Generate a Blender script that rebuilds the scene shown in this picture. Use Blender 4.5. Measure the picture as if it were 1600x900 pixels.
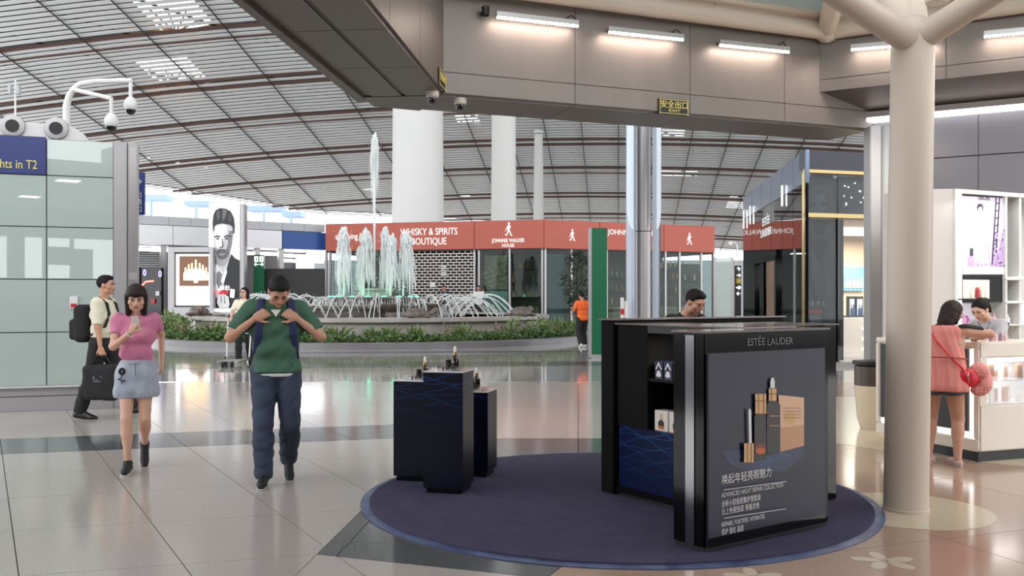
import bpy, bmesh, math, random
import numpy as np
from mathutils import Vector, Matrix, noise
for _o in list(bpy.data.objects):
    bpy.data.objects.remove(_o, do_unlink=True)
SC = bpy.context.scene
COL = SC.collection
RND = random.Random(7)
PI = math.pi
F = 1450.0; HZ = 465.0; EYE = 1.5

# ------------------------------------------------------------ camera, sky, exposure
cd = bpy.data.cameras.new('camera'); cam = bpy.data.objects.new('camera', cd); COL.objects.link(cam)
cam.location = (0, 0, EYE); cam.rotation_euler = (PI/2, 0, 0)
cd.sensor_width = 36; cd.lens = 36*F/1600; cd.shift_y = (HZ-450)/1600; cd.clip_end = 600; cd.clip_start = .05
SC.camera = cam
SC.view_settings.view_transform = 'Standard'; SC.view_settings.look = 'None'
SC.view_settings.gamma = 1; SC.view_settings.use_curve_mapping = False
SC.view_settings.exposure = 1.55
w = bpy.data.worlds.new('sky'); SC.world = w; w.use_nodes = True
bg = w.node_tree.nodes['Background']; bg.inputs[0].default_value = (.97, .985, 1, 1); bg.inputs[1].default_value = 1.0

def area(name, loc, size, power, col=(1, 1, 1), rot=(0, 0, 0), sy=None, spread=None):
    l = bpy.data.lights.new(name, 'AREA'); l.energy = power; l.color = col; l.size = size
    if sy: l.shape = 'RECTANGLE'; l.size_y = sy
    if spread: l.spread = spread
    o = bpy.data.objects.new(name, l); COL.objects.link(o); o.location = loc; o.rotation_euler = rot
    return o
# unseen lamps added around the camera for foreground light, then the right shop's lamps
for i, (x, y) in enumerate([(-3.5, 1.5), (0, 1.5), (3.5, 1.5), (-3.5, -3), (3.5, -3)]):
    area('added_lamp_light', (x, y, 4.33), .5, 4, (1, .9, .8))
for i, (x, y) in enumerate([(4.9, 11.6), (6.6, 10.6), (5.6, 8.4), (7.2, 8.4)]):
    area('shop_lamp_light', (x, y, 3.95), .4, 9, (1, .88, .74))

# ------------------------------------------------------------ helpers
def P(px, py, D): return Vector(((px-800)*D/F, D, EYE+(HZ-py)*D/F))
def G(px, py):
    D = EYE*F/(py-HZ); return Vector(((px-800)*D/F, D, 0))
def ray_plane(px, py, A, B):
    """pixel ray onto the vertical plane through ground points A,B"""
    d = Vector(((px-800)/F, 1, (HZ-py)/F)); n = Vector((B[1]-A[1], -(B[0]-A[0]), 0))
    t = n.dot(Vector((A[0], A[1], 0)))/n.dot(d); return Vector((0, 0, EYE))+d*t
def S(r, g, b):
    f = lambda c: (c/255/12.92) if c/255 <= .04045 else ((c/255+.055)/1.055)**2.4
    return (f(r), f(g), f(b))
MATS = {}
def M(name, col, rough=.5, metal=0., spec=.5, emit=0., var=None, bump=None, trans=0., coat=0., ecol=None, aniso=None):
    """procedural principled material. var=(scale,colour2,amount[,stretch xyz]); bump=(scale,strength)"""
    if name in MATS: return MATS[name]
    m = bpy.data.materials.new(name); m.use_nodes = True; nt = m.node_tree; b = nt.nodes['Principled BSDF']
    b.inputs['Base Color'].default_value = (*col, 1); b.inputs['Roughness'].default_value = rough
    b.inputs['Metallic'].default_value = metal; b.inputs['Specular IOR Level'].default_value = spec
    if trans: b.inputs['Transmission Weight'].default_value = trans
    if coat: b.inputs['Coat Weight'].default_value = coat; b.inputs['Coat Roughness'].default_value = .05
    if emit:
        b.inputs['Emission Color'].default_value = (*(ecol or col), 1); b.inputs['Emission Strength'].default_value = emit
    if var or bump:
        tc = nt.nodes.new('ShaderNodeTexCoord')
    if var:
        mp = nt.nodes.new('ShaderNodeMapping'); nt.links.new(tc.outputs['Object'], mp.inputs[0])
        if len(var) > 3: mp.inputs['Scale'].default_value = var[3]
        n = nt.nodes.new('ShaderNodeTexNoise'); n.inputs['Scale'].default_value = var[0]; n.inputs['Detail'].default_value = 4
        nt.links.new(mp.outputs[0], n.inputs['Vector'])
        r = nt.nodes.new('ShaderNodeValToRGB'); r.color_ramp.elements[0].position = .5-.25/max(var[2], .3); r.color_ramp.elements[1].position = .5+.25/max(var[2], .3)
        r.color_ramp.elements[0].color = (*col, 1); r.color_ramp.elements[1].color = (*var[1], 1)
        nt.links.new(n.outputs[0], r.inputs[0]); nt.links.new(r.outputs[0], b.inputs['Base Color'])
    if bump:
        n2 = nt.nodes.new('ShaderNodeTexNoise'); n2.inputs['Scale'].default_value = bump[0]; n2.inputs['Detail'].default_value = 3
        nt.links.new(tc.outputs['Object'], n2.inputs['Vector'])
        bp = nt.nodes.new('ShaderNodeBump'); bp.inputs['Strength'].default_value = bump[1]; bp.inputs['Distance'].default_value = .01
        nt.links.new(n2.outputs[0], bp.inputs['Height']); nt.links.new(bp.outputs[0], b.inputs['Normal'])
    MATS[name] = m; return m
def glass(name, tint=(.9, .95, .95), refl=.12, rough=.02):
    """thin pane: see-through plus mirror by fresnel"""
    if name in MATS: return MATS[name]
    m = bpy.data.materials.new(name); m.use_nodes = True; nt = m.node_tree; nt.nodes.clear()
    o = nt.nodes.new('ShaderNodeOutputMaterial'); t = nt.nodes.new('ShaderNodeBsdfTransparent'); g = nt.nodes.new('ShaderNodeBsdfGlossy')
    t.inputs[0].default_value = (*tint, 1); g.inputs['Roughness'].default_value = rough
    lw = nt.nodes.new('ShaderNodeFresnel'); lw.inputs[0].default_value = 1.3
    ad = nt.nodes.new('ShaderNodeMath'); ad.operation = 'ADD'; ad.use_clamp = True; ad.inputs[1].default_value = refl
    mx = nt.nodes.new('ShaderNodeMixShader'); nt.links.new(lw.outputs[0], ad.inputs[0]); nt.links.new(ad.outputs[0], mx.inputs[0])
    nt.links.new(t.outputs[0], mx.inputs[1]); nt.links.new(g.outputs[0], mx.inputs[2]); nt.links.new(mx.outputs[0], o.inputs[0])
    MATS[name] = m; return m

def W(o):
    m = Matrix.Identity(4)
    while o is not None: m = o.matrix_basis @ m; o = o.parent
    return m
def tag(o, label=None, cat=None, group=None, kind=None):
    if label: o['label'] = label
    if cat: o['category'] = cat
    if group: o['group'] = group
    if kind: o['kind'] = kind
    return o
def root(name, loc, label=None, cat=None, rz=0, group=None, kind=None):
    o = bpy.data.objects.new(name, None); COL.objects.link(o); o.location = loc; o.rotation_euler = (0, 0, rz)
    o.empty_display_size = .1
    return tag(o, label, cat, group, kind)
def dup(o, parent=None, loc=None, rz=None, label=None, group=None, deep=True):
    c = o.copy(); COL.objects.link(c); c.parent = parent
    if loc is not None: c.location = loc
    if rz is not None: c.rotation_euler = (0, 0, rz)
    if label: c['label'] = label
    if group: c['group'] = group
    if deep:
        for ch in list(o.children): dup(ch, c)
    return c

class B:
    """collects polygons in world space; obj() links them as ONE mesh"""
    def __init__(s): s.v = []; s.f = []; s.m = []
    def add(s, vs, fs, m=0):
        n = len(s.v); s.v += [tuple(v) for v in vs]; s.f += [tuple(i+n for i in f) for f in fs]; s.m += [m]*len(fs); return s
    def ob(s, o, a, b, c, m=0):
        o, a, b, c = map(Vector, (o, a, b, c))
        v = [o, o+a, o+a+b, o+b, o+c, o+a+c, o+a+b+c, o+b+c]
        fl = a.cross(b).dot(c) < 0
        fs = [(3, 2, 1, 0), (4, 5, 6, 7), (0, 1, 5, 4), (1, 2, 6, 5), (2, 3, 7, 6), (3, 0, 4, 7)]
        return s.add(v, [f[::-1] for f in fs] if fl else fs, m)
    def box(s, x0, x1, y0, y1, z0, z1, m=0): return s.ob((x0, y0, z0), (x1-x0, 0, 0), (0, y1-y0, 0), (0, 0, z1-z0), m)
    def cyl(s, p0, p1, r0, r1=None, n=12, m=0, caps=True):
        return s.tube([p0, p1], [r0, r0 if r1 is None else r1], n, m, caps)
    def tube(s, pts, r, n=8, m=0, caps=True):
        pts = [Vector(p) for p in pts]; k = len(pts); r = r if isinstance(r, (list, tuple)) else [r]*k
        t0 = (pts[1]-pts[0]).normalized(); u = t0.orthogonal().normalized(); vs = []
        for i, p in enumerate(pts):
            t = ((pts[min(i+1, k-1)]-pts[max(i-1, 0)])); t = t.normalized() if t.length > 1e-9 else t0
            u = (u-t*u.dot(t)); u = u.normalized() if u.length > 1e-6 else t.orthogonal().normalized(); w_ = t.cross(u)
            for j in range(n):
                a = 2*PI*j/n; vs.append(p+(u*math.cos(a)+w_*math.sin(a))*r[i])
        fs = [(i*n+j, i*n+(j+1) % n, (i+1)*n+(j+1) % n, (i+1)*n+j) for i in range(k-1) for j in range(n)]
        if caps: fs += [tuple(range(n))[::-1], tuple(range((k-1)*n, k*n))]
        return s.add(vs, fs, m)
    def lathe(s, prof, c=(0, 0, 0), n=24, m=0, a0=0, a1=2*PI, ax=None):
        c = Vector(c); full = abs(a1-a0-2*PI) < 1e-6; k = n if full else n+1; vs = []
        for r, z in prof:
            for j in range(k):
                a = a0+(a1-a0)*j/n; vs.append(c+Vector((r*math.cos(a), r*math.sin(a), z)))
        fs = []
        for i in range(len(prof)-1):
            for j in range(n):
                j2 = (j+1) % k; fs.append((i*k+j, i*k+j2, (i+1)*k+j2, (i+1)*k+j))
        if full:
            if prof[0][0] > 1e-6: fs.append(tuple(range(k))[::-1])
            if prof[-1][0] > 1e-6: fs.append(tuple(range((len(prof)-1)*k, len(prof)*k)))
        return s.add(vs, fs, m)
    def prism(s, poly, ext, m=0):
        """poly: 3-D points (planar), ext: extrusion vector"""
        poly = [Vector(p) for p in poly]; ext = Vector(ext); n = len(poly)
        nr = Vector((0, 0, 0))
        for i in range(n): nr += poly[i].cross(poly[(i+1) % n])
        if nr.dot(ext) > 0: poly = poly[::-1]
        v = poly+[p+ext for p in poly]
        fs = [tuple(range(n)), tuple(range(n, 2*n))[::-1]]+[(i, i+n, (i+1) % n+n, (i+1) % n) for i in range(n)]
        return s.add(v, fs, m)
    def ball(s, c, r, nu=12, nv=8, m=0, rot=None):
        c = Vector(c); r = r if isinstance(r, (list, tuple)) else (r, r, r); vs = []
        for i in range(nv+1):
            t = PI*i/nv
            for j in range(nu):
                a = 2*PI*j/nu; p = Vector((r[0]*math.sin(t)*math.cos(a), r[1]*math.sin(t)*math.sin(a), r[2]*math.cos(t)))
                if rot is not None: p = rot @ p
                vs.append(c+p)
        return s.add(vs, [(i*nu+j, (i+1)*nu+j, (i+1)*nu+(j+1) % nu, i*nu+(j+1) % nu) for i in range(nv) for j in range(nu)], m)
    def obj(s, name, mats, parent=None, smooth=True, bevel=0, seg=2, label=None, kind=None, origin=None, ang=38):
        me = bpy.data.meshes.new(name)
        inv = W(parent).inverted() if parent is not None else Matrix.Identity(4)
        off = Vector((0, 0, 0))
        vs = [inv @ Vector(v) for v in s.v]
        if parent is None and origin is None and vs:
            a = np.array([tuple(v) for v in vs]); lo = a.min(0); hi = a.max(0); origin = ((lo[0]+hi[0])/2, (lo[1]+hi[1])/2, lo[2])
        if origin is not None: off = Vector(origin); vs = [v-off for v in vs]
        me.from_pydata([tuple(v) for v in vs], [], s.f)
        for m in (mats if isinstance(mats, (list, tuple)) else [mats]): me.materials.append(m)
        me.polygons.foreach_set('material_index', s.m)
        bm = bmesh.new(); bm.from_mesh(me)
        bmesh.ops.remove_doubles(bm, verts=bm.verts, dist=1e-6)
        if bevel:
            es = [e for e in bm.edges if len(e.link_faces) == 2 and e.calc_face_angle(0) > .6]
            bmesh.ops.bevel(bm, geom=es, offset=bevel, segments=seg, affect='EDGES', clamp_overlap=True)
        bmesh.ops.recalc_face_normals(bm, faces=bm.faces)
        bm.to_mesh(me); bm.free()
        if smooth:
            me.polygons.foreach_set('use_smooth', [True]*len(me.polygons)); me.set_sharp_from_angle(angle=math.radians(ang))
        o = bpy.data.objects.new(name, me); COL.objects.link(o); o.location = off
        if parent is not None: o.parent = parent
        if label: o['label'] = label
        if kind: o['kind'] = kind
        return o

def text(name, s, size, mat, parent, org, xd, up=(0, 0, 1), align='CENTER', ext=.004, label=None, bold=0., sx=1., maxw=None):
    """flat lettering standing on the plane spanned by xd,up at org; its front is xd x up"""
    c = bpy.data.curves.new(name, 'FONT'); c.body = s; c.size = size; c.align_x = align; c.extrude = ext; c.resolution_u = 3; c.offset = bold
    t = bpy.data.objects.new('tmp', c); COL.objects.link(t)
    dg = bpy.context.evaluated_depsgraph_get(); me = bpy.data.meshes.new_from_object(t.evaluated_get(dg), depsgraph=dg)
    bpy.data.objects.remove(t, do_unlink=True)
    xd = Vector(xd).normalized(); up = Vector(up).normalized(); n = xd.cross(up)
    if maxw:
        xs = [v.co.x for v in me.vertices]; wd = max(xs)-min(xs); sx = maxw/wd
    inv = W(parent).inverted() if parent is not None else Matrix.Identity(4)
    org = Vector(org)
    for v in me.vertices:
        v.co = inv @ (org+xd*v.co.x*sx+up*v.co.y+n*(v.co.z+ext))
    me.materials.clear(); me.materials.append(mat); me.name = name
    o = bpy.data.objects.new(name, me); COL.objects.link(o)
    if parent is not None: o.parent = parent
    if label: o['label'] = label
    return o
def clip(poly, a, b, c):
    """keep a*x+b*y<=c of a 2-D polygon"""
    out = []; n = len(poly)
    for i in range(n):
        p, q = poly[i], poly[(i+1) % n]; dp = a*p[0]+b*p[1]-c; dq = a*q[0]+b*q[1]-c
        if dp <= 0: out.append(p)
        if dp*dq < 0:
            t = dp/(dp-dq); out.append((p[0]+t*(q[0]-p[0]), p[1]+t*(q[1]-p[1])))
    return out
def shrink(poly, g):
    """inset a convex ccw polygon by g"""
    n = len(poly); out = poly
    for i in range(n):
        p, q = poly[i], poly[(i+1) % n]; dx, dy = q[0]-p[0], q[1]-p[1]; l = math.hypot(dx, dy)
        if l < 1e-6: continue
        nx, ny = dy/l, -dx/l
        out = clip(out, nx, ny, nx*p[0]+ny*p[1]-g)
        if len(out) < 3: return []
    return out
def ccw(poly):
    a = sum(poly[i][0]*poly[(i+1) % len(poly)][1]-poly[(i+1) % len(poly)][0]*poly[i][1] for i in range(len(poly)))
    return poly if a > 0 else poly[::-1]
# ------------------------------------------------------------ materials of the setting
m_white = M('white_paint', S(214, 214, 212), .55)
m_tile = M('grey_granite', S(196, 188, 183), .13, spec=.55, var=(55, S(176, 168, 163), .9))
m_dark = M('dark_granite', S(104, 106, 108), .12, spec=.5, var=(60, S(84, 86, 88), .9))
m_rose = M('rose_granite', S(186, 158, 138), .13, spec=.5, var=(60, S(166, 138, 120), .8))
m_cream = M('cream_stone', S(214, 200, 176), .16, spec=.45, var=(50, S(200, 186, 162), .8))
m_joint = M('joint_grey', S(60, 58, 57), .8)
m_louv = M('louvre_white', S(226, 228, 228), .5)
m_band = M('oxide_steel', S(84, 56, 48), .6)
m_line = M('dark_steel', S(38, 36, 38), .6)
m_truss = M('ochre_steel', S(178, 134, 92), .6)
m_deck = M('roof_deck', S(128, 130, 134), .8)
m_head = M('brushed_panel', S(122, 114, 109), .42, metal=.4, var=(3, S(112, 105, 100), .7, (1, 1, .2)))
m_headd = M('brushed_panel_dark', S(114, 105, 101), .42, metal=.5)
m_black = M('black_paint', S(16, 16, 18), .45)
m_blackg = M('black_gloss', S(8, 8, 11), .07, spec=.6)
m_steel = M('satin_steel', S(178, 176, 176), .3, metal=.85)
m_alu = M('matt_aluminium', S(170, 168, 170), .42, metal=.6)
m_chrome = M('chrome', S(150, 150, 152), .16, metal=1)
m_tube = M('cream_tube', S(208, 194, 178), .4, spec=.4)
m_led = M('led_warm', (1, .86, .76), emit=9)
m_ledw = M('led_white', (1, .97, .95), emit=5)
m_grey = M('grey_panel', S(176, 178, 182), .45)
m_wallr = M('blue_grey_panel', S(104, 102, 109), .4, metal=.25)

# ------------------------------------------------------------ floor
ux, uy = .497, -.868      # long joints
bx_, by_ = .964, .267     # cross joints
def cellxy(i, j):         # lattice corner; i steps 0.933 m along X, j steps 1.125 m in depth
    return (-.465+.933*i*1.0+j*0, 6.06) if False else None
# lattice vectors: moving from one long joint to the next along a cross joint, and the reverse
det = bx_*uy-by_*ux
s1 = .933*abs(uy)/abs(det)       # step along b
s2 = 1.125*abs(bx_)/abs(det)     # step along -u
O = Vector((-.465, 6.06)); jj = Vector((-1.82, 5.23))
# origin: crossing of the joint through O with the cross joint through jj
t = ((jj.x-O.x)*by_-(jj.y-O.y)*bx_)/(ux*by_-uy*bx_); O = O+Vector((ux, uy))*t
VB = Vector((bx_, by_))*s1; VU = Vector((-ux, -uy))*s2
C1 = Vector((-1.14, 5.42))       # tip of the dark wedge
L1 = Vector((.1, 1.4)).normalized(); L2 = Vector((.86, -.3)).normalized()
def side(p, d): return (d.y, -d.x, d.y*p.x-d.x*p.y)        # a,b,c : a x+b y<=c is left of d
floor = B().add([(-70, -9, -.012), (70, -9, -.012), (70, 16.5, -.012), (-70, 16.5, -.012)], [(0, 1, 2, 3)], 0)
floor.add([(-70, 16.5, 0), (70, 16.5, 0), (70, 170, 0), (-70, 170, 0)], [(0, 1, 2, 3)], 1)
# far floor: the joints live in the material, the lattice is the same
m_far = M('grey_granite_far', S(178, 172, 168), .07, spec=.6, var=(12, S(164, 158, 155), .9))
floor = floor.obj('floor', [m_joint, m_far], kind='structure', smooth=False, origin=(0, 0, 0))
S1 = side(C1, L1); S2 = side(C1, L2)
SHOPX = Vector((.2, 5.0)); SHOPD = Vector((.40, .92)).normalized(); SS = side(SHOPX, SHOPD)
def tile(name, poly, m, h=.012, top=0.):
    poly = shrink(ccw(poly), .003)
    if len(poly) < 3: return
    b = B(); b.prism([(x, y, top-h) for x, y in poly], (0, 0, h)); return b.obj(name, m, floor, smooth=False)
ntile = 0
for i in range(-24, 8):
    for j in range(-9, 12):
        c = O+VB*i+VU*j
        q = [c, c+VB, c+VB+VU, c+VU]; q = [(p.x, p.y) for p in q]
        mx = sum(p[0] for p in q)/4; my = sum(p[1] for p in q)/4
        if my < 3.6 or my > 16.9 or abs(mx) > .58*my+1.2: continue
        q = ccw(q); q = clip(q, 0, 1, 16.5)
        if len(q) < 3: continue
        m = m_dark if j == 4 else m_tile
        # hall side = left of the wedge's flank, or in front of its lower edge
        left = clip(q, *S1)
        right = clip(q, *[-k for k in S1])
        front = clip(right, *[-k for k in S2]) if len(right) > 2 else []
        for part in (left, front):
            if len(part) > 2: tile('floor_tile', part, m if part is left or my > 7 else m_tile); ntile += 1
# the dark wedge under the carpet, and the shop's rose floor, each in large slabs
back = [(-6, 16.5), (14, 16.5), (14, 1), (-6, 1)]
zone = clip(clip(ccw(back), *[-k for k in S1]), *S2)
wedge = clip(zone, *SS); shop = clip(zone, *[-k for k in SS])
rosez = clip(ccw([(-2, 1), (14, 1), (14, 16.5), (-2, 16.5)]), *[-k for k in SS])
def slabs(poly, m, a, step, name, lo, hi):
    d = Vector(a).normalized(); n = Vector((-d.y, d.x))
    for k in range(lo, hi):
        s_ = clip(clip(poly, n.x, n.y, (k+1)*step), -n.x, -n.y, -k*step)
        for l in range(-14, 26):
            t_ = clip(clip(s_, d.x, d.y, (l+1)*step), -d.x, -d.y, -l*step) if len(s_) > 2 else []
            if len(t_) > 2: tile(name, t_, m)
slabs(clip(wedge, 0, 1, 9.9), m_dark, L1, 1.4, 'dark_floor_slab', -8, 8)
slabs(clip(wedge, 0, -1, -9.9), m_tile, L1, 1.4, 'floor_tile', -16, 8)
cx_, cy_ = 4.6, 9.9
slabs(rosez, m_rose, (.94, .342), 1.5, 'rose_floor_slab', -6, 12)
def flatdisc(name, c, r, z0, z1, m, n=64, rin=0, sq=1, rot=0, parent=None, a0=0):
    b = B()
    cs = [(c[0]+r*math.cos(a)*math.cos(rot)-r*sq*math.sin(a)*math.sin(rot), c[1]+r*math.cos(a)*math.sin(rot)+r*sq*math.sin(a)*math.cos(rot)) for a in [2*PI*k/n for k in range(n)]]
    b.prism([(x, y, z0) for x, y in cs], (0, 0, z1-z0)); return b.obj(name, m, parent, smooth=True)
b = B(); pts = []
for k in range(41):
    a = 2*PI*k/40*.25+PI*.5*0; pass
# pale stone field around the perfume counter, with a curved edge towards the walkway
arc = [(6.9+4.2*math.cos(a), 11.9+4.4*math.sin(a)) for a in [PI*.98+PI*.62*k/30 for k in range(31)]]
fld = ccw(arc+[(9.5, 8.2), (9.5, 14), (3.0, 14)])
b.prism([(x, y, 0) for x, y in fld], (0, 0, .003)); b.obj('pale_stone_field', m_cream, floor, smooth=False)
flatdisc('stone_disc', (2.78, 6.55), .57, 0, .004, m_cream, parent=floor)
for fx, fy, fr in ((2.12, 5.28, .17), (1.30, 4.98, .15), (5.2, 8.0, .2), (4.3, 6.2, .16)):   # petal inlays
    for k in range(5):
        a = 2*PI*k/5+.3
        flatdisc('petal_inlay', (fx+fr*.62*math.cos(a), fy+fr*.62*math.sin(a)), fr*.48, 0, .003, m_cream, 20, sq=.5, rot=a, parent=floor)
# dark bands crossing the far floor, and the pale strip before the planter
for D0, D1, m in ((20.2, 21.6, m_dark), (25.3, 26.0, m_dark)):
    b = B(); b.prism([(-14, D0-1.2, 0), (9, D0+.9, 0), (9, D1+.9, 0), (-14, D1-1.2, 0)], (0, 0, .004)); b.obj('dark_floor_band', m_dark, floor, smooth=False)

# ------------------------------------------------------------ great roof
Z0, SL, K, U0 = 40., .217, .00109, -9.6
dv = Vector((.112, .9937)); du = Vector((.9937, -.112))
def rf(u, v, dz=0):
    p = du*u+dv*v; return Vector((p.x, p.y, Z0-SL*v-K*(u-U0)**2+dz))
def vmax(u): return float(np.interp(u, [-75, -60, -40, -20, 15, 60], [92, 102, 121, 128.5, 142, 144]))
def uedge(v): return float(np.interp(v, [92, 102, 121, 128.5, 142], [-75, -60, -40, -20, 15]))
def strip(b, u0, u1, v, wd, th, n=14, tilt=0, dz=0, m=0):
    vs = []
    for k in range(n+1):
        u = u0+(u1-u0)*k/n
        for a, c in ((-wd/2, tilt/2), (wd/2, -tilt/2)):
            vs.append(rf(u, v+a, dz+c)); 
        for a, c in ((wd/2, -tilt/2), (-wd/2, tilt/2)):
            vs.append(rf(u, v+a, dz+th+c))
    fs = [(4*k+i, 4*k+(i+1) % 4, 4*k+4+(i+1) % 4, 4*k+4+i) for k in range(n) for i in range(4)]
    b.add(vs, fs, m)
roof = B(); UL, UR = -75, 60
g = 28; hv = [-30, 0, 20, 40, 60, 70]+[70+(i+1)*4 for i in range(20)]
# upper deck with skylight openings, seen dimly between the louvres
def pix_uv(px, py):   # where a pixel ray meets the roof
    d = Vector(((px-800)/F, 1, (HZ-py)/F)); t = 90
    for _ in range(40):
        p = d*t; u = p.x*du.x+p.y*du.y; v = p.x*dv.x+p.y*dv.y
        zt = Z0+3-SL*v-K*(u-U0)**2; t += (zt-(EYE+d.z*t))/(d.z+SL)
    return u, v
holes = [pix_uv(*p) for p in ((275, 22), (270, 110), (300, 116), (1050, 206), (1048, 268), (730, 185), (1150, 318))]
b = B(); nu, nv = 54, 75
for i in range(nu):
    for j in range(nv):
        u0 = UL+(UR-UL)*i/nu; u1 = UL+(UR-UL)*(i+1)/nu; v0 = -30+180*j/nv; v1 = -30+180*(j+1)/nv
        if v0 > vmax(u0)-2: continue
        if any(abs((u0+u1)/2-h[0]) < 2.2 and abs((v0+v1)/2-h[1]) < 1.9 for h in holes): continue
        b.add([rf(u0, v0, 3), rf(u1, v0, 3), rf(u1, v1, 3), rf(u0, v1, 3)], [(0, 1, 2, 3)])
ceiling = b.obj('ceiling', m_deck, kind='structure', smooth=False, origin=(0, 0, 0))
b = B(); us = np.linspace(UL, UR, 60)
for u0, u1 in zip(us[:-1], us[1:]): b.add([rf(u0, vmax(u0)-1.9, -.1), rf(u1, vmax(u1)-1.9, -.1), rf(u1, vmax(u1)-1.9, 3), rf(u0, vmax(u0)-1.9, 3)], [(0, 1, 2, 3)])
b.obj('ceiling_edge', m_deck, ceiling, smooth=False)
b = B(); v = 58.
while v < 141.5:
    # the louvres stop at the slanted far edge
    ue = uedge(v)
    ph = (v-72.6) % 8.75
    if not (.0 < ph < .55 or 1.55 < ph < 2.1): strip(b, ue, UR, v, .45, .04, 16)
    v += .70
b.obj('ceiling_louvre', m_louv, ceiling, smooth=False, kind='stuff')
b = B()
for v in range(-30, 58, 2): strip(b, UL, UR, v, 1.55, .05, 10)
b.obj('ceiling_louvre', m_louv, ceiling, smooth=False, kind='stuff')
k = 0; v = 72.9
while v < 141.5:
    for off in (0, 1.55):
        ue = uedge(v+off)
        b = B(); strip(b, ue, UR, v+off, .22, .22, 16, dz=-.08); b.obj('ceiling_beam', m_band, ceiling, smooth=False)
    v += 8.75
ulines = [-82+7.6*i for i in range(1, 6)]+[-38.6, -31.8, -25.6, -20, -15.2, -11.2, -7.4, -3.6, .2, 4, 7.8, 11.6, 15.4, 19.2, 23, 27, 31, 35]
for u in ulines:
    b = B(); vs = []; ve = vmax(u)-.5
    pts = [rf(u, v_, -.1) for v_ in np.linspace(60, ve, 12)]; b.tube(pts, .055, 4); b.obj('ceiling_joint', m_line, ceiling, smooth=False)
b = B()
for i in range(-30, 30):      # slanting truss members above the louvres, seen dashed between them
    for sgn in (1,):
        u0 = -150+i*7.6*1.0+60; pts = []
        for q in np.linspace(0, 1, 24):
            v_ = 60+90*q; u_ = u0+sgn*90*q*.9
            if UL < u_ < UR and v_ < vmax(u_)-1: pts.append(rf(u_, v_, .25))
        if len(pts) > 1: b.tube(pts, .1, 4, 0, False)
b.obj('ceiling_diagonal', m_line, ceiling, smooth=False, kind='stuff')
b = B()
for h in holes:               # ochre space-frame bars that catch the light around the skylights
    for k in range(10):
        a = PI*k/10; p = rf(h[0]-4.5*math.cos(a), h[1]-4.5*math.sin(a), 1.0); q = rf(h[0]+4.5*math.cos(a), h[1]+4.5*math.sin(a), 1.9); b.tube([p, q], .09, 4)
b.obj('ceiling_space_frame', m_truss, ceiling, smooth=False, kind='stuff')

# ------------------------------------------------------------ the three portal beams of the shop canopy
A = Vector((-.83, 10.94)); Bc = Vector((4.28, 12.94)); dm = (Bc-A).normalized(); nm = Vector((-dm.y, dm.x))   # nm points away from the camera
A2 = Vector((-1.19, 7.48)); dl = (A2-A).normalized(); nl = Vector((dl.y, -dl.x))
if nl.x > 0: nl = -nl
dr = Vector((2.17, -1.24)).normalized(); nr = Vector((-dr.y, dr.x)); nr = nr if nr.y > 0 else -nr
def v3(p, z): return Vector((p.x, p.y, z))
ZB, ZT = 3.9, 5.12
endm = Bc+dm*.9
t1 = B().prism([v3(A-nm*0, ZB), v3(endm, ZB), v3(endm+nm*.95, ZB), v3(A+nm*.42-dm*.7, ZB), v3(A-dm*.3, ZB)][:5], (0, 0, ZT-ZB)).obj('trim_1', m_headd, kind='structure', smooth=False)
Ln = (endm-A).length; ps = [0, .27, .53, .765, 1.0]
for a, c in zip(ps[:-1], ps[1:]):
    p = A+dm*Ln*a; q = A+dm*Ln*c-dm*.006
    B().ob(v3(p-nm*.03, ZB+.26), v3(q-p, 0), v3(nm*.03, 0), (0, 0, ZT-ZB-.26)).obj('face_panel', m_head, t1, bevel=.002)
    B().ob(v3(p-nm*.03, ZB+.01), v3(q-p, 0), v3(nm*.03, 0), (0, 0, .243)).obj('face_panel', m_head, t1, bevel=.002)
    B().ob(v3(p+nm*.03, ZB-.015), v3(q-p, 0), v3(nm*.86, 0), (0, 0, .015)).obj('soffit_panel', m_headd, t1, bevel=.002)
cor = Vector((-1.725, 11.56))
B().prism([v3(A, ZB-.02), v3(A+nm*.95, ZB-.02), v3(cor, ZB-.02), v3(A+nl*.95, ZB-.02)], (0, 0, .62)).obj('corner_panel', m_headd, t1, smooth=False)
A3 = A+dl*9.4
t2 = B().prism([v3(A, ZB), v3(A3, ZB), v3(A3+nl*1.0, ZB), v3(A+nl*.92+nm*.42, ZB), v3(A+nm*.42, ZB)], (0, 0, ZT-ZB)).obj('trim_2', m_headd, kind='structure', smooth=False)
for k in range(7):
    p = A+dl*(k*1.35+.04); q = p+dl*1.34
    B().ob(v3(p-nl*.03, ZB+.02), v3(q-p, 0), v3(nl*.03, 0), (0, 0, ZT-ZB-.02)).obj('face_panel', m_head, t2, bevel=.002)
    B().ob(v3(p, ZB-.02), v3(q-p, 0), v3(nl*.42, 0), (0, 0, .02)).obj('soffit_panel', m_headd, t2, bevel=.002)
    B().ob(v3(p+nl*.47, ZB-.02), v3(q-p, 0), v3(nl*.36, 0), (0, 0, .02)).obj('soffit_panel', m_headd, t2, bevel=.002)
    B().ob(v3(p+nl*.92, ZB-.05), v3(q-p, 0), v3(nl*.06, 0), (0, 0, .6)).obj('edge_panel', m_headd, t2, bevel=.002)
B().ob(v3(A+nl*.425+dl*.1, ZB-.012), v3(dl*9, 0), v3(nl*.04, 0), (0, 0, .012)).obj('cable_slot', m_black, t2)
ZR = 4.36; C0 = Bc; C1r = Bc+dr*7
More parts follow.
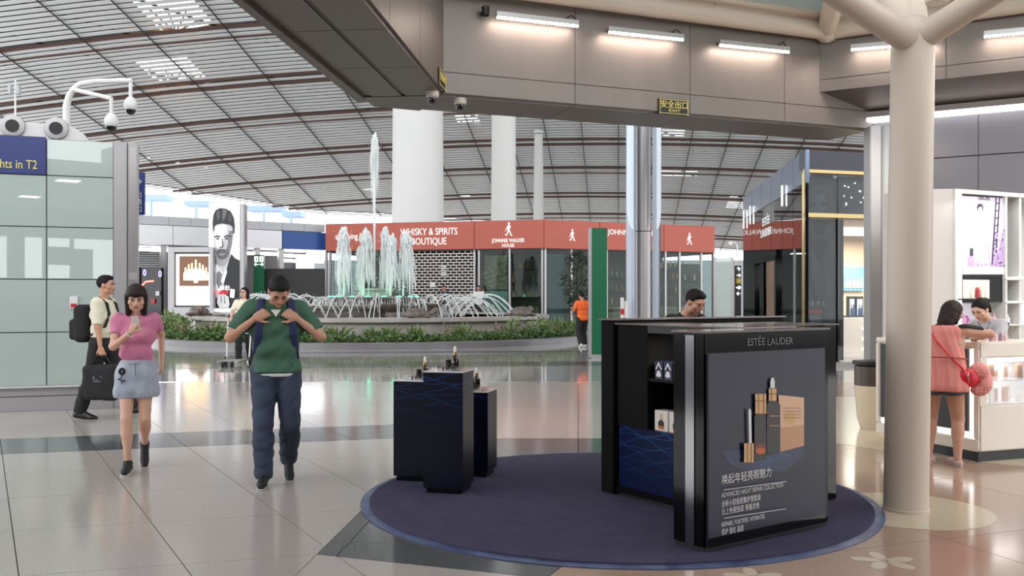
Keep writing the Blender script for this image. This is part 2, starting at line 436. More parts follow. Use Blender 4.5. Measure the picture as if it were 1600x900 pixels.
t3 = B().add([v3(C0, ZR), v3(C1r, ZR), v3(C1r+nr*.8, 4.1), v3(C0+nr*.8, 4.1), v3(C0, ZT), v3(C1r, ZT), v3(C1r+nr*.8, ZT), v3(C0+nr*.8, ZT)],
        [(0, 1, 2, 3), (4, 5, 6, 7), (0, 1, 5, 4), (1, 2, 6, 5), (2, 3, 7, 6), (3, 0, 4, 7)]).obj('trim_3', m_headd, kind='structure', smooth=False)
for k in range(4):
    p = C0+dr*(k*1.6+.02); q = p+dr*1.59
    B().ob(v3(p-nr*.03, ZR+.17), v3(q-p, 0), v3(nr*.03, 0), (0, 0, ZT-ZR-.17)).obj('face_panel', m_head, t3, bevel=.002)
    B().ob(v3(p-nr*.03, ZR), v3(q-p, 0), v3(nr*.03, 0), (0, 0, .163)).obj('face_panel', m_head, t3, bevel=.002)
# wall under the right beam, with blue-grey cladding panels
wa = Bc+nr*.8-dr*.02; wb = wa+dr*7
wa = wa+dr*.62
wr = B().ob(v3(wa+nr*.03, 0), v3(wb-wa, 0), v3(nr*.1, 0), (0, 0, 4.1)).obj('wall_right', m_joint, kind='structure', smooth=False)
for k in range(5):
    for z0, z1 in ((0, .9), (.91, 2.0), (2.01, 2.83), (2.84, 3.44), (3.45, 4.03)):
        p = wa+dr*(k*1.35); B().ob(v3(p, z0), v3(dr*1.343, 0), v3(nr*.03, 0), (0, 0, z1-z0-.004)).obj('wall_panel', m_wallr, wr, bevel=.002)
sl = root('strip_light', v3(Bc+nr*.72, 4.0), 'long white strip light glowing under the grey beam at upper right', 'light')
B().ob(v3(Bc+nr*.60+dr*.5, 4.06), v3(dr*6.1, 0), v3(nr*.17, 0), (0, 0, .08)).obj('housing', m_headd, sl)
B().ob(v3(Bc+nr*.61+dr*.52, 4.0), v3(dr*6.06, 0), v3(nr*.15, 0), (0, 0, .06)).obj('diffuser', M('tube_white', (1, .98, .96), emit=1.6), sl, bevel=.01)

# door jamb under the beam's right end
jb = B().box(5.0, 5.27, 12.95, 13.2, 0, ZB).obj('trim_4', m_alu, kind='structure', bevel=.01)
B().box(5.16, 5.24, 12.91, 12.96, 0, ZB).obj('guide_rail', m_grey, jb, bevel=.015)
B().box(5.27, 5.5, 13.0, 13.12, 0, ZB).obj('side_panel', M('dark_grey_panel', S(70, 68, 70), .4, metal=.3), jb)

# unseen ceiling and back wall, added to shut out light behind the camera
b = B().box(-9, 11, -8, 3.2, 4.4, 4.6); ch = b.obj('ceiling_blocker', m_grey, kind='structure', smooth=False)
m_bw = M('dark_blocker', S(92, 88, 86), .5)
wbk = B().box(-9, 11, -8.2, -8, 0, 2.15).obj('wall_blocker', m_bw, kind='structure', smooth=False)
B().box(-9, 11, -8.2, -8, 3.5, 4.6).obj('upper_wall', m_bw, wbk, smooth=False)
for a, c in ((-9, -3.9), (-3.2, -2.7), (-2.15, -2.0), (-1.3, -1.2), (.1, 11)): B().box(a, c, -8.2, -8, 2.15, 3.5).obj('pier', m_bw, wbk, smooth=False)  # openings shaped to mirror as bright windows in the glass partition
B().box(-2.0, -1.3, -8.2, -8, 2.6, 3.2).obj('pier', m_bw, wbk, smooth=False); B().box(-1.2, -.6, -8.2, -8, 2.15, 3.15).obj('pier', m_bw, wbk, smooth=False)
for (x, y) in [(-3.5, 1.5), (0, 1.5), (3.5, 1.5), (-3.5, -3), (3.5, -3)]:
    B().lathe([(.3, 4.36), (.33, 4.4)], (x, y, 0), 20).obj('added_lamp_rim', m_white, ch)  # rims for the added lamps around the camera

# ------------------------------------------------------------ canopy glazing and tubes above the beams
ring = ZT+.06
cn = root('canopy_frame', (2.78, 6.55, 5.2), 'cream steel tube frame of the glazed canopy above the portal beams', 'canopy')
pA = v3(A-nm*.16+dl*.1, ring); pB = v3(Bc-nm*.16, ring); pC = v3(Bc-nr*.16+dr*7, ring); pL = v3(A-nl*.16+dl*9, ring)
B().tube([pA-(pB-pA)*.02, pB], .13, 14).obj('ring_tube', m_tube, cn)
B().tube([pB, pC], .13, 14).obj('ring_tube', m_tube, cn)
B().tube([pA, pL], .13, 14).obj('ring_tube', m_tube, cn)
B().ball(pB, .17, 14, 10).obj('ring_node', m_tube, cn)
apex = Vector((2.9, 6.6, 6.3))
def toward(p, t): return p.lerp(apex, t)
B().tube([pB, toward(pB, .85)], .13, 12).obj('rafter_tube', m_tube, cn)
m_cglass = M('frosted_canopy_glass', S(206, 222, 220), .35, trans=.75)
for p, q, n in ((pA, pB, 3), (pB, pC, 4)):
    for k in range(n):
        a = p.lerp(q, k/n); c = p.lerp(q, (k+1)/n); up = Vector((0, 0, .13))
        d = (c-a)*.012
        # slotted edge plate, then the pane above it
        a1, c1 = toward(a, .03)+up, toward(c, .03)+up; a2, c2 = toward(a, .75)+up, toward(c, .75)+up
        B().prism([a+up*.25+d, c+up*.25-d, c1-d, a1+d], (0, 0, .05)).obj('edge_plate', m_tube, cn)
        B().tube([a1, c1], .05, 8).obj('purlin', m_tube, cn)
        B().prism([a1+d, c1-d, c2-d, a2+d], (0, 0, .03)).obj('pane', m_cglass, cn)
        if k: B().tube([a+up, toward(a, .7)+up], .05, 8).obj('glazing_bar', m_tube, cn)
        B().tube([a.lerp(c, .5), a.lerp(c, .5)+up*.6], .035, 6).obj('bracket', m_tube, cn)

# foreground column with branching struts
cl = root('tree_column', (2.78, 6.55, 0), 'cream round steel column with branching struts on a pale stone disc', 'column')
top = Vector((2.83, 6.55, 3.36))
B().lathe([(.155, .004), (.155, .02), (.15, .025)], (2.78, 6.55, 0), 32).obj('base_ring', m_tube, cl)
B().cyl((2.78, 6.55, .02), top, .15, .145, 32).obj('shaft', m_tube, cl)
B().ball(top, (.15, .15, .13), 20, 12).obj('head', m_tube, cl)
for px, py, D, r in ((1262, -40, 5.7, .085), (1352, -60, 7.6, .10), (1418, -80, 7.8, .10), (1580, -30, 6.0, .085)):
    B().tube([top+Vector((0, 0, -.06)), P(px, py, D)], [r*1.15, r], 14).obj('strut', m_tube, cl)
kx = top+Vector((.10, -.15, .17))
B().cyl(kx, kx+Vector((0, 0, .26)), .075, .075, 20).obj('lamp_can', m_tube, cl, bevel=.004)
# ------------------------------------------------------------ fixtures on the beams
pmA, pmB = A-nm*.03, Bc-nm*.03
prA, prB = Bc-nr*.03, Bc-nr*.03+dr*5
def onmid(px, py): return ray_plane(px, py, pmA, pmB)
def onright(px, py): return ray_plane(px, py, prA, prB)
led_lab = ['warm LED bar on the long grey beam, nearest the left corner', 'warm LED bar in the middle of the long grey beam',
           'warm LED bar on the long grey beam, nearest the right corner', 'warm LED bar on the right beam, partly behind the cream column', 'warm LED bar at the far right end of the right beam']
def led(p, q, n, lab):
    d = (q-p); L = d.length; d.normalize(); n = Vector((n.x, n.y, 0)); up = Vector((0, 0, 1))
    r = root('led_bar', p, lab, 'light', group='LED bars washing the beams')
    o = p-n*.10
    B().ob(o, d*L, n*-.05, up*.06).obj('housing', m_steel, r, bevel=.006)
    k = max(10, int(L/.042)); b = B()
    for i in range(k): b.ball(o+d*(L*(i+.5)/k)-n*.03-up*.012, .019, 8, 6)
    b.obj('lens_row', m_led, r, kind='stuff')
    for t in (.06, .94): B().ob(p+d*(L*t-.02)-n*.12+up*.02, d*.04, n*.12, up*.03).obj('bracket', m_black, r)
    B().tube([p+d*L*.86-n*.10+up*.08, p+d*L*.93-n*.08+up*.13, p+d*L*1.0-n*.05+up*.1, p+d*L*1.01-n*.01+up*.02], .008, 6).obj('cable', m_black, r)
    a = math.atan2(d.y, d.x)
    area('led_bar_light', o+d*L*.5-n*.14-up*.03, L, 2.2, (1, .82, .7), (math.radians(8), 0, a), .08)
led(onmid(770, 30), onmid(897, 44), nm, led_lab[0]); led(onmid(943, 53), onmid(1060, 65), nm, led_lab[1]); led(onmid(1115, 73), onmid(1224, 84), nm, led_lab[2])
led(onright(1332, 80), onright(1466, 69), nr, led_lab[3]); led(onright(1538, 60), onright(1680, 47), nr, led_lab[4])
m_signy = M('sign_yellow', S(206, 192, 104), .5, emit=.05)
def board(name, lab, cat, p, xd, w_, h_, th, m, m_edge=None, edge=.012):
    """flat board, lower-left corner p, facing xd x up; returns root, normal"""
    xd = Vector(xd).normalized(); n = xd.cross(Vector((0, 0, 1)))
    r = root(name, p, lab, cat); B().ob(p-n*0, xd*w_, (0, 0, h_), n*th).obj('board', m, r, bevel=.003)
    if m_edge:
        for o_, a, c in ((Vector((0, 0, .01)), xd*w_, (0, 0, edge)), (Vector((0, 0, h_-edge-.01)), xd*w_, (0, 0, edge)), (xd*.01, xd*edge, (0, 0, h_)), (xd*(w_-edge-.01), xd*edge, (0, 0, h_))):
            B().ob(p+o_+n*th, a, c, n*.003).obj('border', m_edge, r)
    return r, n, xd
p = onmid(1028, 178); wd = (onmid(1074, 178)-p).length
r, n, xd = board('exit_sign', 'black exit sign with yellow lettering on the long grey beam', 'sign', p-Vector((nm.x, nm.y, 0))*.012, v3(dm, 0), wd, .205, .02, m_black, m_signy, .007)
text('lettering', '安全出口', .105, m_signy, r, p+xd*wd/2+n*.036+Vector((0, 0, .088)), xd)
text('lettering', 'EXIT', .05, m_signy, r, p+xd*wd/2+n*.036+Vector((0, 0, .032)), xd, sx=1.7)
# sign seen edge-on at the left corner, and the little one at the jamb
pa = ray_plane(684, 132, A-nl*.03, A+dl*5-nl*.03)
xl = v3(-dl, 0)
r, n, xd = board('exit_sign', 'small black exit sign seen edge-on beside the left beam corner', 'sign', pa-v3(dl, 0)*-.0, xl, .40, .20, .02, m_black, m_signy, .008)
text('lettering', '安全出口', .09, m_signy, r, pa+xd*.2+n*.024+Vector((0, 0, .08)), xd)
pj = onmid(1386, 203)+v3(-nm*.012, 0)
r, n, xd = board('exit_sign', 'small black sign half hidden behind the cream column', 'sign', pj, v3(dm, 0), .3, .17, .02, m_black, m_white, .006)
text('lettering', '安全', .09, m_white, r, pj+xd*.1+n*.024+Vector((0, 0, .05)), xd)
m_camb = M('camera_beige', S(200, 190, 178), .4)
m_dome = M('smoked_dome', S(18, 18, 20), .05, spec=.8)
def domecam(c, lab):
    r = root('dome_camera', c, lab, 'camera', group='dome cameras under the beams')
    B().lathe([(.0, 0), (.075, 0), (.075, -.06), (.062, -.075), (0, -.075)], c, 20).obj('base', m_camb, r)
    B().lathe([(.055, -.075), (.055, -.10), (.045, -.125), (.025, -.143), (0, -.148)], c, 18).obj('dome', m_dome, r)
domecam(Vector((-.92, 10.72, ZB-.02)), 'beige dome camera at the left beam corner, left of two')
domecam(Vector((-.62, 11.12, ZB-.015)), 'beige dome camera under the long beam, right of two')
c = Vector((5.25, 12.75, 4.22)); c = P(1380, 152, 13.0)
r = root('downlight', c, 'square black downlight glowing in the soffit beside the cream column', 'light')
B().ob(c+Vector((-.13, -.12, 0)), (.26, 0, 0), (0, .24, 0), (0, 0, .04)).obj('frame', m_black, r); B().lathe([(0, -.02), (.06, -.02), (.085, 0)], c, 18).obj('lamp', m_led, r)
c = onmid(754, 22)
r = root('spot_clamp', c, 'small dark clamp spotlight left of the first LED bar', 'light')
B().cyl(c, c-v3(nm, 0)*.1, .03, .02, 10).obj('stem', m_black, r); B().cyl(c-v3(nm, 0)*.1+Vector((0, 0, .05)), c-v3(nm, 0)*.12-Vector((0, 0, .05)), .05, .04, 12).obj('lamp', m_black, r)

# ------------------------------------------------------------ left glass partition
WP = Vector((-5.41, 12.6)); wd_ = Vector((-.946, -.327)).normalized(); wn = Vector((-wd_.y, wd_.x)); wn = wn if wn.y < 0 else -wn
m_pale = M('pale_green_glass', S(172, 185, 180), .012, spec=.8, coat=.9); m_pale.node_tree.nodes['Principled BSDF'].inputs['Coat Roughness'].default_value = .005; m_pale.node_tree.nodes['Principled BSDF'].inputs['Coat IOR'].default_value = 1.6
m_navy = M('sign_navy', S(38, 52, 112), .35)
zs = [.327, 1.04, 1.743, 2.44, 3.125, 3.61]
wl = B().ob(v3(WP-wn*.02, .02), v3(wd_*3.4, 0), v3(-wn*.12, 0), (0, 0, 3.58)).obj('wall_left', m_line, kind='structure', smooth=False)
for k in range(4):
    for a, c in zip(zs[:-1], zs[1:]):
        p = WP+wd_*(k*.82+.006)
        if k >= 1 and a == zs[4]: continue
        B().ob(v3(p-wn*.02, a+.006), v3(wd_*.808, 0), v3(wn*.02, 0), (0, 0, c-a-.012)).obj('glass_panel', m_pale, wl, bevel=.002)
B().ob(v3(WP-wn*.02, .20), v3(wd_*3.4, 0), v3(wn*.03, 0), (0, 0, .1)).obj('plinth_panel', m_alu, wl)
B().ob(v3(WP-wn*.02, 0), v3(wd_*3.4, 0), v3(wn*.05, 0), (0, 0, .19)).obj('plinth_panel', m_alu, wl, bevel=.005)
B().tube([v3(WP+wn*.05, .315), v3(WP+wn*.05+wd_*3.4, .315)], .022, 10).obj('rail', m_steel, wl)
sg = WP+wd_*.826
r, n, xd = board('direction_sign', 'navy sign with yellow lettering on the pale glass partition', 'sign', v3(sg+wd_*2.4+wn*-.0, 3.13), v3(-wd_, 0), 2.4, .5, .02, m_navy)
text('lettering', 'Flights in T2', .165, m_signy, r, v3(sg+wd_*.10, 3.2)+n*.022, xd, align='RIGHT', sx=.75)
pl = root('partition_post', v3(WP, 0), 'grooved aluminium post at the end of the glass partition', 'post')
e = -wd_
B().ob(v3(WP-wn*.25, 0), v3(e*.17, 0), v3(wn*.27, 0), (0, 0, 3.62)).obj('post', m_alu, pl, bevel=.01)
B().ob(v3(WP+e*.18-wn*.25, 0), v3(e*.13, 0), v3(wn*.25, 0), (0, 0, 3.62)).obj('post', m_alu, pl, bevel=.01)
for z in (.9, 2.7): B().ob(v3(WP+e*.2+wn*.0, z-.85), v3(e*.09, 0), v3(wn*.006, 0), (0, 0, 1.7)).obj('cover_strip', m_steel, pl)
# call point
c = P(122, 475, 12.36)
r = root('call_point', c, 'small white and red call point on the glass partition', 'switch')
p = WP+wd_*.44
B().ob(v3(p, 1.35), v3(wd_*.1, 0), v3(wn*.03, 0), (0, 0, .17)).obj('box', m_white, r, bevel=.004)
B().ob(v3(p+wd_*.015+wn*.03, 1.37), v3(wd_*.07, 0), v3(wn*.008, 0), (0, 0, .05)).obj('button', M('signal_red', S(190, 40, 40), .4), r)
# air unit with two round nozzles on top
c = v3(WP+wd_*1.2-wn*.3, 3.6)
r = root('air_unit', c, 'white air outlet unit with round nozzles on top of the partition', 'vent')
m_unit = M('unit_white', S(208, 206, 206), .4)
b = B(); prof = [(.0, 0), (.62, 0), (.62, .12), (.5, .2), (.1, .25), (0, .25)]
b.prism([v3(WP+wd_*.30-wn*.08, 3.6), v3(WP+wd_*.36-wn*.08, 3.7), v3(WP+wd_*.55-wn*.08, 3.83), v3(WP+wd_*3-wn*.08, 3.83), v3(WP+wd_*3-wn*.08, 3.6)], v3(-wn*.6, 0)); b.obj('casing', m_unit, r, bevel=.02)
for px in (20, 88, -50):
    q = ray_plane(px, 208, WP-wn*.08, WP+wd_*2-wn*.08); q.z = 3.765; nn = v3(wn, 0)
    B().tube([q-nn*.01, q+nn*.035, q+nn*.04], [.155, .145, .12], 24, 0).obj('nozzle', m_alu, r)
    B().tube([q+nn*.0, q+nn*.046], [.085, .085], 20).obj('throat', m_black, r)
# ptz cameras on a gooseneck
D = 12.75
r = root('camera_mast', P(104, 194, D), 'white gooseneck mast with two hanging dome cameras', 'camera')
B().tube([P(104, 195, D), P(104, 165, D), P(108, 150, D), P(115, 139, D), P(125, 131, D), P(150, 127, D), P(206, 126, D)], [.05, .05, .045, .04, .038, .035, .035], 12).obj('mast', m_white, r)
B().tube([P(116, 140, D-.05), P(174, 154, D-.35)], .03, 10).obj('arm', m_white, r)
for px, y0, y1, D_ in ((204, 126, 153, D), (174, 154, 179, D-.35)):
    cc = P(px, y1+13, D_)
    B().cyl(P(px, y0, D_), P(px, y1, D_), .025, .025, 10).obj('drop_pipe', m_white, r)
    h = B().lathe([(.02, .13), (.05, .115), (.085, .06), (.09, .0), (.08, -.04), (.07, -.05), (0, -.05)], cc, 20).obj('camera_housing', m_white, r)
    B().lathe([(.068, -.05), (.062, -.085), (.04, -.11), (0, -.12)], cc, 18).obj('dome', m_dome, h)
D = 12.7
r = root('antenna', P(24, 192, D), 'thin white antenna pole with small boxes on the partition', 'antenna')
B().cyl(P(24, 192, D), P(24, 125, D), .014, .012, 8).obj('pole', m_white, r)
for px, py in ((16, 141), (29, 141)): B().ob(P(px-3, py+7, D)-Vector((0, .03, 0)), (.05, 0, 0), (0, .06, 0), (0, 0, .13)).obj('box', m_grey, r, bevel=.01)
# blue hanging sign behind
D = 14
p = P(210, 336, D)
r, n, xd = board('hanging_sign', 'narrow navy hanging sign behind the partition post', 'sign', p, (1, .1, 0), .16, .64, .05, M('sign_blue', S(44, 66, 128), .4))
B().tube([p+Vector((.08, .02, .5)), p+Vector((-.1, .02, .5)), p+Vector((-.1, -1.25, .5))], .02, 6).obj('hanger', m_steel, r)
for k, ch in enumerate('出境口'): text('lettering', ch, .1, m_white, r, p+xd*.08+n*.052+Vector((0, 0, .27-.11*k)), xd)
text('lettering', '→', .12, m_white, r, p+xd*.08+n*.052+Vector((0, 0, .46)), xd)

# ------------------------------------------------------------ far shop row on the left
Q0 = Vector((-9.25, 46.0)); Q1 = Vector((-15.8, 41.0)); qd = (Q1-Q0).normalized(); qn = Vector((-qd.y, qd.x)); qn = qn if qn.y < 0 else -qn
def onq(px, off=0.):
    p = ray_plane(px, HZ, Q0+qn*off, Q1+qn*off); return Vector((p.x, p.y))
row = B().ob(v3(onq(120)-qn*.5, 3.82), v3(onq(509)-onq(120), 0), v3(-qn*3, 0), (0, 0, 1.3)).obj('trim_5', m_grey, kind='structure', smooth=False)
xs = [120, 170, 209, 221, 265, 299, 330, 383, 407, 442, 476, 509]
for a, c in zip(xs[:-1], xs[1:]):
    p, q = onq(a), onq(c)
    B().ob(v3(p-qn*.3, 4.74), v3((q-p)*.985, 0), v3(qn*.25, 0), (0, 0, .38)).obj('parapet_panel', m_grey, row)
m_wfas = M('white_fascia', S(222, 222, 224), .4); m_blue = M('blue_fascia', S(22, 74, 146), .4)
for a, c, m in ((120, 209, m_wfas), (209, 270, m_wfas), (270, 330, m_wfas), (383, 440, M('silver_fascia', S(198, 196, 200), .35, metal=.4)), (440.5, 508.5, m_blue)):
    p, q = onq(a), onq(c); B().ob(v3(p-qn*.4, 3.84), v3((q-p)*.99, 0), v3(qn*.5, 0), (0, 0, .86)).obj('fascia_panel', m, row, bevel=.02)
B().ob(v3(onq(330)-qn*.4, 3.84), v3(onq(383)-onq(330), 0), v3(qn*.3, 0), (0, 0, .86)).obj('fascia_panel', m_grey, row)
# dark interior behind, ceiling tubes
bw = B().ob(v3(onq(120)-qn*3.2, 0), v3(onq(520)-onq(120), 0), v3(qn*.1, 0), (0, 0, 3.9)).obj('wall_shop_row', M('shop_dark', S(74, 72, 74), .6), kind='structure', smooth=False)
for k, (z, off, a, c) in enumerate(((3.55, -.6, 384, 440), (3.5, -.8, 443, 506), (3.3, -2, 443, 506), (3.62, -1.5, 215, 262))):
    p, q = onq(a, off), onq(c, off)
    lab = ['white ceiling tube below the silver fascia', 'front white ceiling tube below the blue fascia', 'rear white ceiling tube below the blue fascia', 'white ceiling tube over the dark shop left of the lightbox'][k]
    o = B().ob(v3(p, z), v3(q-p, 0), v3(qn*-.15, 0), (0, 0, .14)).obj('ceiling_tube', m_ledw); tag(o, lab, 'light', 'ceiling tubes of the far shops')
for px in (208, 257, 441, 404):
    p = onq(px, .0); o = B().ob(v3(p-qd*.12-qn*.3, 0), v3(qd*.25, 0), v3(qn*.25, 0), (0, 0, 3.84)).obj('shop_pillar', m_alu, bevel=.02)
    tag(o, {208: 'slim aluminium pillar at the left end of the far shops', 257: 'slim aluminium pillar left of the lightbox frame', 441: 'slim pillar under the blue fascia edge', 404: 'slim pillar behind the green pictogram post'}[px], 'pillar', 'pillars of the far shop row')
# pale teal screen in the interior, dark hoarding
p = onq(462, -2.8); o = B().ob(v3(p, 2.9), v3(onq(490, -2.8)-p, 0), v3(qn*.08, 0), (0, 0, .75)).obj('display_screen', M('teal_screen', S(170, 205, 212), .4, emit=.5)); tag(o, 'pale teal screen inside the shop under the blue fascia', 'screen')
D = 42.3
o = B().ob(P(411, 497, D)-Vector((0, 0, .6)), P(507, 497, D)-P(411, 497, D), (0, .12, 0), (0, 0, 2.86)).obj('hoarding', M('hoarding_black', S(26, 24, 26), .5), bevel=.02); tag(o, 'large plain black hoarding left of the whisky shop', 'board')
# electronics display in the dark shop: neon rings and shelves
D = 40.9
r = root('shop_display', P(233, 480, D), 'dark electronics display with red and violet neon behind the woman in pink', 'display')
B().ob(P(217, 500, D), (.98, 0, 0), (0, .3, 0), (0, 0, 2.3)).obj('back_panel', m_blackg, r)
for k in range(9):
    B().ob(P(214, 424-3.4*k, D+1), (1.2, 0, 0), (0, .05, 0), (0, 0, .05)).obj('shutter_slat', m_grey, r)
B().tube([P(222, 446, D-.05), P(228, 440, D-.05), P(240, 439, D-.05)], .035, 8).obj('neon_tube', M('neon_red', (1, .08, .06), emit=3), r)
b = B()
for cc in ((226, 426), (250, 428)):
    pts = [P(cc[0], cc[1], D-.06)+Vector((.05*math.cos(a), 0, .12*math.sin(a))) for a in np.linspace(0, 2*PI, 17)]; B().tube(pts, .02, 6, 0, False).obj('neon_ring', M('neon_violet', (.25, .2, 1), emit=2), r)
for k, (px, py, c_) in enumerate(((222, 468, (200, 200, 205)), (236, 474, (190, 60, 60)), (243, 462, (210, 210, 215)))):
    B().ob(P(px, py, D-.1), (.16, 0, 0), (0, .1, 0), (0, 0, .2)).obj('boxed_goods', M('goods%d' % k, S(*c_), .5), r)

# lightbox in its grey frame
D = 39.5
r = root('lightbox', P(296, 488, D), 'glowing lightbox with a picture of golden bottles in a grey frame', 'lightbox')
fw = (P(332, 388, D)-P(262, 388, D)).x
for a, c, y0, y1 in ((262, 272, 386, 492), (327, 333, 386, 492), (272, 327, 386, 394), (272, 327, 480, 492)):
    B().ob(P(a, y1, D), (P(c, 0, D)-P(a, 0, D)).to_tuple()[:1]+(0, 0), (0, .35, 0), (0, 0, (y1-y0)*D/F)).obj('frame', m_alu, r, bevel=.01)
B().ob(Vector((P(262, 0, D).x, D+.02, 0)), (71*D/F, 0, 0), (0, .3, 0), (0, 0, P(0, 491, D).z)).obj('base', m_alu, r)
B().ob(P(272, 480, D+.12), ((327-272)*D/F, 0, 0), (0, .1, 0), (0, 0, 86*D/F)).obj('back', m_black, r)
B().ob(P(275, 477, D+.03), ((328-275)*D/F, 0, 0), (0, .08, 0), (0, 0, 80*D/F)).obj('lit_panel', M('lit_white', (1, .98, .95), emit=.8), r)
B().ob(P(280, 447, D), ((326-280)*D/F, 0, 0), (0, .02, 0), (0, 0, 47*D/F)).obj('picture', M('lit_brown', S(120, 84, 64), .5, emit=.12, ecol=S(120, 84, 64)), r)
m_gold = M('lit_gold', (1, .74, .36), emit=.7); b = B()
def flat_bottle(b, px, py, h, wpx, D, m=0):
    pr = [(-.5, 0), (.5, 0), (.5, .55), (.18, .72), (.18, 1), (-.18, 1), (-.18, .72), (-.5, .55)]
    b.prism([P(px+a*wpx, py-c*h, D) for a, c in pr], (0, -.01, 0), m)
for px, h in ((290, 20), (295, 25), (300, 27), (312, 27), (317, 24), (322, 20), (306, 36)): flat_bottle(b, px, 438+(4 if px == 306 else 0), h, 6.5, D-.003*(1+(px == 306)))
b.obj('bottle_print', m_gold, r, smooth=False)

# poster pillar with a monochrome portrait (generic model)
D = 40.
r = root('poster_pillar', P(354, 487, D), 'tall illuminated pillar poster of a dark-haired man in a black jacket', 'poster')
base = P(327, 487, D); zt = P(0, 318, D).z
B().ob(Vector((base.x, D, 0)), (54.5*D/F, 0, 0), (0, .5, 0), (0, 0, zt)).obj('pillar', m_alu, r, bevel=.03)
B().ob(P(325, 487, D-.06), (59*D/F, 0, 0), (0, .1, 0), (0, 0, .12)).obj('ledge', M('lit_white', (1, 1, 1)), r)
def Z5(x, y, D_, k): return P(240+x/4.09, 280+y/4.09, D_-.004*k)
gm = {}
def tone(v, em=.16):
    k = int(v)
    return M('print_tone_%d' % k, S(v, v, v+3 if v < 250 else v), .4, emit=em)
def poly(parts, Zf, D_, parent, name='portrait_image', em=.16):
    b = B(); ms = []
    for k, (v, pts) in enumerate(parts):
        m = tone(v, em) if not isinstance(v, tuple) else M('print_%d_%d_%d' % v, S(*v), .4, emit=em)
        if m not in ms: ms.append(m)
        b.prism([Zf(x, y, D_, k+1) for x, y in pts], (0, -.003, 0), ms.index(m))
    return b.obj(name, ms, parent, smooth=False)
face = [(386, 265), (382, 330), (385, 380), (389, 430), (400, 480), (418, 508), (440, 514), (465, 505), (488, 470), (500, 420), (508, 360), (505, 290), (470, 262), (425, 258)]
portrait = [
 (232, [(352, 152), (552, 152), (552, 815), (352, 815)]),
 (200, [(352, 152), (372, 152), (372, 815), (352, 815)]), (212, [(540, 152), (552, 152), (552, 520), (540, 500)]),
 (20, [(348, 505), (395, 480), (420, 520), (480, 520), (497, 478), (520, 505), (551, 520), (551, 822), (348, 822)]),
 (186, [(398, 470), (405, 560), (388, 610), (370, 650), (372, 750), (400, 760), (445, 690), (470, 560), (494, 480)]),
 (226, [(400, 540), (390, 640), (410, 730), (445, 660), (440, 600)]), (120, [(402, 600), (420, 585), (440, 610), (430, 650), (445, 680), (415, 700), (400, 660)]), (230, [(460, 570), (470, 590), (450, 660), (440, 640)]),
 (150, [(400, 470), (490, 470), (480, 520), (450, 560), (410, 545)]),
 (176, face),
 (206, [(392, 290), (440, 275), (470, 300), (462, 360), (440, 420), (400, 420), (390, 360)]),
 (228, [(400, 300), (440, 290), (445, 340), (420, 350), (400, 345)]), (228, [(398, 405), (425, 398), (428, 430), (402, 438)]),
 (110, [(482, 330), (508, 330), (500, 420), (486, 470), (462, 505), (440, 514), (455, 470), (472, 420)]),
 (88, [(398, 440), (402, 480), (418, 508), (440, 514), (466, 504), (484, 474), (478, 446), (462, 470), (462, 455), (408, 452), (410, 470)]),
 (132, [(412, 470), (432, 464), (452, 466), (460, 472), (450, 486), (430, 490), (416, 484)]), (70, [(408, 452), (432, 446), (462, 450), (462, 458), (434, 455), (410, 460)]), (52, [(412, 468), (460, 466), (460, 471), (412, 473)]),
 (40, [(388, 366), (405, 358), (424, 364), (426, 372), (404, 368), (390, 374)]), (40, [(448, 366), (470, 356), (492, 360), (494, 368), (470, 366), (450, 374)]),
 (30, [(396, 380), (410, 375), (422, 380), (410, 386)]), (30, [(452, 380), (466, 374), (482, 378), (468, 386)]),
 (96, [(436, 380), (442, 380), (448, 430), (440, 440), (420, 438), (424, 432), (436, 430)]), (236, [(428, 372), (436, 372), (436, 428), (426, 430)]),
 (26, [(380, 345), (377, 280), (382, 230), (395, 200), (425, 184), (460, 188), (492, 205), (512, 245), (519, 300), (516, 350), (507, 345), (504, 305), (485, 290), (440, 283), (405, 288), (390, 300)]),
 (74, [(400, 215), (420, 195), (425, 240), (410, 270)]), (90, [(440, 192), (470, 200), (455, 250), (440, 270)]), (58, [(480, 212), (500, 240), (495, 275), (478, 270)]),
 (196, [(408, 745), (420, 735), (455, 735), (478, 750), (486, 800), (475, 822), (420, 822), (405, 790)]), (120, [(428, 740), (434, 740), (438, 790), (430, 790)]), (120, [(448, 742), (453, 742), (460, 795), (452, 795)]), (245, [(490, 700), (520, 705), (515, 760), (488, 755)])]
poly(portrait, Z5, D-.02, r)
text('lettering', '全新 男士', .22, M('lit_white2', (1, 1, 1), emit=1), r, Z5(455, 706, D-.1, 0), (1, 0, 0), maxw=.42); text('lettering', '男士香水上市', .18, M('lit_red', S(220, 40, 40), emit=1), r, Z5(440, 732, D-.1, 0), (1, 0, 0), maxw=.5); text('lettering', '免税店', .18, M('lit_white2', (1, 1, 1)), r, Z5(450, 818, D-.1, 0), (1, 0, 0), maxw=.4)

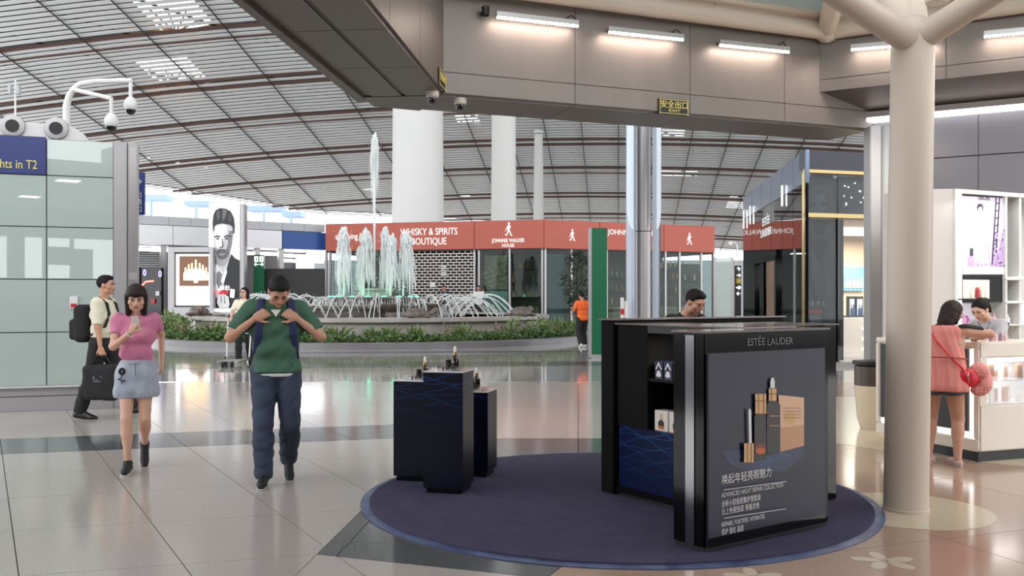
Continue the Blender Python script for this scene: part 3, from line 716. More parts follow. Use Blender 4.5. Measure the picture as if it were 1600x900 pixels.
# green pictogram post
m_green = M('sign_green', S(0, 92, 58), .4)
D = 41.9
r = root('pictogram_post', P(404, 520, D), 'slim green post with white pictograms beside the black hoarding', 'sign')
B().ob(Vector((P(396, 0, D).x, D, 0)), (16*D/F, 0, 0), (0, .25, 0), (0, 0, P(0, 398, D).z)).obj('post', m_green, r, bevel=.02)
for px in (400.5, 408.5):
    o = B().ob(P(px-3, 409, D-.02), (5.6*D/F, 0, 0), (0, .015, 0), (0, 0, .24)).obj('pictogram_plate', M('lit_white2', (1, 1, 1)), r)
    B().ob(P(px-1, 407.5, D-.035), (1.6*D/F, 0, 0), (0, .012, 0), (0, 0, .14)).obj('pictogram', m_green, o)
    B().lathe([(0, 0), (.07, 0), (.07, .01), (0, .01)], (0, 0, 0), 12)
    text('arrow', '←' if px < 404 else '→', .26, M('lit_white2', (1, 1, 1)), r, P(px, 416, D-.02), (1, 0, 0))

# big green information post in front of the whisky shop
D = 22.9
r = root('information_post', (2.13, D, 0), 'tall plain green information post in front of the whisky shop', 'sign')
B().ob(Vector((P(924.5, 0, D).x, D, .10)), (24*D/F, 0, 0), (0, .3, 0), (0, 0, 3.12)).obj('panel', m_green, r, bevel=.01)
B().ob(Vector((P(920.5, 0, D).x, D+.01, .02)), (4*D/F, 0, 0), (0, .3, 0), (0, 0, 3.2)).obj('edge', m_alu, r)
B().ob(Vector((P(924, 0, D).x, D+.02, 0)), (23*D/F, 0, 0), (0, .25, 0), (0, 0, .1)).obj('plinth', m_alu, r)

# ------------------------------------------------------------ whisky shop
V0 = Vector((1.476, 42.8)); VL = Vector((-9.14, 45.4)); VR = Vector((10.3, 47.0))
m_terra = M('terracotta_fascia', S(176, 88, 72), .45, spec=.4)
m_dglass = glass('shop_glass', (.72, .82, .80), .0)
m_let = M('silver_letter', S(232, 228, 222), .35, emit=.25)
ws = root('whisky_shop', v3(V0, 0), 'wide glass shop with terracotta fascia behind the fountain', 'shop')
def face_pts(a, b, t): return a+(b-a)*t
def tpx(px, a, b):
    p = ray_plane(px, HZ, a, b); return (Vector((p.x, p.y))-a).length/(b-a).length
sides = [(VL, V0, [508, 741, 850], 1), (V0, VR, [850, 937, 1037.5, 1117], -1)]
fas = []
for a, c, xs, sg_ in sides:
    d = (c-a).normalized(); n = Vector((d.y, -d.x)); n = n if n.y < 0 else -n
    for x0, x1 in zip(xs[:-1], xs[1:]):
        p = face_pts(a, c, tpx(x0, a, c)); q = face_pts(a, c, tpx(x1, a, c))
        o = B().ob(v3(p-n*.0+d*.012, 3.78), v3(q-p-d*.024, 0), v3(-n*.3, 0), (0, 0, 1.32)).obj('fascia_panel', m_terra, ws, bevel=.01)
    B().ob(v3(a-n*.05, 3.7), v3(c-a, 0), v3(-n*.3, 0), (0, 0, .08)).obj('fascia_soffit', m_line, ws)
    B().ob(v3(a-n*.32, 3.7), v3(c-a, 0), v3(-n*5.0, 0), (0, 0, .1)).obj('shop_ceiling', M('shop_ceiling', S(86, 84, 82), .7), ws)
    B().ob(v3(a-n*4.6, 0), v3(c-a, 0), v3(-n*.1, 0), (0, 0, 3.7)).obj('back_wall', M('shop_back', S(72, 66, 60), .6), ws)
dL = (V0-VL).normalized(); nL = Vector((dL.y, -dL.x)); dR = (VR-V0).normalized(); nR = Vector((dR.y, -dR.x))
def onL(px, z, off=.0):
    p = ray_plane(px, HZ, VL+nL*off, V0+nL*off); p.z = z; return p
def onR(px, z, off=.0):
    p = ray_plane(px, HZ, V0+nR*off, VR+nR*off); p.z = z; return p
def zL(px, y): p = ray_plane(px, y, VL, V0); return p.z
def zR(px, y): p = ray_plane(px, y, V0, VR); return p.z
x3 = v3(dL, 0); xr3 = v3(dR, 0)
text('fascia_lettering', 'WHISKY & SPIRITS\nBOUTIQUE', .46, m_let, ws, onL(670, zL(670, 367), .02), x3, bold=.002, maxw=(onL(714, 0)-onL(625, 0)).length)
text('fascia_lettering', 'shopping fa', .42, m_let, ws, onL(524, zL(524, 374), .02), x3, align='LEFT', maxw=(onL(566, 0)-onL(522, 0)).length)
text('fascia_lettering', 'Johnnie Walker'.upper(), .25, m_let, ws, onL(794, zL(794, 378.5), .02), x3, bold=.002, maxw=(onL(820, 0)-onL(769, 0)).length)
text('fascia_lettering', 'HOUSE', .22, m_let, ws, onL(794, zL(794, 386), .02), x3, bold=.002, maxw=(onL(803, 0)-onL(784, 0)).length)
text('fascia_lettering', 'JOHNNIE WALKER', .34, m_let, ws, onR(950, zR(950, 366), .02), xr3, align='LEFT', maxw=(onR(1028, 0)-onR(950, 0)).length)
# striding-figure emblem: hat, coat, legs, cane
man = [[(-.07, .92), (.10, .90), (.09, .99), (-.03, 1.0)], [(-.12, .90), (.14, .875), (.14, .895), (-.12, .92)], [(-.05, .88), (.07, .87), (.06, .77), (-.03, .76)],
       [(-.10, .76), (.10, .78), (.13, .6), (.08, .42), (-.02, .38), (-.10, .42), (-.20, .36), (-.14, .55)], [(-.10, .74), (-.25, .58), (-.20, .53), (-.05, .64)], [(.10, .74), (.22, .66), (.12, .52), (.06, .56)],
       [(.08, .42), (.22, .22), (.27, .05), (.38, .02), (.38, -.02), (.20, -.02), (.13, .2), (-.02, .36)], [(-.02, .40), (-.14, .24), (-.28, .08), (-.38, .10), (-.40, .05), (-.24, -.02), (-.06, .18), (.05, .34)], [(-.24, .56), (-.40, .28), (-.385, .27), (-.22, .54)]]
def emblem(c, xd, h):
    b = B(); n = xd.cross(Vector((0, 0, 1)))
    for i, pg in enumerate(man): b.prism([c+xd*x*h*.75+Vector((0, 0, y*h))+n*.002*i for x, y in pg], n*.02)
    b.obj('emblem', m_let, ws, smooth=False)
emblem(onL(795, zL(795, 368), .01), x3, .62); emblem(onR(894, zR(894, 376), .01), xr3, .54); emblem(onR(1077, zR(1077, 382), .01), xr3, .58)
# posts and glazing
for px in (509, 515, 545, 640, 741, 748, 796, 847): B().ob(onL(px, 0, -.05)-v3(dL, 0)*.04, x3*.09, v3(nL*-.12, 0), (0, 0, 3.78)).obj('mullion', m_alu, ws)
for px in (852, 893, 948, 1040, 1062, 1096, 1115): B().ob(onR(px, 0, -.05)-xr3*.04, xr3*.10, v3(nR*-.12, 0), (0, 0, 3.78)).obj('mullion', m_alu, ws)
for a, c in ((517, 545), (545, 640), (749, 796), (797, 846)): B().ob(onL(a, .05, -.09), onL(c, 0, -.09)-onL(a, 0, -.09), v3(nL*-.02, 0), (0, 0, 3.7)).obj('glass_pane', m_dglass, ws)
for a, c in ((853, 893), (894, 948), (949, 1039), (1041, 1061), (1063, 1095), (1097, 1114)): B().ob(onR(a, .05, -.09), onR(c, 0, -.09)-onR(a, 0, -.09), v3(nR*-.02, 0), (0, 0, 3.7)).obj('glass_pane', m_dglass, ws)
# roller grille of brick-bonded links
b = B(); m_link = M('grille_link', S(196, 186, 182), .4, metal=.3); p0 = onL(641, 0, -.12); p1 = onL(740, 0, -.12); Lg = (p1-p0).length; nrow = 24
for k in range(nrow+1):
    z = .4+3.3*k/nrow; b.ob(p0+Vector((0, 0, z)), x3*Lg, v3(nL*-.03, 0), (0, 0, .042))
    if k < nrow:
        m_ = 11
        for j in range(m_+1):
            x = (j+(.5 if k % 2 else 0))*Lg/m_
            if x < Lg-.03: b.ob(p0+x3*x+Vector((0, 0, z)), x3*.035, v3(nL*-.03, 0), (0, 0, 3.3/nrow))
b.obj('roller_grille', m_link, ws, smooth=False, kind='stuff')
B().ob(onL(641, 0, -.5), onL(740, 0, -.5)-onL(641, 0, -.5), v3(nL*-.05, 0), (0, 0, 3.7)).obj('dark_partition', M('shop_black', S(22, 20, 22), .7), ws)
for z in (2.55, 2.65, 2.75, 2.85, 2.95): B().ob(onL(689-(2.55-z)*-.5, z, -.06), x3*.28, v3(nL*.02, 0), (0, 0, .05)).obj('shutter_label', m_white, ws)
B().ob(onL(672, 2.0, -.06), x3*.26, v3(nL*.02, 0), (0, 0, .24)).obj('notice', m_white, ws)
# display wall, shelves and bottles behind the glass
m_wood = M('dark_shelf', S(60, 50, 42), .5); m_drawer = M('beige_drawer', S(126, 114, 96), .5)
bm_cols = [M('bottle_%d' % i, S(*c), .15) for i, c in enumerate(((120, 70, 30), (40, 60, 50), (170, 120, 50), (30, 30, 34), (200, 190, 170)))]
def bottle_b(b, c, h, r, mi=0, n=8):
    b.lathe([(r, 0), (r, h*.6), (r*.35, h*.76), (r*.35, h), (0, h)], c, n, mi)
proto_b = []
for i in range(5):
    b = B(); bottle_b(b, (0, 0, 0), .34, .055); o = b.obj('shelf_bottle', bm_cols[i], origin=(0, 0, 0)); proto_b.append(o)
used_b = [0]*5
def shelf_unit(fn, x0, x1, off, zlist, name, lab, labb, grp, dn, xd, drawers=True, step=.26):
    p, q = fn(x0, 0, off), fn(x1, 0, off); L = (q-p).length; r = root(name, p, lab, 'shelf')
    B().ob(p, xd*L, v3(dn*-.06, 0), (0, 0, 3.3)).obj('back_panel', m_wood, r)
    if drawers:
        for k in range(2):
            for j in range(max(1, int(L/1.1))):
                w_ = L/max(1, int(L/1.1)); B().ob(p+xd*(w_*j+.02)+Vector((0, 0, .08+.5*k)), xd*(w_-.04), v3(dn*.45, 0), (0, 0, .47)).obj('drawer', m_drawer, r, bevel=.01)
    cn_ = ['amber', 'green', 'golden', 'black', 'pale']
    for iz, z in enumerate(zlist):
        B().ob(p+Vector((0, 0, z)), xd*L, v3(dn*.35, 0), (0, 0, .04)).obj('shelf', m_grey if not drawers else m_wood, r)
        x = .12
        while x < L-.1:
            i = RND.randrange(5); loc = p+xd*x+v3(dn*.18, z+.04)
            if not used_b[i]: used_b[i] = 1; o = proto_b[i]; o.location = loc
            else: o = dup(proto_b[i], None, loc)
            tag(o, labb.replace('small bottle on the', cn_[i]+' bottle on the '+['lowest', 'second', 'third', 'fourth'][iz]+' board of the'), 'bottle', grp); o.scale = (1, 1, RND.uniform(.8, 1.1)); x += step*RND.uniform(.8, 1.5)
shelf_unit(onR, 950, 972, -2.2, [1.1, 1.8, 2.5], 'bottle_shelf', 'dark shelf of bottles right of the green post', 'small bottle on the dark shelf right of the green post', 'bottles right of the green post', nR, xr3)
shelf_unit(onR, 1016, 1064, -2.2, [1.1, 1.75, 2.4, 3.0], 'bottle_shelf', 'dark shelf of bottles right of the silver column', 'small bottle on the dark shelf right of the silver column', 'bottles right of the silver column', nR, xr3)
shelf_unit(onR, 1064, 1094, -2.8, [1.1, 1.75, 2.4], 'bottle_shelf', 'dark shelf of bottles at the right end of the whisky shop', 'small bottle on the shelf at the right shop end', 'bottles at the right end', nR, xr3)
shelf_unit(onL, 754, 794, -2.0, [1.6, 2.05, 2.5], 'bottle_shelf', 'shelf of bottles left of the doorway under the striding emblem', 'small bottle on the shelf under the striding emblem', 'bottles under the striding emblem', nL, x3)
shelf_unit(onL, 800, 842, -2.6, [1.5, 2.2, 2.9], 'bottle_shelf', 'dark shelf of bottles at the corner of the whisky shop', 'small bottle on the shop corner shelf', 'bottles at the shop corner', nL, x3)
p = onL(757, 1.9, -.5); b = B()
o = B().ob(p, onL(793, 0, -.5)-onL(757, 0, -.5), v3(nL*-.04, 0), (0, 0, 1.6)).obj('wall_picture', M('brown_picture', S(108, 92, 74), .6, var=(4, S(168, 150, 120), 2, (1, 1, 3)))); tag(o, 'brown picture behind the glass under the striding emblem', 'picture')
B().ob(onL(757, .5, -.45), onL(793, 0, -.45)-onL(757, 0, -.45), v3(nL*-.04, 0), (0, 0, 1.3)).obj('frosted_panel', M('frosted_green', S(150, 176, 166), .4), ws)
o = B().ob(onR(854, .15, -.4), onR(883, 0, -.4)-onR(854, 0, -.4), v3(nR*-.08, 0), (0, 0, 3.4)).obj('teal_screen', M('dark_teal', S(18, 66, 78), .3, var=(.8, S(12, 26, 44), 1)), smooth=False); tag(o, 'dark teal display panel at the corner of the whisky shop', 'screen')
B().ob(v3(VL-dL*.0, 0), x3*(V0-VL).length, v3(nL*1.3, 0), (0, 0, .3)).obj('step', M('step_stone', S(140, 136, 132), .4), ws)
B().ob(v3(V0+nR*0, 0), xr3*(VR-V0).length, v3(nR*.1, 0), (0, 0, .3)).obj('step', M('step_stone', S(140, 136, 132)), ws)
for x, y in ((-6, 46.6), (-1, 46), (4, 45.3), (8, 47.5)): area('whisky_shop_light', (x, y, 3.6), 1.2, 16, (1, .92, .8))

# far white columns
for px0, px1, pt0, pt1, D, zt_, lab in ((612, 694, 616, 692, 55, 33, 'huge white column behind the whisky shop, widest of three'), (767, 807, 770, 806, 62, 32, 'white column behind the striding emblem, middle of three'), (832, 851, 835, 849, 97, None, 'slender white column behind the shop corner, thinnest of three')):
    x = (px0+px1)/2; p = P(x, HZ, D); zt2 = zt_ or P(0, 204, D).z; r0 = (px1-px0)/2*D/F; y_t = 165 if zt_ else 204
    r1 = (pt1-pt0)/2*D/F; zz = P(0, y_t, D).z; slope = (r1-r0)/(zz-P(0, 345, D).z)
    ztop = 40-.217*D-.4
    co = root('roof_column', (p.x, D, 0), lab, 'column', group='white roof columns')
    B().cyl((p.x, D, 0), (p.x, D, min(ztop, zz if not zt_ else ztop)), r0+.02, r1*.96, 32).obj('shaft', m_white, co)
    B().lathe([(r1*1.0, 0), (r1*1.06, .15), (r1*1.06, .3)], (p.x, D, (ztop if zt_ else zz)-.3), 24).obj('head', m_white, co)

# silver column with curved wing panels
D = 16.0; cx0 = P(1005, 0, D).x
r = root('panel_column', (cx0, D, 0), 'silver column flanked by curved blue-grey wing panels behind the display island', 'column')
B().cyl((cx0, D, 0), (cx0, D, 6.2), .135, .135, 28).obj('shaft', m_alu, r)
B().tube([(cx0, D, 2.63), (cx0, D, 2.645)], .1365, 28).obj('ring_joint', m_line, r)
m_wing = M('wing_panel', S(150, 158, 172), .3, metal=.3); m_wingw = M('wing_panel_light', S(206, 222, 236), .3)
for sgn in (-1, 1):
    for m, r_, a0, a1, z0, z1 in ((m_wing, .31, .0, .9, 0, 6.2),):
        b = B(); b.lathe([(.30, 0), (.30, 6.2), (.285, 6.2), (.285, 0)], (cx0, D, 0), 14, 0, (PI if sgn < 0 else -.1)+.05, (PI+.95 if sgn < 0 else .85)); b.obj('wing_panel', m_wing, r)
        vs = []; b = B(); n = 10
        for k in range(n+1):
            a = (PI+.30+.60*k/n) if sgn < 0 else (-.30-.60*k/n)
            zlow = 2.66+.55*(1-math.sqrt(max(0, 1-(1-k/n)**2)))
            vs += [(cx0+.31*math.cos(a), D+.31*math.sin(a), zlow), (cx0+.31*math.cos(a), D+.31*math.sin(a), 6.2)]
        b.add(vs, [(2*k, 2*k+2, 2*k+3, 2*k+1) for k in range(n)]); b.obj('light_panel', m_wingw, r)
for px, c_ in ((969.5, (235, 235, 235)), (976, (240, 240, 240))):
    p = P(px, 498, D-.25); o = B().ob(p, (.06, 0, 0), (0, .02, 0), (0, 0, .36 if px < 972 else .30)).obj('sticker_sign', m_white, r)
    if px < 972: B().ob(p+Vector((0, -.004, .07)), (.06, 0, 0), (0, .003, 0), (0, 0, .1)).obj('red_mark', M('signal_red', S(190, 40, 40)), o)

# far partition and arrow sign right of the whisky shop
D = 36.
r = root('glass_screen_wall', P(1128, 520, D), 'pale panelled partition right of the whisky shop', 'partition')
for k, (y0, y1) in enumerate(((403, 418), (418.6, 436), (436.6, 455), (455.6, 486), (486.6, 523))):
    for a, c in ((1119, 1142),): B().ob(P(a, y1, D), ((c-a)*D/F, 0, 0), (0, .1, 0), (0, 0, (y1-y0)*D/F)).obj('panel', m_pale, r)
for a, w_ in ((1115, 4), (1142.2, 4)): B().ob(Vector((P(a, 0, D).x, D, 0)), (w_*D/F, 0, 0), (0, .2, 0), (0, 0, P(0, 402, D).z)).obj('post', m_alu, r)
B().tube([P(1151, 402, D), P(1152, 384, D), P(1149, 379, D), P(1142, 378, D)], .03, 6).obj('camera_arm', m_white, r); B().ball(P(1141, 381, D), .1, 10, 8).obj('camera', m_white, r)
D = 33.
r = root('arrow_sign', P(1153, 520, D), 'black sign column with white arrows and one yellow row', 'sign')
B().ob(Vector((P(1150, 0, D).x, D, 0)), (8*D/F, 0, 0), (0, .2, 0), (0, 0, P(0, 415, D).z)).obj('board', m_black, r)
for k in range(5):
    text('pictogram', '↑✈↗➜←'[k] if k != 1 else '→', .2, m_signy if k == 2 else M('lit_white2', (1, 1, 1)), r, P(1154, 423.5+9.5*k, D-.03), (1, 0, 0))
    if k == 2: B().ob(P(1150.6, 443, D-.01), (7*D/F, 0, 0), (0, .01, 0), (0, 0, .19)).obj('yellow_row', M('row_yellow', S(150, 130, 30), .5), r)
# distant facade closing the hall
fb = B().box(-60, 60, 92, 93, 0, 5.2).obj('wall_far', M('far_facade', S(196, 200, 204), .5), kind='structure', smooth=False)
for k in range(24): B().box(-58+5*k, -57.7+5*k, 91.8, 92, 0, 5.2).obj('facade_post', m_alu, fb, smooth=False)
# outside canopy edges seen against the bright sky
for k, (a, c, y, D) in enumerate(((214, 258, 308, 150), (287, 326, 317, 150), (384, 440, 325, 150), (440, 470, 334, 150))):
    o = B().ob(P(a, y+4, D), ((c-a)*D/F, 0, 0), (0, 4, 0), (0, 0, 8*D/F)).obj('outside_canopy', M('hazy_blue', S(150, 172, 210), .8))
    tag(o, ['grey-blue canopy edge outside, above the white fascia at far left', 'grey-blue canopy edge outside, just left of the portrait pillar', 'long grey-blue canopy edge outside, right of the portrait pillar', 'short grey-blue canopy edge outside, above the blue fascia'][k], 'canopy', 'canopy edges outside')
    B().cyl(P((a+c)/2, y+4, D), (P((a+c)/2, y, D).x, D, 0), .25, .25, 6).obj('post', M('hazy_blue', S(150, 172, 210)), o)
# ------------------------------------------------------------ fountain
FC = Vector((-5.12, 34.5, 0))
m_stone = M('fountain_stone', S(176, 170, 164), .35, var=(1.6, S(150, 144, 138), 1), bump=(6, .2))
m_stoned = M('fountain_stone_wet', S(92, 84, 78), .22, var=(1.2, S(66, 60, 56), 1, (1, 1, 4)))
m_kerb = M('kerb_stone', S(122, 120, 123), .3, var=(2, S(106, 104, 107), 1))
m_pool = M('pool_water', S(96, 112, 110), .04, spec=.6)
m_soil = M('planter_soil', S(52, 44, 34), .9)
def water_mat():
    m = bpy.data.materials.new('white_water'); m.use_nodes = True; nt = m.node_tree; nt.nodes.clear()
    o = nt.nodes.new('ShaderNodeOutputMaterial'); d = nt.nodes.new('ShaderNodeBsdfDiffuse'); d.inputs[0].default_value = (.95, .97, .97, 1)
    t = nt.nodes.new('ShaderNodeBsdfTranslucent'); t.inputs[0].default_value = (.95, .97, .97, 1); tr = nt.nodes.new('ShaderNodeBsdfTransparent')
    a = nt.nodes.new('ShaderNodeMixShader'); a.inputs[0].default_value = .5; nt.links.new(d.outputs[0], a.inputs[1]); nt.links.new(t.outputs[0], a.inputs[2])
    c = nt.nodes.new('ShaderNodeMixShader'); c.inputs[0].default_value = .8; nt.links.new(tr.outputs[0], c.inputs[1]); nt.links.new(a.outputs[0], c.inputs[2]); nt.links.new(c.outputs[0], o.inputs[0])
    return m
m_water = water_mat()
fo = root('fountain', FC, 'tiered round stone fountain with tall white jets and small arcs', 'fountain')
B().lathe([(7.9, 0), (7.9, .17), (7.87, .2), (7.6, .2), (7.6, .16)], FC, 96).obj('planter_kerb', m_kerb, fo)
B().lathe([(7.6, .17), (6.3, .24)], FC, 64).obj('planter_soil', m_soil, fo)
B().lathe([(6.3, 0), (6.3, .7), (6.45, .72), (6.5, .75), (6.5, .86), (6.46, .88), (5.95, .88), (5.9, .86), (5.9, .6)], FC, 128).obj('basin_wall', m_stone, fo)
B().lathe([(5.9, .8), (2.5, .8)], FC, 64).obj('pool', m_pool, fo)
B().lathe([(2.8, .5), (2.8, 1.08), (2.95, 1.10), (2.95, 1.2), (2.1, 1.2)], FC, 96).obj('lower_tier', m_stoned, fo)
B().lathe([(2.93, 1.2), (2.96, 1.21), (2.96, 1.23), (2.1, 1.23)], FC, 96).obj('lower_tier_lip', m_stone, fo)
B().lathe([(2.0, 1.1), (2.0, 1.38), (2.15, 1.4), (2.15, 1.5), (1.0, 1.5)], FC, 96).obj('upper_tier', m_stoned, fo)
B().lathe([(2.13, 1.5), (2.17, 1.505), (2.17, 1.53), (1.9, 1.53), (1.88, 1.5)], FC, 96).obj('upper_tier_lip', m_stone, fo)
B().lathe([(.65, 1.4), (.65, 1.74), (.75, 1.76), (.75, 1.84), (0, 1.84)], FC, 48).obj('top_basin', m_stone, fo)
m_glow = M('green_lamp', (.05, 1, .45), emit=1.5)
for k in range(9):
    a = -PI/2+(k-4)*.36; B().lathe([(0, 0), (.09, 0), (.09, .05), (0, .07)], FC+Vector((1.62*math.cos(a), 1.62*math.sin(a), 1.5)), 10).obj('green_lamp', m_glow, fo)
for k in range(3):
    a = -PI/2+(k-1)*.7; l = bpy.data.lights.new('fountain_lamp_light', 'POINT'); l.energy = 1.0; l.color = (.1, 1, .5); l.shadow_soft_size = .08
    lo = bpy.data.objects.new('fountain_lamp_light', l); COL.objects.link(lo); lo.location = FC+Vector((1.3*math.cos(a), 1.3*math.sin(a), 1.62))
def jet(px, y0, y1, D, wid, nst, sway=0., low=0.):
    b = B(); p = P(px, y0, D); h = (y0-y1)*D/F; rr = RND
    k = 14; pts = [p+Vector((sway*(i/k)**2*h*.1+rr.uniform(-.006, .006), 0, h*i/k)) for i in range(k+1)]
    b.tube(pts, [.035+.02*(i/k) for i in range(k+1)], 6)
    # frothy head: overlapping lumps
    for i in range(int(nst*1.1)):
        t = rr.random()**.8; z = h*(.68+.28*low+(.32-.28*low)*t); r_ = wid*(.62*(1-abs(t-.55)*1.3))*rr.random()**.7
        a = rr.uniform(0, 2*PI); c = p+Vector((sway*.1*h+r_*math.cos(a), r_*math.sin(a), z)); s_ = rr.uniform(.02, .055)
        b.ball(c, (s_, s_, s_*rr.uniform(1.2, 3)), 6, 5)
    for i in range(nst):
        a = rr.uniform(0, 2*PI); z0 = h*rr.uniform(.72+.2*low, 1.0); r0 = wid*rr.uniform(.1, .5); v = wid*rr.uniform(.3, 1.5); t0 = rr.uniform(0, .75-low); t1 = min(1., t0+rr.uniform(.1, .35))
        pts = []
        for q in range(5):
            t = t0+(t1-t0)*q/4; pts.append(p+Vector((sway*.1*h+(r0+v*t*.4)*math.cos(a), (r0+v*t*.4)*math.sin(a), z0*(1-t*t))))
        b.tube(pts, [.004, .014, .017, .013, .004], 4, 0, False)
    for i in range(nst):
        a = rr.uniform(0, 2*PI); c = p+Vector((wid*1.1*rr.random()*math.cos(a), wid*rr.random()*math.sin(a), h*rr.uniform(.05+low, .97))); b.ball(c, (.009, .009, .02), 4, 3)
    o = b.obj('water_jet', m_water, fo); return o
jd = 33.2
jet(537, 462, 358, jd, .36, 170); jet(566, 462, 361, jd+.3, .38, 170, .6); jet(598, 462, 358, jd+1.2, .30, 140, .4); jet(610, 462, 370, jd, .30, 140, .3); jet(630, 462, 365, jd+.2, .38, 190, .5); jet(561, 462, 388, jd+.9, .16, 60)
o = jet(585, 448, 212, 34.5, .24, 170, 0., .45)
def arc(a, r0, r1, z0, zp, z1, th=.018, da=0.):
    pts = []
    for k in range(13):
        t = k/12; r_ = r0+(r1-r0)*t; z = z0*(1-t)+z1*t+4*(zp-(z0+z1)/2)*t*(1-t); aa = a+da*t
        pts.append(FC+Vector((r_*math.cos(aa), r_*math.sin(aa), z)))
    b = B(); b.tube(pts, [th*(.8+.5*t/12) for t in range(13)], 6)
    for i in range(14):
        q = RND.choice(pts[6:]); b.ball(q+Vector((RND.gauss(0, .04), RND.gauss(0, .04), RND.gauss(0, .05))), (.011, .011, .02), 4, 3)
    b.obj('water_arc', m_water, fo)
for k in range(44): a = 2*PI*k/44; arc(a, 5.3, 3.3, .85, RND.uniform(1.5, 1.64), .82, da=.06)
for k in range(30): a = 2*PI*(k+.4)/30; arc(a, 3.05, 4.7, 1.0, RND.uniform(1.4, 1.55), .82, .015, da=-.08)
b = B()     # sheet of drops falling over the tier lips
for i in range(420):
    a = RND.uniform(-PI, 0) if i % 2 else RND.uniform(-1.3, -.2); r_ = 2.2 if i % 2 else 3.0; z0, z1 = (1.5, 1.24) if i % 2 else (1.2, .82)
    zz = RND.uniform(z1, z0); b.tube([FC+Vector((r_*math.cos(a), r_*math.sin(a), zz)), FC+Vector(((r_+.05)*math.cos(a), (r_+.05)*math.sin(a), max(z1, zz-.2)))], .008, 4, 0, False)
b.obj('falling_water', m_water, fo, kind='stuff')
for k in range(300): pass
# stone turtles and bowls on the rim
m_turt = M('turtle_stone', S(120, 106, 98), .4, var=(8, S(84, 74, 68), 1.2), bump=(12, .4))
def turtle(a, r_, z, s, lab):
    c = FC+Vector((r_*math.cos(a), r_*math.sin(a), z)); o = root('stone_turtle', c, lab, 'sculpture', rz=a+PI/2, group='stone turtles on the fountain')
    M4 = Matrix.Translation(c) @ Matrix.Rotation(a+PI/2, 4, 'Z'); q = lambda x, y, z_: M4 @ Vector((x*s, y*s, z_*s))
    b = B(); b.ball(q(0, 0, .12), (.5*s, .38*s, .26*s), 16, 10, 0, Matrix.Rotation(a+PI/2, 3, 'Z')); b.obj('shell', m_turt, o)
    b = B(); b.tube([q(.4, 0, .1), q(.6, 0, .2), q(.74, 0, .26)], [.12*s, .1*s, .12*s], 10); b.ball(q(.76, 0, .27), .13*s, 10, 8); b.obj('head', m_turt, o)
    for sx, sy in ((.3, .34), (.3, -.34), (-.3, .34), (-.3, -.34)):
        b = B(); b.ball(q(sx, sy, .05), (.18*s, .1*s, .07*s), 8, 6, 0, Matrix.Rotation(a+PI/2+sx*sy*6, 3, 'Z')); b.obj('flipper', m_turt, o)
turtle(-.16*PI, 6.2, .88, .85, 'grey stone turtle on the fountain rim, rightmost of three')
turtle(-.385*PI, 6.15, .88, .8, 'grey stone turtle on the fountain rim, middle of three')
turtle(-.87*PI, 6.2, .88, .9, 'grey stone turtle on the fountain rim, leftmost of three')
for a, lab in ((-.27*PI, 'round stone bowl under the arcs at the right of the fountain'), (-.40*PI, 'round stone bowl under the arcs near the middle of the fountain')):
    c = FC+Vector((3.5*math.cos(a), 3.5*math.sin(a), .8)); b = B().lathe([(.0, 0), (.2, 0), (.15, .2), (.32, .34), (.38, .46), (.34, .5), (.28, .44), (0, .4)], c, 18)
    tag(b.obj('stone_bowl', m_turt), lab, 'bowl', 'stone bowls in the fountain')
# planting
m_lf = [M('leaf_dark', S(58, 88, 42), .5, var=(9, S(84, 112, 54), 1)), M('leaf_mid', S(86, 112, 58), .5, var=(9, S(120, 138, 80), 1)), M('leaf_red', S(142, 112, 102), .5, var=(9, S(96, 112, 64), 1.4)), M('leaf_night', S(30, 48, 28), .5)]
def leafplant(kind, n, seed):
    r_ = random.Random(seed); b = B()
    for i in range(n):
        a = r_.uniform(0, 2*PI)
        if kind == 'spiky':
            t = r_.uniform(.15, .9); L = r_.uniform(.4, .7); d = Vector((math.cos(a)*t, math.sin(a)*t, 1)).normalized(); base = Vector((math.cos(a)*.06, math.sin(a)*.06, .0)); w_ = .05
        elif kind == 'cover':
            rr = .36*math.sqrt(r_.random()); base = Vector((rr*math.cos(a)*1.2, rr*math.sin(a)*.9, r_.uniform(0, .2))); L = r_.uniform(.12, .2); d = Vector((r_.gauss(0, 1), r_.gauss(0, 1), r_.uniform(.1, 1))).normalized(); w_ = .075
        else:
            rr = .3*math.sqrt(r_.random()); base = Vector((rr*math.cos(a), rr*math.sin(a), r_.uniform(.05, .5))); L = r_.uniform(.16, .3); d = Vector((r_.gauss(0, .7), r_.gauss(0, .7), r_.uniform(.3, 1))).normalized(); w_ = .06
        s_ = d.cross(Vector((r_.gauss(0, 1), r_.gauss(0, 1), .3))).normalized(); droop = Vector((0, 0, -.25*L))
        m1 = base+d*L*.5; tip = base+d*L+droop
        b.add([base, m1+s_*w_/2, tip, m1-s_*w_/2, m1+Vector((0, 0, .015))], [(0, 1, 4), (1, 2, 4), (2, 3, 4), (3, 0, 4)])
    return b
kinds = {'cover': ('ground_cover', 'low dark green ground cover spilling over the planter kerb', 'ground cover along the planter', m_lf[0], 110),
         'spiky': ('spiky_plant', 'spiky green plant standing in the fountain planter', 'spiky plants in the planter', m_lf[1], 44),
         'bush': ('leafy_shrub', 'loose leafy shrub in the fountain planter', 'leafy shrubs in the planter', m_lf[1], 90), 'red': ('reddish_shrub', 'reddish leafy shrub in the fountain planter', 'reddish shrubs in the planter', m_lf[2], 80)}
pp = {}
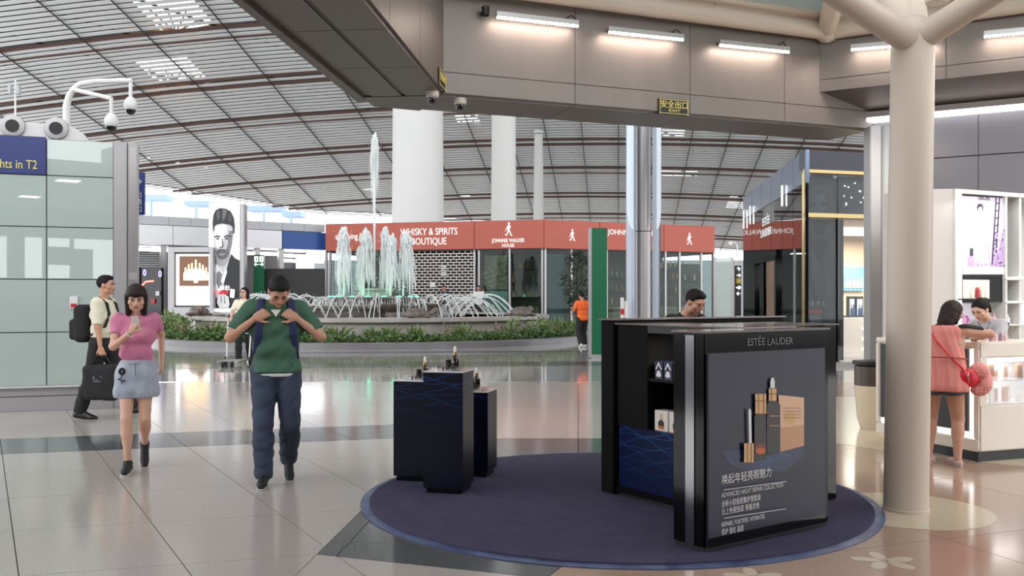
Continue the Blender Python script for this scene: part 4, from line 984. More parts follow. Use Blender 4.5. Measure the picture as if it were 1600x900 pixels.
def plant(kind, a, r_, s=1., side_=''):
    nm_, lab, grp, m, n = kinds[kind]; lab = lab+', '+('left' if math.cos(a) < -.45 else 'right' if math.cos(a) > .45 else 'middle')+' part of the bed'
    loc = FC+Vector((r_*math.cos(a), r_*math.sin(a), .2))
    if kind not in pp: o = leafplant(kind, n, 5).obj(nm_, m, origin=(0, 0, 0), smooth=False); pp[kind] = o; o.location = loc
    else: o = dup(pp[kind], None, loc)
    o.rotation_euler = (0, 0, RND.uniform(0, 6)); o.scale = (s, s, s*RND.uniform(.85, 1.15)); tag(o, lab, 'plant', grp)
for k in range(46): plant('cover', -PI*(.03+.94*k/45), 7.48+RND.uniform(-.1, .1), RND.uniform(.85, 1.2))
for a in (.40, .43, .455, .50, .525, .55, .58, .30, .33, .74, .71, .08, .11): plant('spiky', -PI*a, 7.1+RND.uniform(-.2, .2), RND.uniform(.9, 1.25))
for a in (.05, .09, .13, .17, .20, .23, .64, .68, .80, .83, .86, .89, .92, .95): plant('bush', -PI*a, 7.05+RND.uniform(-.2, .2), RND.uniform(.8, 1.15)*(1.3 if a > .78 else 1))
for a in (.15, .24, .27, .35, .70, .76, .84): plant('red', -PI*a, 7.15+RND.uniform(-.2, .2), RND.uniform(.7, .95))
# slender dark tree before the whisky shop
tp = Vector((2.75, 39.2, 0)); r = root('indoor_tree', tp, 'dark leafy indoor tree behind the green information post', 'tree')
b = B(); b.tube([tp+Vector((0, 0, .3)), tp+Vector((.05, 0, 1.4)), tp+Vector((-.03, 0, 2.6))], [.07, .05, .03], 8)
for k in range(9):
    a = k*2.4; b.tube([tp+Vector((0, 0, 1.0+.2*k)), tp+Vector((.5*math.cos(a), .4*math.sin(a), 1.4+.22*k))], [.025, .01], 5)
b.obj('trunk', M('bark', S(70, 56, 44), .8), r)
b = B()
for i in range(900):
    z = RND.uniform(1.0, 3.5); w_ = .75*math.sin(PI*min(1, max(.12, (z-.7)/3.1))); a = RND.uniform(0, 2*PI); q = math.sqrt(RND.random())*w_
    base = tp+Vector((q*math.cos(a), q*math.sin(a), z)); d = Vector((RND.gauss(0, .6), RND.gauss(0, .6), -.5)).normalized(); s_ = d.cross(Vector((RND.gauss(0, 1), RND.gauss(0, 1), RND.gauss(0, 1)))).normalized(); L = RND.uniform(.12, .24)
    b.add([base, base+d*L*.5+s_*.035, base+d*L, base+d*L*.5-s_*.035], [(0, 1, 2, 3)])
b.obj('foliage', m_lf[3], r, smooth=False, kind='stuff')
b = B().lathe([(.0, 0), (.26, 0), (.34, .5), (.36, .52), (.3, .52), (.28, .42), (0, .42)], tp, 20); b.obj('pot', M('pot_grey', S(90, 88, 86), .5), r)

# ------------------------------------------------------------ round carpet with the display pieces
CC = Vector((.775, 7.0, 0))
m_carp = M('navy_carpet', S(80, 77, 98), .95, spec=.1, var=(7, S(68, 65, 86), .8), bump=(220, .5))
m_edge = M('carpet_edging', S(56, 66, 104), .4, var=(5, S(92, 108, 144), 1.6, (1, 1, 1)))
cp = root('round_carpet', CC, 'round dark navy carpet with blue edging under the display pieces', 'carpet')
B().lathe([(1.895, .002), (1.895, .006), (1.83, .012), (1.81, .012)], CC, 96).obj('edging', m_edge, cp)
B().lathe([(1.83, .002), (1.83, .022), (1.815, .026), (0, .026)], CC, 96).obj('pile', m_carp, cp)
def wavemat(name, c0, c1, sc=9., z0=.45, z1=.95):
    m = bpy.data.materials.new(name); m.use_nodes = True; nt = m.node_tree; b = nt.nodes['Principled BSDF']
    tc = nt.nodes.new('ShaderNodeTexCoord'); mix = None
    mp = nt.nodes.new('ShaderNodeMapping'); mp.inputs['Scale'].default_value = (1, 1, 1.3); nt.links.new(tc.outputs['Object'], mp.inputs[0])
    outs = []
    for k, (rx, s_) in enumerate(((.25, sc), (-.3, sc*.8), (.02, sc*1.1))):
        m2 = nt.nodes.new('ShaderNodeMapping'); m2.inputs['Rotation'].default_value = (rx, rx, 0); nt.links.new(mp.outputs[0], m2.inputs[0])
        wv = nt.nodes.new('ShaderNodeTexWave'); wv.bands_direction = 'Z'; wv.inputs['Scale'].default_value = s_*.28; wv.inputs['Distortion'].default_value = 2.5; wv.inputs['Detail'].default_value = 1; wv.inputs['Detail Scale'].default_value = 1.2
        nt.links.new(m2.outputs[0], wv.inputs['Vector']); pw = nt.nodes.new('ShaderNodeMath'); pw.operation = 'POWER'; pw.inputs[1].default_value = 60; nt.links.new(wv.outputs[1], pw.inputs[0]); outs.append(pw)
    a1 = nt.nodes.new('ShaderNodeMath'); nt.links.new(outs[0].outputs[0], a1.inputs[0]); nt.links.new(outs[1].outputs[0], a1.inputs[1])
    a2 = nt.nodes.new('ShaderNodeMath'); a2.use_clamp = True; nt.links.new(a1.outputs[0], a2.inputs[0]); nt.links.new(outs[2].outputs[0], a2.inputs[1])
    n = nt.nodes.new('ShaderNodeTexNoise'); n.inputs['Scale'].default_value = 2.5; nt.links.new(tc.outputs['Object'], n.inputs['Vector'])
    mu = nt.nodes.new('ShaderNodeMath'); mu.operation = 'MULTIPLY'; nt.links.new(a2.outputs[0], mu.inputs[0]); nt.links.new(n.outputs[0], mu.inputs[1])
    sx_ = nt.nodes.new('ShaderNodeSeparateXYZ'); nt.links.new(tc.outputs['Object'], sx_.inputs[0]); mr = nt.nodes.new('ShaderNodeMapRange'); mr.inputs[1].default_value = z0; mr.inputs[2].default_value = z1; nt.links.new(sx_.outputs[2], mr.inputs[0])
    mu2 = nt.nodes.new('ShaderNodeMath'); mu2.operation = 'MULTIPLY'; nt.links.new(mu.outputs[0], mu2.inputs[0]); nt.links.new(mr.outputs[0], mu2.inputs[1]); mu = mu2
    mx = nt.nodes.new('ShaderNodeMixRGB'); mx.inputs[1].default_value = (*c0, 1); mx.inputs[2].default_value = (*c1, 1); nt.links.new(mu.outputs[0], mx.inputs[0])
    nt.links.new(mx.outputs[0], b.inputs['Base Color']); b.inputs['Roughness'].default_value = .35; b.inputs['Specular IOR Level'].default_value = .14
    return m
m_nw = wavemat('navy_wave_print', S(7, 10, 30), S(36, 72, 130)); m_nw2 = wavemat('blue_wave_print', S(10, 22, 58), S(44, 84, 140), 9., .1, .5)
m_top = M('white_acrylic', S(226, 224, 226), .08, spec=.6)
m_amber = M('amber_bottle', S(34, 14, 8), .08, spec=.7, coat=.4); m_cap = M('gold_cap', S(214, 176, 120), .25, metal=.9); m_acr = glass('clear_acrylic', (.95, .96, .97), .05)
m_neck = M('pale_dropper', S(236, 232, 226), .35)
yaw = -math.radians(13); pe1 = Vector((math.cos(yaw), math.sin(yaw), 0)); pe2 = Vector((-math.sin(yaw), math.cos(yaw), 0))
def serum(c, s, lab, jar=False):
    r = root('serum_jar' if jar else 'serum_bottle', c, lab, 'bottle')
    if jar:
        B().lathe([(0, 0), (.03*s, 0), (.034*s, .01*s), (.034*s, .045*s), (.028*s, .05*s), (0, .05*s)], c, 20).obj('jar', m_amber, r)
        B().lathe([(.03*s, .05*s), (.03*s, .075*s), (.027*s, .078*s), (0, .078*s)], c, 20).obj('lid', m_amber, r)
    else:
        B().lathe([(0, 0), (.03*s, 0), (.033*s, .006*s), (.033*s, .085*s), (.027*s, .098*s), (.013*s, .105*s), (.013*s, .115*s), (0, .115*s)], c, 20).obj('flask', m_amber, r)
        B().lathe([(.016*s, .112*s), (.016*s, .135*s), (.014*s, .137*s), (0, .137*s)], c, 16).obj('collar', m_cap, r)
        B().lathe([(.011*s, .136*s), (.012*s, .16*s), (.009*s, .178*s), (.0, .184*s)], c, 14).obj('dropper', m_neck, r)
def pedestal(x, y, h, lab, where, bx, jx):
    o = Vector((x, y, .026)); r = root('display_pedestal', o+pe1*.15+pe2*.15, lab, 'pedestal')
    B().ob(o+pe1*.02+pe2*.02, pe1*.27, pe2*.27, (0, 0, .04)).obj('plinth', m_blackg, r)
    B().ob(o+Vector((0, 0, .04)), pe1*.31, pe2*.31, (0, 0, h-.075)).obj('body', m_nw, r, bevel=.003)
    B().ob(o+Vector((0, 0, h-.035)), pe1*.31, pe2*.31, (0, 0, .008)).obj('top_plate', m_top, r, bevel=.002)
    zt_ = h-.027
    t = o+Vector((0, 0, zt_)); k = 0
    for i in range(3):
        for j in range(2):
            c = t+pe1*(.05+.085*i)+pe2*(.05+.08*j); q = B().ob(c, pe1*.055, pe2*.05, (0, 0, .028)).obj('acrylic_block', m_acr, bevel=.003)
            tag(q, ['front', 'rear'][j]+' '+['left', 'middle', 'right'][i]+' clear acrylic block on the '+where, 'block', 'clear blocks on the pedestals')
    serum(t+pe1*bx+pe2*.2, 1.0, 'amber dropper bottle with pale top on the '+where); serum(t+pe1*jx+pe2*.22, 1.0, 'small amber jar beside the dropper bottle on the '+where, True)
pedestal(-.67, 7.0, .945, 'tallest navy wave-print pedestal, in front of the other two', 'tallest front pedestal', .19, .14)
pedestal(-.955, 7.47, .835, 'medium-height navy wave-print pedestal, left of the other two', 'left pedestal', .20, .15)
pedestal(-.50, 7.655, .73, 'lowest navy wave-print pedestal, right behind the tallest one', 'lowest right pedestal', .16, .11)

# display island
N0 = Vector((1.11, 5.36, 0)); al = math.radians(35); e1 = Vector((math.cos(al), math.sin(al), 0)); e2 = Vector((-math.sin(al), math.cos(al), 0)); UPZ = Vector((0, 0, 1))
def I(a, b_, z): return N0+e1*a+e2*b_+UPZ*z
gi = root('display_island', I(.6, .1, .026), 'black gloss display panel with a serum poster on the navy carpet', 'display')
HT = 1.305
B().ob(I(.01, .01, .026), e1*1.13, e2*.23, UPZ*.03).obj('base', m_black, gi)
B().ob(I(0, 0, .05), e1*1.15, e2*.25, UPZ*(HT-.06)).obj('panel', M('deep_black', S(5, 5, 8), .12, spec=.35), gi, bevel=.004)
B().ob(I(-.006, .075, .05), e1*.006, e2*.07, UPZ*(HT-.075)).obj('chrome_strip', m_chrome, gi)
B().ob(I(-.01, -.01, HT-.012), e1*1.17, e2*.27, UPZ*.012).obj('top_plate', M('smoked_top', S(120, 108, 104), .15, coat=.3), gi, bevel=.002)
def onS(px, py, off=0.):
    return ray_plane(px, py, N0-e2*off, N0+e1-e2*off)
bl, br = onS(1107, 850, .02), onS(1289.5, 830, .02)
zt0 = onS(1107, 553, .02).z; zb0 = .055
m_post = M('poster_navy', S(36, 39, 58), .28, var=(1.4, S(26, 29, 47), 1), spec=.4)
bl.z = zb0; wv = Vector((br.x-bl.x, br.y-bl.y, 0))
B().ob(bl, wv, e2*.02, UPZ*(zt0-zb0)).obj('poster_board', m_post, gi, bevel=.002)
bt = B(); bt.ob(bl-e2*.002, wv, e2*.004, UPZ*.055); bt.obj('board_foot', m_blackg, gi)
mp_ = {'gold': M('print_gold', S(214, 170, 116), .35), 'golds': M('print_gold_dark', S(150, 104, 60), .35), 'dark': M('print_brown', S(24, 14, 12), .3), 'glow2': M('print_amber_dark', S(110, 44, 20), .35), 'glow': M('print_amber', S(196, 92, 36), .35), 'white': M('print_white', S(226, 224, 226), .35), 'peach': M('print_peach', S(222, 180, 146), .35), 'peachd': M('print_peach_dark', S(196, 148, 112), .35), 'blue': M('print_blue', S(34, 50, 80), .3), 'bluel': M('print_blue_light', S(46, 72, 108), .3)}
def prt(items, fn, nrm, parent, name='poster_print'):
    b = B(); ms = []
    for k, (c, pts) in enumerate(items):
        m = mp_[c]
        if m not in ms: ms.append(m)
        b.prism([fn(x, y)+nrm*(.0006*(k+1)) for x, y in pts], nrm*.0004, ms.index(m))
    return b.obj(name, ms, parent, smooth=False)
fnS = lambda x, y: onS(x, y, .0205)
def rect(x0, x1, y0, y1, s=0.): return [(x0, y0), (x1, y0+s), (x1, y1+s), (x0, y1)]
items = [('blue', [(1128, 706), (1180, 700), (1256, 690), (1256, 712), (1230, 735), (1180, 740), (1140, 726)]), ('bluel', [(1150, 712), (1215, 706), (1240, 712), (1190, 728)])]
for k in range(7): items.append(('bluel', [(1130+12*k, 716-k), (1160+14*k, 732-3*k), (1160+14*k, 733-3*k), (1130+12*k, 717-k)]))
items += [('peach', [(1215, 617), (1255, 621), (1255, 696), (1218, 706)]), ('peachd', [(1217, 668), (1255, 664), (1255, 696), (1218, 706)]), ('gold', [(1224+9*math.cos(a)+9, 652+11*math.sin(a)) for a in np.linspace(0, 2*PI, 17)[:-1]])]
items += [('golds', rect(1222, 1250, 637+j*5, 638+j*5)) for j in range(4)]
items += [('dark', [(1196, 632), (1200, 627), (1211, 627), (1217, 632), (1217, 706), (1213, 709), (1199, 710), (1196, 707)]), ('gold', rect(1199, 1211, 607, 626)), ('golds', rect(1199, 1211, 614, 616)), ('golds', rect(1202, 1204, 607, 626)), ('white', [(1201, 606), (1201, 596), (1203, 590), (1206, 590), (1208, 596), (1208, 606)]),
          ('dark', [(1176, 650), (1180, 646), (1191, 645), (1194, 649), (1195, 716), (1192, 719), (1179, 720), (1176, 717)]), ('glow2', [(1185.5+8.5*math.cos(a), 701+9*math.sin(a)) for a in np.linspace(0, 2*PI, 17)[:-1]]), ('glow', [(1185.5+7.5*math.cos(a), 704+5*math.sin(a)) for a in np.linspace(0, 2*PI, 17)[:-1]]), ('gold', rect(1177, 1194, 615, 646)), ('golds', rect(1181, 1183, 615, 646)), ('golds', rect(1189, 1191, 615, 646)), ('golds', rect(1177, 1194, 625, 627)),
          ('white', [(1166, 641), (1168, 637), (1170, 641), (1171, 692), (1167, 692)]), ('gold', rect(1159, 1174, 692, 722)), ('golds', rect(1163, 1165, 692, 722)), ('golds', rect(1169, 1171, 692, 722))]
items += [('gold', rect(1198, 1213, 649, 650)), ('gold', rect(1198, 1213, 664, 665))]
items += [('white', [(1127, 764), (1224, 751), (1224, 752), (1127, 765)]), ('white', [(1127, 808), (1224, 793.5), (1224, 794.3), (1127, 809)])]
prt(items, fnS, -e2, gi)
m_pt = M('print_text', S(220, 218, 220), .4)
def ptext(s, x0, y0, x1, size, f=fnS, par=gi, m=m_pt, e=e1, bold=0.):
    a, c = f(x0, y0), f(x1, y0); text('poster_lettering', s, size, m, par, a-e2*.001, e, align='LEFT', ext=.0006, bold=bold, maxw=(Vector((c.x, c.y))-Vector((a.x, a.y))).length)
ptext('唤起年轻亮眼魅力', 1127, 756, 1204, .062); ptext('ADVANCED NIGHT REPAIR COLLECTION', 1127, 777.5, 1223, .038); ptext('全新小棕瓶密集护理套装', 1127, 792, 1188, .042); ptext('日上免税独家 限量发售', 1127, 804.5, 1185, .042)
ptext('REPAIRS. FORTIFIES. HYDRATES.', 1127, 823.5, 1195, .038); ptext('修护 强化 滋润', 1127, 836, 1161, .042)
for k, s in enumerate(('ESTĒE', 'LAUDER')): ptext(s, 1179, 654+5*k, 1188, .014); ptext(s, 1199, 641+5*k, 1211, .016)
ptext('Advanced', 1198, 657, 1213, .015); ptext('Night Repair', 1198, 662.5, 1213, .015)
m_lg = M('letter_grey', S(110, 106, 108), .3)
ptext('ESTĒE', 1167, 540, 1194, .062, lambda x, y: onS(x, y, .002), gi, m_lg); ptext('LAUDER', 1198, 539.3, 1238, .062, lambda x, y: onS(x, y, .002), gi, m_lg)
# red and white print on the far end
B().ob(I(1.15, .03, .4), e1*.012, e2*.2, UPZ*.85).obj('side_print', M('white_print', S(206, 200, 200), .4), gi)
for z0, z1 in ((.98, 1.03), (.8, .9), (.42, .52)): B().ob(I(1.162, .03, z0), e1*.002, e2*.2, UPZ*(z1-z0)).obj('red_band', M('dark_red_print', S(130, 40, 48), .4), gi)

sh = root('shelf_unit', I(1.1, .9, .026), 'black display shelf unit with navy lower panel behind the poster panel', 'shelf')
x0 = .64
B().ob(I(x0+.02, .27, .026), e1*.46, e2*1.2, UPZ*.03).obj('base', m_black, sh)
B().ob(I(x0, .255, .05), e1*.5, e2*1.235, UPZ*.05).obj('plinth', m_blackg, sh)
B().ob(I(x0, .26, .10), e1*.5, e2*1.2, UPZ*.45).obj('lower_cabinet', m_nw2, sh, bevel=.003)
B().ob(I(x0, 1.15, .55), e1*.5, e2*.32, UPZ*(HT-.56)).obj('end_panel', M('matt_black', S(9, 9, 11), .8, spec=.2), sh, bevel=.003)
B().ob(I(x0, .26, .55), e1*.5, e2*.05, UPZ*(HT-.56)).obj('end_panel', m_blackg, sh)
B().ob(I(x0+.40, .31, .55), e1*.10, e2*.86, UPZ*(HT-.56)).obj('back_panel', m_blackg, sh)
B().ob(I(x0, .31, .90), e1*.40, e2*.84, UPZ*.022).obj('shelf_board', m_blackg, sh, bevel=.002)
B().ob(I(x0, .31, HT-.06), e1*.42, e2*.84, UPZ*.06).obj('top_board', m_black, sh)
B().ob(I(x0-.01, .25, HT-.005), e1*.52, e2*1.25, UPZ*.010).obj('top_plate', M('smoked_top', S(120, 108, 104), .15), sh)
B().ob(I(x0+.38, .5, 1.07), e1*.015, e2*.5, UPZ*.14).obj('pale_reflection', M('reflection_teal', S(140, 172, 170), .2), sh)  # pale reflection in the upper bay, built as a thin panel
m_nbox = M('navy_carton', S(22, 28, 58), .3); m_wbox = M('white_carton', S(226, 216, 208), .4)
def carton(a, b_, z, w_, h_, kind, lab):
    r = root('product_carton', I(a+.05, b_+w_/2, z), lab, 'box', group='cartons on the display shelves')
    B().ob(I(a, b_, z), e1*.09, e2*w_, UPZ*h_).obj('carton', m_nbox if kind == 'n' else m_wbox, r, bevel=.003)
    f = lambda u, v: I(a-.0012, b_+w_*(1-u), z+h_*v)
    b = B()
    if kind == 'n':
        b.prism([f(*p) for p in ((.5, .95), (.88, .55), (.78, .5), (.5, .78), (.22, .5), (.12, .55))], -e1*.0006); b.prism([f(*p) for p in ((.2, .2), (.35, .45), (.65, .45), (.8, .2), (.7, .1), (.3, .1))], -e1*.0006); b.obj('front_print', M('print_white', S(226, 224, 226)), r, smooth=False)
    else:
        b.prism([f(*p) for p in ((.3, .1), (.7, .1), (.72, .42), (.58, .55), (.42, .55), (.28, .42))], -e1*.0006); b.prism([f(*p) for p in ((.42, .55), (.58, .55), (.56, .85), (.44, .85))], -e1*.0006, 1); b.obj('front_print', [M('print_brown', S(24, 14, 12)), M('print_gold', S(214, 170, 116))], r, smooth=False)
        b = B(); b.prism([f(*p) for p in ((.3, .1), (.7, .1), (.7, .25), (.3, .25))], -e1*.0009); b.obj('amber_print', M('print_amber', S(196, 92, 36)), r, smooth=False)
b0 = .98
for k in range(3): carton(x0+.03, b0+.045-.092*k, .922, .085, .125, 'n', ['left', 'second', 'third'][k]+' navy carton with white pattern on the upper display shelf')
carton(x0+.03, b0-.235, .922, .085, .135, 'w', 'white carton at the right of the upper display shelf')
for k in range(3): carton(x0+.03, b0-.005-.145*k, .551, .135, .145, 'w', ['left', 'middle', 'right'][k]+' white carton with a bottle picture on the lower display shelf')
area('shelf_lamp_light', tuple(I(x0+.15, .8, HT-.065)), .3, 1.6, (1, .9, .8), (0, 0, al), .3)
rp = root('rear_panel', I(1.6, 1.56, .026), 'black rear panel of the display island with a smoked top edge', 'display')
B().ob(I(.62, 1.5, .03), e1*1.95, e2*.14, UPZ*(1.30)).obj('panel', M('matt_black', S(9, 9, 11)), rp, bevel=.004)
B().ob(I(.60, 1.49, 1.33), e1*2.0, e2*.17, UPZ*.012).obj('top_plate', M('smoked_top', S(120, 108, 104)), rp)
rp = root('rear_panel', I(1.7, .7, .026), 'low black counter right of the shelf unit behind the poster panel', 'display')
B().ob(I(1.16, .45, .03), e1*.7, e2*.6, UPZ*1.27).obj('panel', m_blackg, rp, bevel=.004)
B().ob(I(1.15, .44, 1.30), e1*.73, e2*.62, UPZ*.010).obj('top_plate', M('smoked_top', S(120, 108, 104)), rp)

# ------------------------------------------------------------ black glass perfume shop, middle right
E0 = Vector((6.3, 20)); E1 = Vector((7.3, 29.3)); E2 = Vector((8.9, 20.75)); ZE = 4.67
d1 = (E1-E0).normalized(); n1 = Vector((-d1.y, d1.x)); d2 = (E2-E0).normalized(); n2 = Vector((d2.y, -d2.x))
def onE1(px, z): p = ray_plane(px, HZ, E0, E1); p.z = z; return p
def onE2(px, z, off=0.): p = ray_plane(px, HZ, E0+n2*off, E2+n2*off); p.z = z; return p
es = root('perfume_shop', v3(E0, 0), 'black mirror-glass perfume shop with a lit beige interior', 'shop')
m_mirror = M('black_mirror_glass', S(40, 42, 46), .02, metal=.75, spec=.8); m_topf = M('blue_grey_fascia', S(118, 132, 154), .2, metal=.4); m_navyf = M('dark_navy_fascia', S(24, 24, 44), .3)
m_goldt = M('gold_trim', S(168, 148, 104), .25, metal=.8); m_beige = M('beige_wall', S(196, 180, 156), .6)
xe = [1259, 1239, 1222, 1205, 1190, 1175, 1161]
for k, (a, c) in enumerate(zip(xe[:-1], xe[1:])):
    p, q = onE1(a, 0), onE1(c, 0); dd = q-p
    B().ob(p+Vector((0, 0, .12))+dd*.01, dd*.98, v3(n1*-.06, 0), (0, 0, 3.83)).obj('mirror_pane', m_mirror, es, bevel=.004)
    B().ob(p+Vector((0, 0, 3.97))+dd*.01, dd*.98, v3(n1*-.08, 0), (0, 0, .70)).obj('fascia_panel', m_topf, es, bevel=.004)
B().ob(v3(E0, 0), v3(E1-E0, 0), v3(n1*.02, 0), (0, 0, .12)).obj('base', m_black, es)
# portal in the mirror wall
dpa, dpb = onE1(1217, 0), onE1(1181, 0)
for q, w_ in ((dpa, .25), (dpb-v3(d1, 0)*.25, .25), (dpa.lerp(dpb, .52), .15)): B().ob(q, v3(d1*w_, 0), v3(n1*.07, 0), (0, 0, 2.55)).obj('portal_frame', m_blackg, es)
B().ob(dpa+Vector((0, 0, 2.45)), dpb-dpa, v3(n1*.07, 0), (0, 0, .25)).obj('portal_frame', m_blackg, es)
B().ob(dpa+v3(d1, 0)*.25+v3(n1*.012, 0.1), (dpb-dpa)*.38, v3(n1*.02, 0), (0, 0, 2.35)).obj('door_leaf', M('bronze_door', S(134, 108, 90), .35), es)
q = onE1(1213, 2.95)+v3(n1*.03, 0); text('wall_lettering', 'ESTĒE\nLAUDER', .3, M('white_letter', (.8, .8, .8), emit=.12), es, onE1(1198, 3.45)+v3(n1*.02, 0), v3(-d1, 0), maxw=1.7)
for px, y0, y1 in ((1222, 290, 322), (1162, 328, 357), (1172, 322, 350)):
    p = ray_plane(px, y1, E0+n1*.05, E1+n1*.05); z1 = ray_plane(px, y0, E0+n1*.05, E1+n1*.05).z
    o = B().cyl(p, Vector((p.x, p.y, z1)), .018, .018, 10).obj('wall_light', M('lit_white2', (1, 1, 1)), es)
# front: fascia, trims, panes
Lf = (E2-E0).length
B().ob(v3(E0, 4.27), v3(E2-E0, 0), v3(n2*-.2, 0), (0, 0, .42)).obj('fascia_panel', m_navyf, es)
for z, h in ((4.20, .07), (3.24, .09)): B().ob(v3(E0+n2*.01, z), v3(E2-E0, 0), v3(n2*-.06, 0), (0, 0, h)).obj('gold_trim', m_goldt, es)
B().ob(v3(E0, 0), v3(d2*.09, 0), v3(n2*-.09, 0), (0, 0, 4.2)).obj('corner_post', m_goldt, es)
m_eg = glass('perfume_glass', (.85, .87, .88), .0)
for a, c in ((1262, 1309), (1310, 1356), (1357, 1390)):
    p, q = onE2(a, .1, -.03), onE2(c, .1, -.03)
    B().ob(p, q-p, v3(n2*-.02, 0), (0, 0, 3.14)).obj('glass_pane', m_eg, es); p2 = Vector((p.x, p.y, 3.33)); B().ob(p2, q-p, v3(n2*-.02, 0), (0, 0, .87)).obj('glass_pane', m_eg, es)
B().ob(onE2(1262, 0, .05), onE2(1400, 0, .05)-onE2(1262, 0, .05), v3(n2*-.2, 0), (0, 0, .09)).obj('step', M('step_stone', S(140, 136, 132)), es)
B().ob(onE2(1309, 0, 0), v3(d2*.05, 0), v3(n2*-.06, 0), (0, 0, 3.3)).obj('mullion', m_blackg, es)
# poster reflection drawn on a dark panel behind the left pane; night-blue panel above
pa_, pb_ = onE2(1263, 0, -.35), onE2(1318, 0, -.35)
B().ob(pa_+Vector((0, 0, .1)), pb_-pa_, v3(n2*-.04, 0), (0, 0, 4.05)).obj('reflection_panel', M('reflection_black', S(14, 15, 18), .4), es)
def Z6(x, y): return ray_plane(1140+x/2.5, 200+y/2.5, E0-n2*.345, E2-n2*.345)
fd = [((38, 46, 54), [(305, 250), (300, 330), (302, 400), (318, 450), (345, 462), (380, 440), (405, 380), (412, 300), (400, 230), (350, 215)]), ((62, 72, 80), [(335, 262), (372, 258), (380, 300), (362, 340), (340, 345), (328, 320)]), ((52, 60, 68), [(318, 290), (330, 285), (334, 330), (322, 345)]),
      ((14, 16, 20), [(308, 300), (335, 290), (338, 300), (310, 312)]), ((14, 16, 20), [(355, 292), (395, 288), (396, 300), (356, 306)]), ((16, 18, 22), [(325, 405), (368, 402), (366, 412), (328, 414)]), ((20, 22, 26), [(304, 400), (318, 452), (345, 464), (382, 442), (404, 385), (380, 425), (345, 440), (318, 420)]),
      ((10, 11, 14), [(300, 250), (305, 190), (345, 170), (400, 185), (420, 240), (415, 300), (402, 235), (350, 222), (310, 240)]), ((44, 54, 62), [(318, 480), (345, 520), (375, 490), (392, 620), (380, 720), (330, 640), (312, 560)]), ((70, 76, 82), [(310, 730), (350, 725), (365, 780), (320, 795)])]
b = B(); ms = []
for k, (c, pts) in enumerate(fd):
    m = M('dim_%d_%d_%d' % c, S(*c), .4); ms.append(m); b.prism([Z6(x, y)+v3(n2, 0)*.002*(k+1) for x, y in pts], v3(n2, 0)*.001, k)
b.obj('portrait_image', ms, es, smooth=False)  # mirror image of the pillar poster, drawn as flat shapes
text('reflected_lettering', '全新男士', .13, M('dim_text', S(170, 160, 150), .5), es, Z6(332, 694)+v3(n2, 0)*.03, v3(d2, 0)); B().ob(Z6(285, 725)+v3(n2, 0)*.03, v3(d2*.48, 0), v3(n2*.003, 0), (0, 0, .10)).obj('red_mark', M('dark_red', S(140, 24, 30), .5), es)
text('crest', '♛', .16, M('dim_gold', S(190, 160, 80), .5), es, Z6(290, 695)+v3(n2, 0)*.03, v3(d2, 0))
B().ob(onE2(1310, 3.3, -.4), onE2(1385, 0, -.4)-onE2(1310, 0, -.4), v3(n2*-.04, 0), (0, 0, .9)).obj('night_panel', M('night_blue', S(14, 18, 24), .3), es)
b = B()
for k in range(14):
    p = onE2(RND.uniform(1312, 1352), RND.uniform(3.4, 4.1), -.385); b.ball(p, .018, 6, 4)
b.obj('star_lights', M('lit_white2', (1, 1, 1)), es, kind='stuff')
# interior
bk = -4.2
B().ob(v3(E0-d1*bk+d2*.3, 0), v3(d2*5.5, 0), v3(n2*-.1, 0), (0, 0, 3.3)).obj('back_wall', m_beige, es)
B().ob(v3(E0+d2*.62+d1*.6, 0), v3(d2*.08, 0), v3(-d1*(bk+.5), 0), (0, 0, 3.3)).obj('side_wall', M('taupe_wall', S(150, 136, 118), .6), es)
B().ob(v3(E0+d2*.2+d1*.15, 3.22), v3(d2*6, 0), v3(d1*4.1, 0), (0, 0, .08)).obj('inner_ceiling', m_beige, es)
B().ob(v3(E0+d2*.75+d1*2.2, 3.05), v3(d2*5, 0), v3(n2*-.5, 0), (0, 0, .14)).obj('light_cove', M('lit_white', (1, 1, 1)), es)
area('perfume_shop_light', tuple(v3(E0+d2*3+d1*2.2, 3.0)), 2.0, 110, (1, .86, .68), (0, 0, 0), 2.0)
def onB(px, py, off=bk+.06): return ray_plane(px, py, E0-d1*off, E0-d1*off+d2)
p = onB(1312, 454); q = onB(1349, 454); o = B().ob(p, v3(d2, 0)*(q-p).length, v3(n2*.05, 0), (0, 0, onB(1312, 417).z-p.z)).obj('teal_picture', M('teal_picture', S(120, 178, 196), .4, emit=.25, var=(5, S(80, 140, 170), 1.4)), es)
b = B()
for k in range(5): c = onB(1322+6*k, 450, bk+.13); b.lathe([(.05, 0), (.05, .14+.03*(k % 3)), (.02, .2), (.02, .27), (0, .27)], c, 8)
b.obj('picture_bottles', M('picture_bottles', S(196, 206, 190), .3), es, kind='stuff')
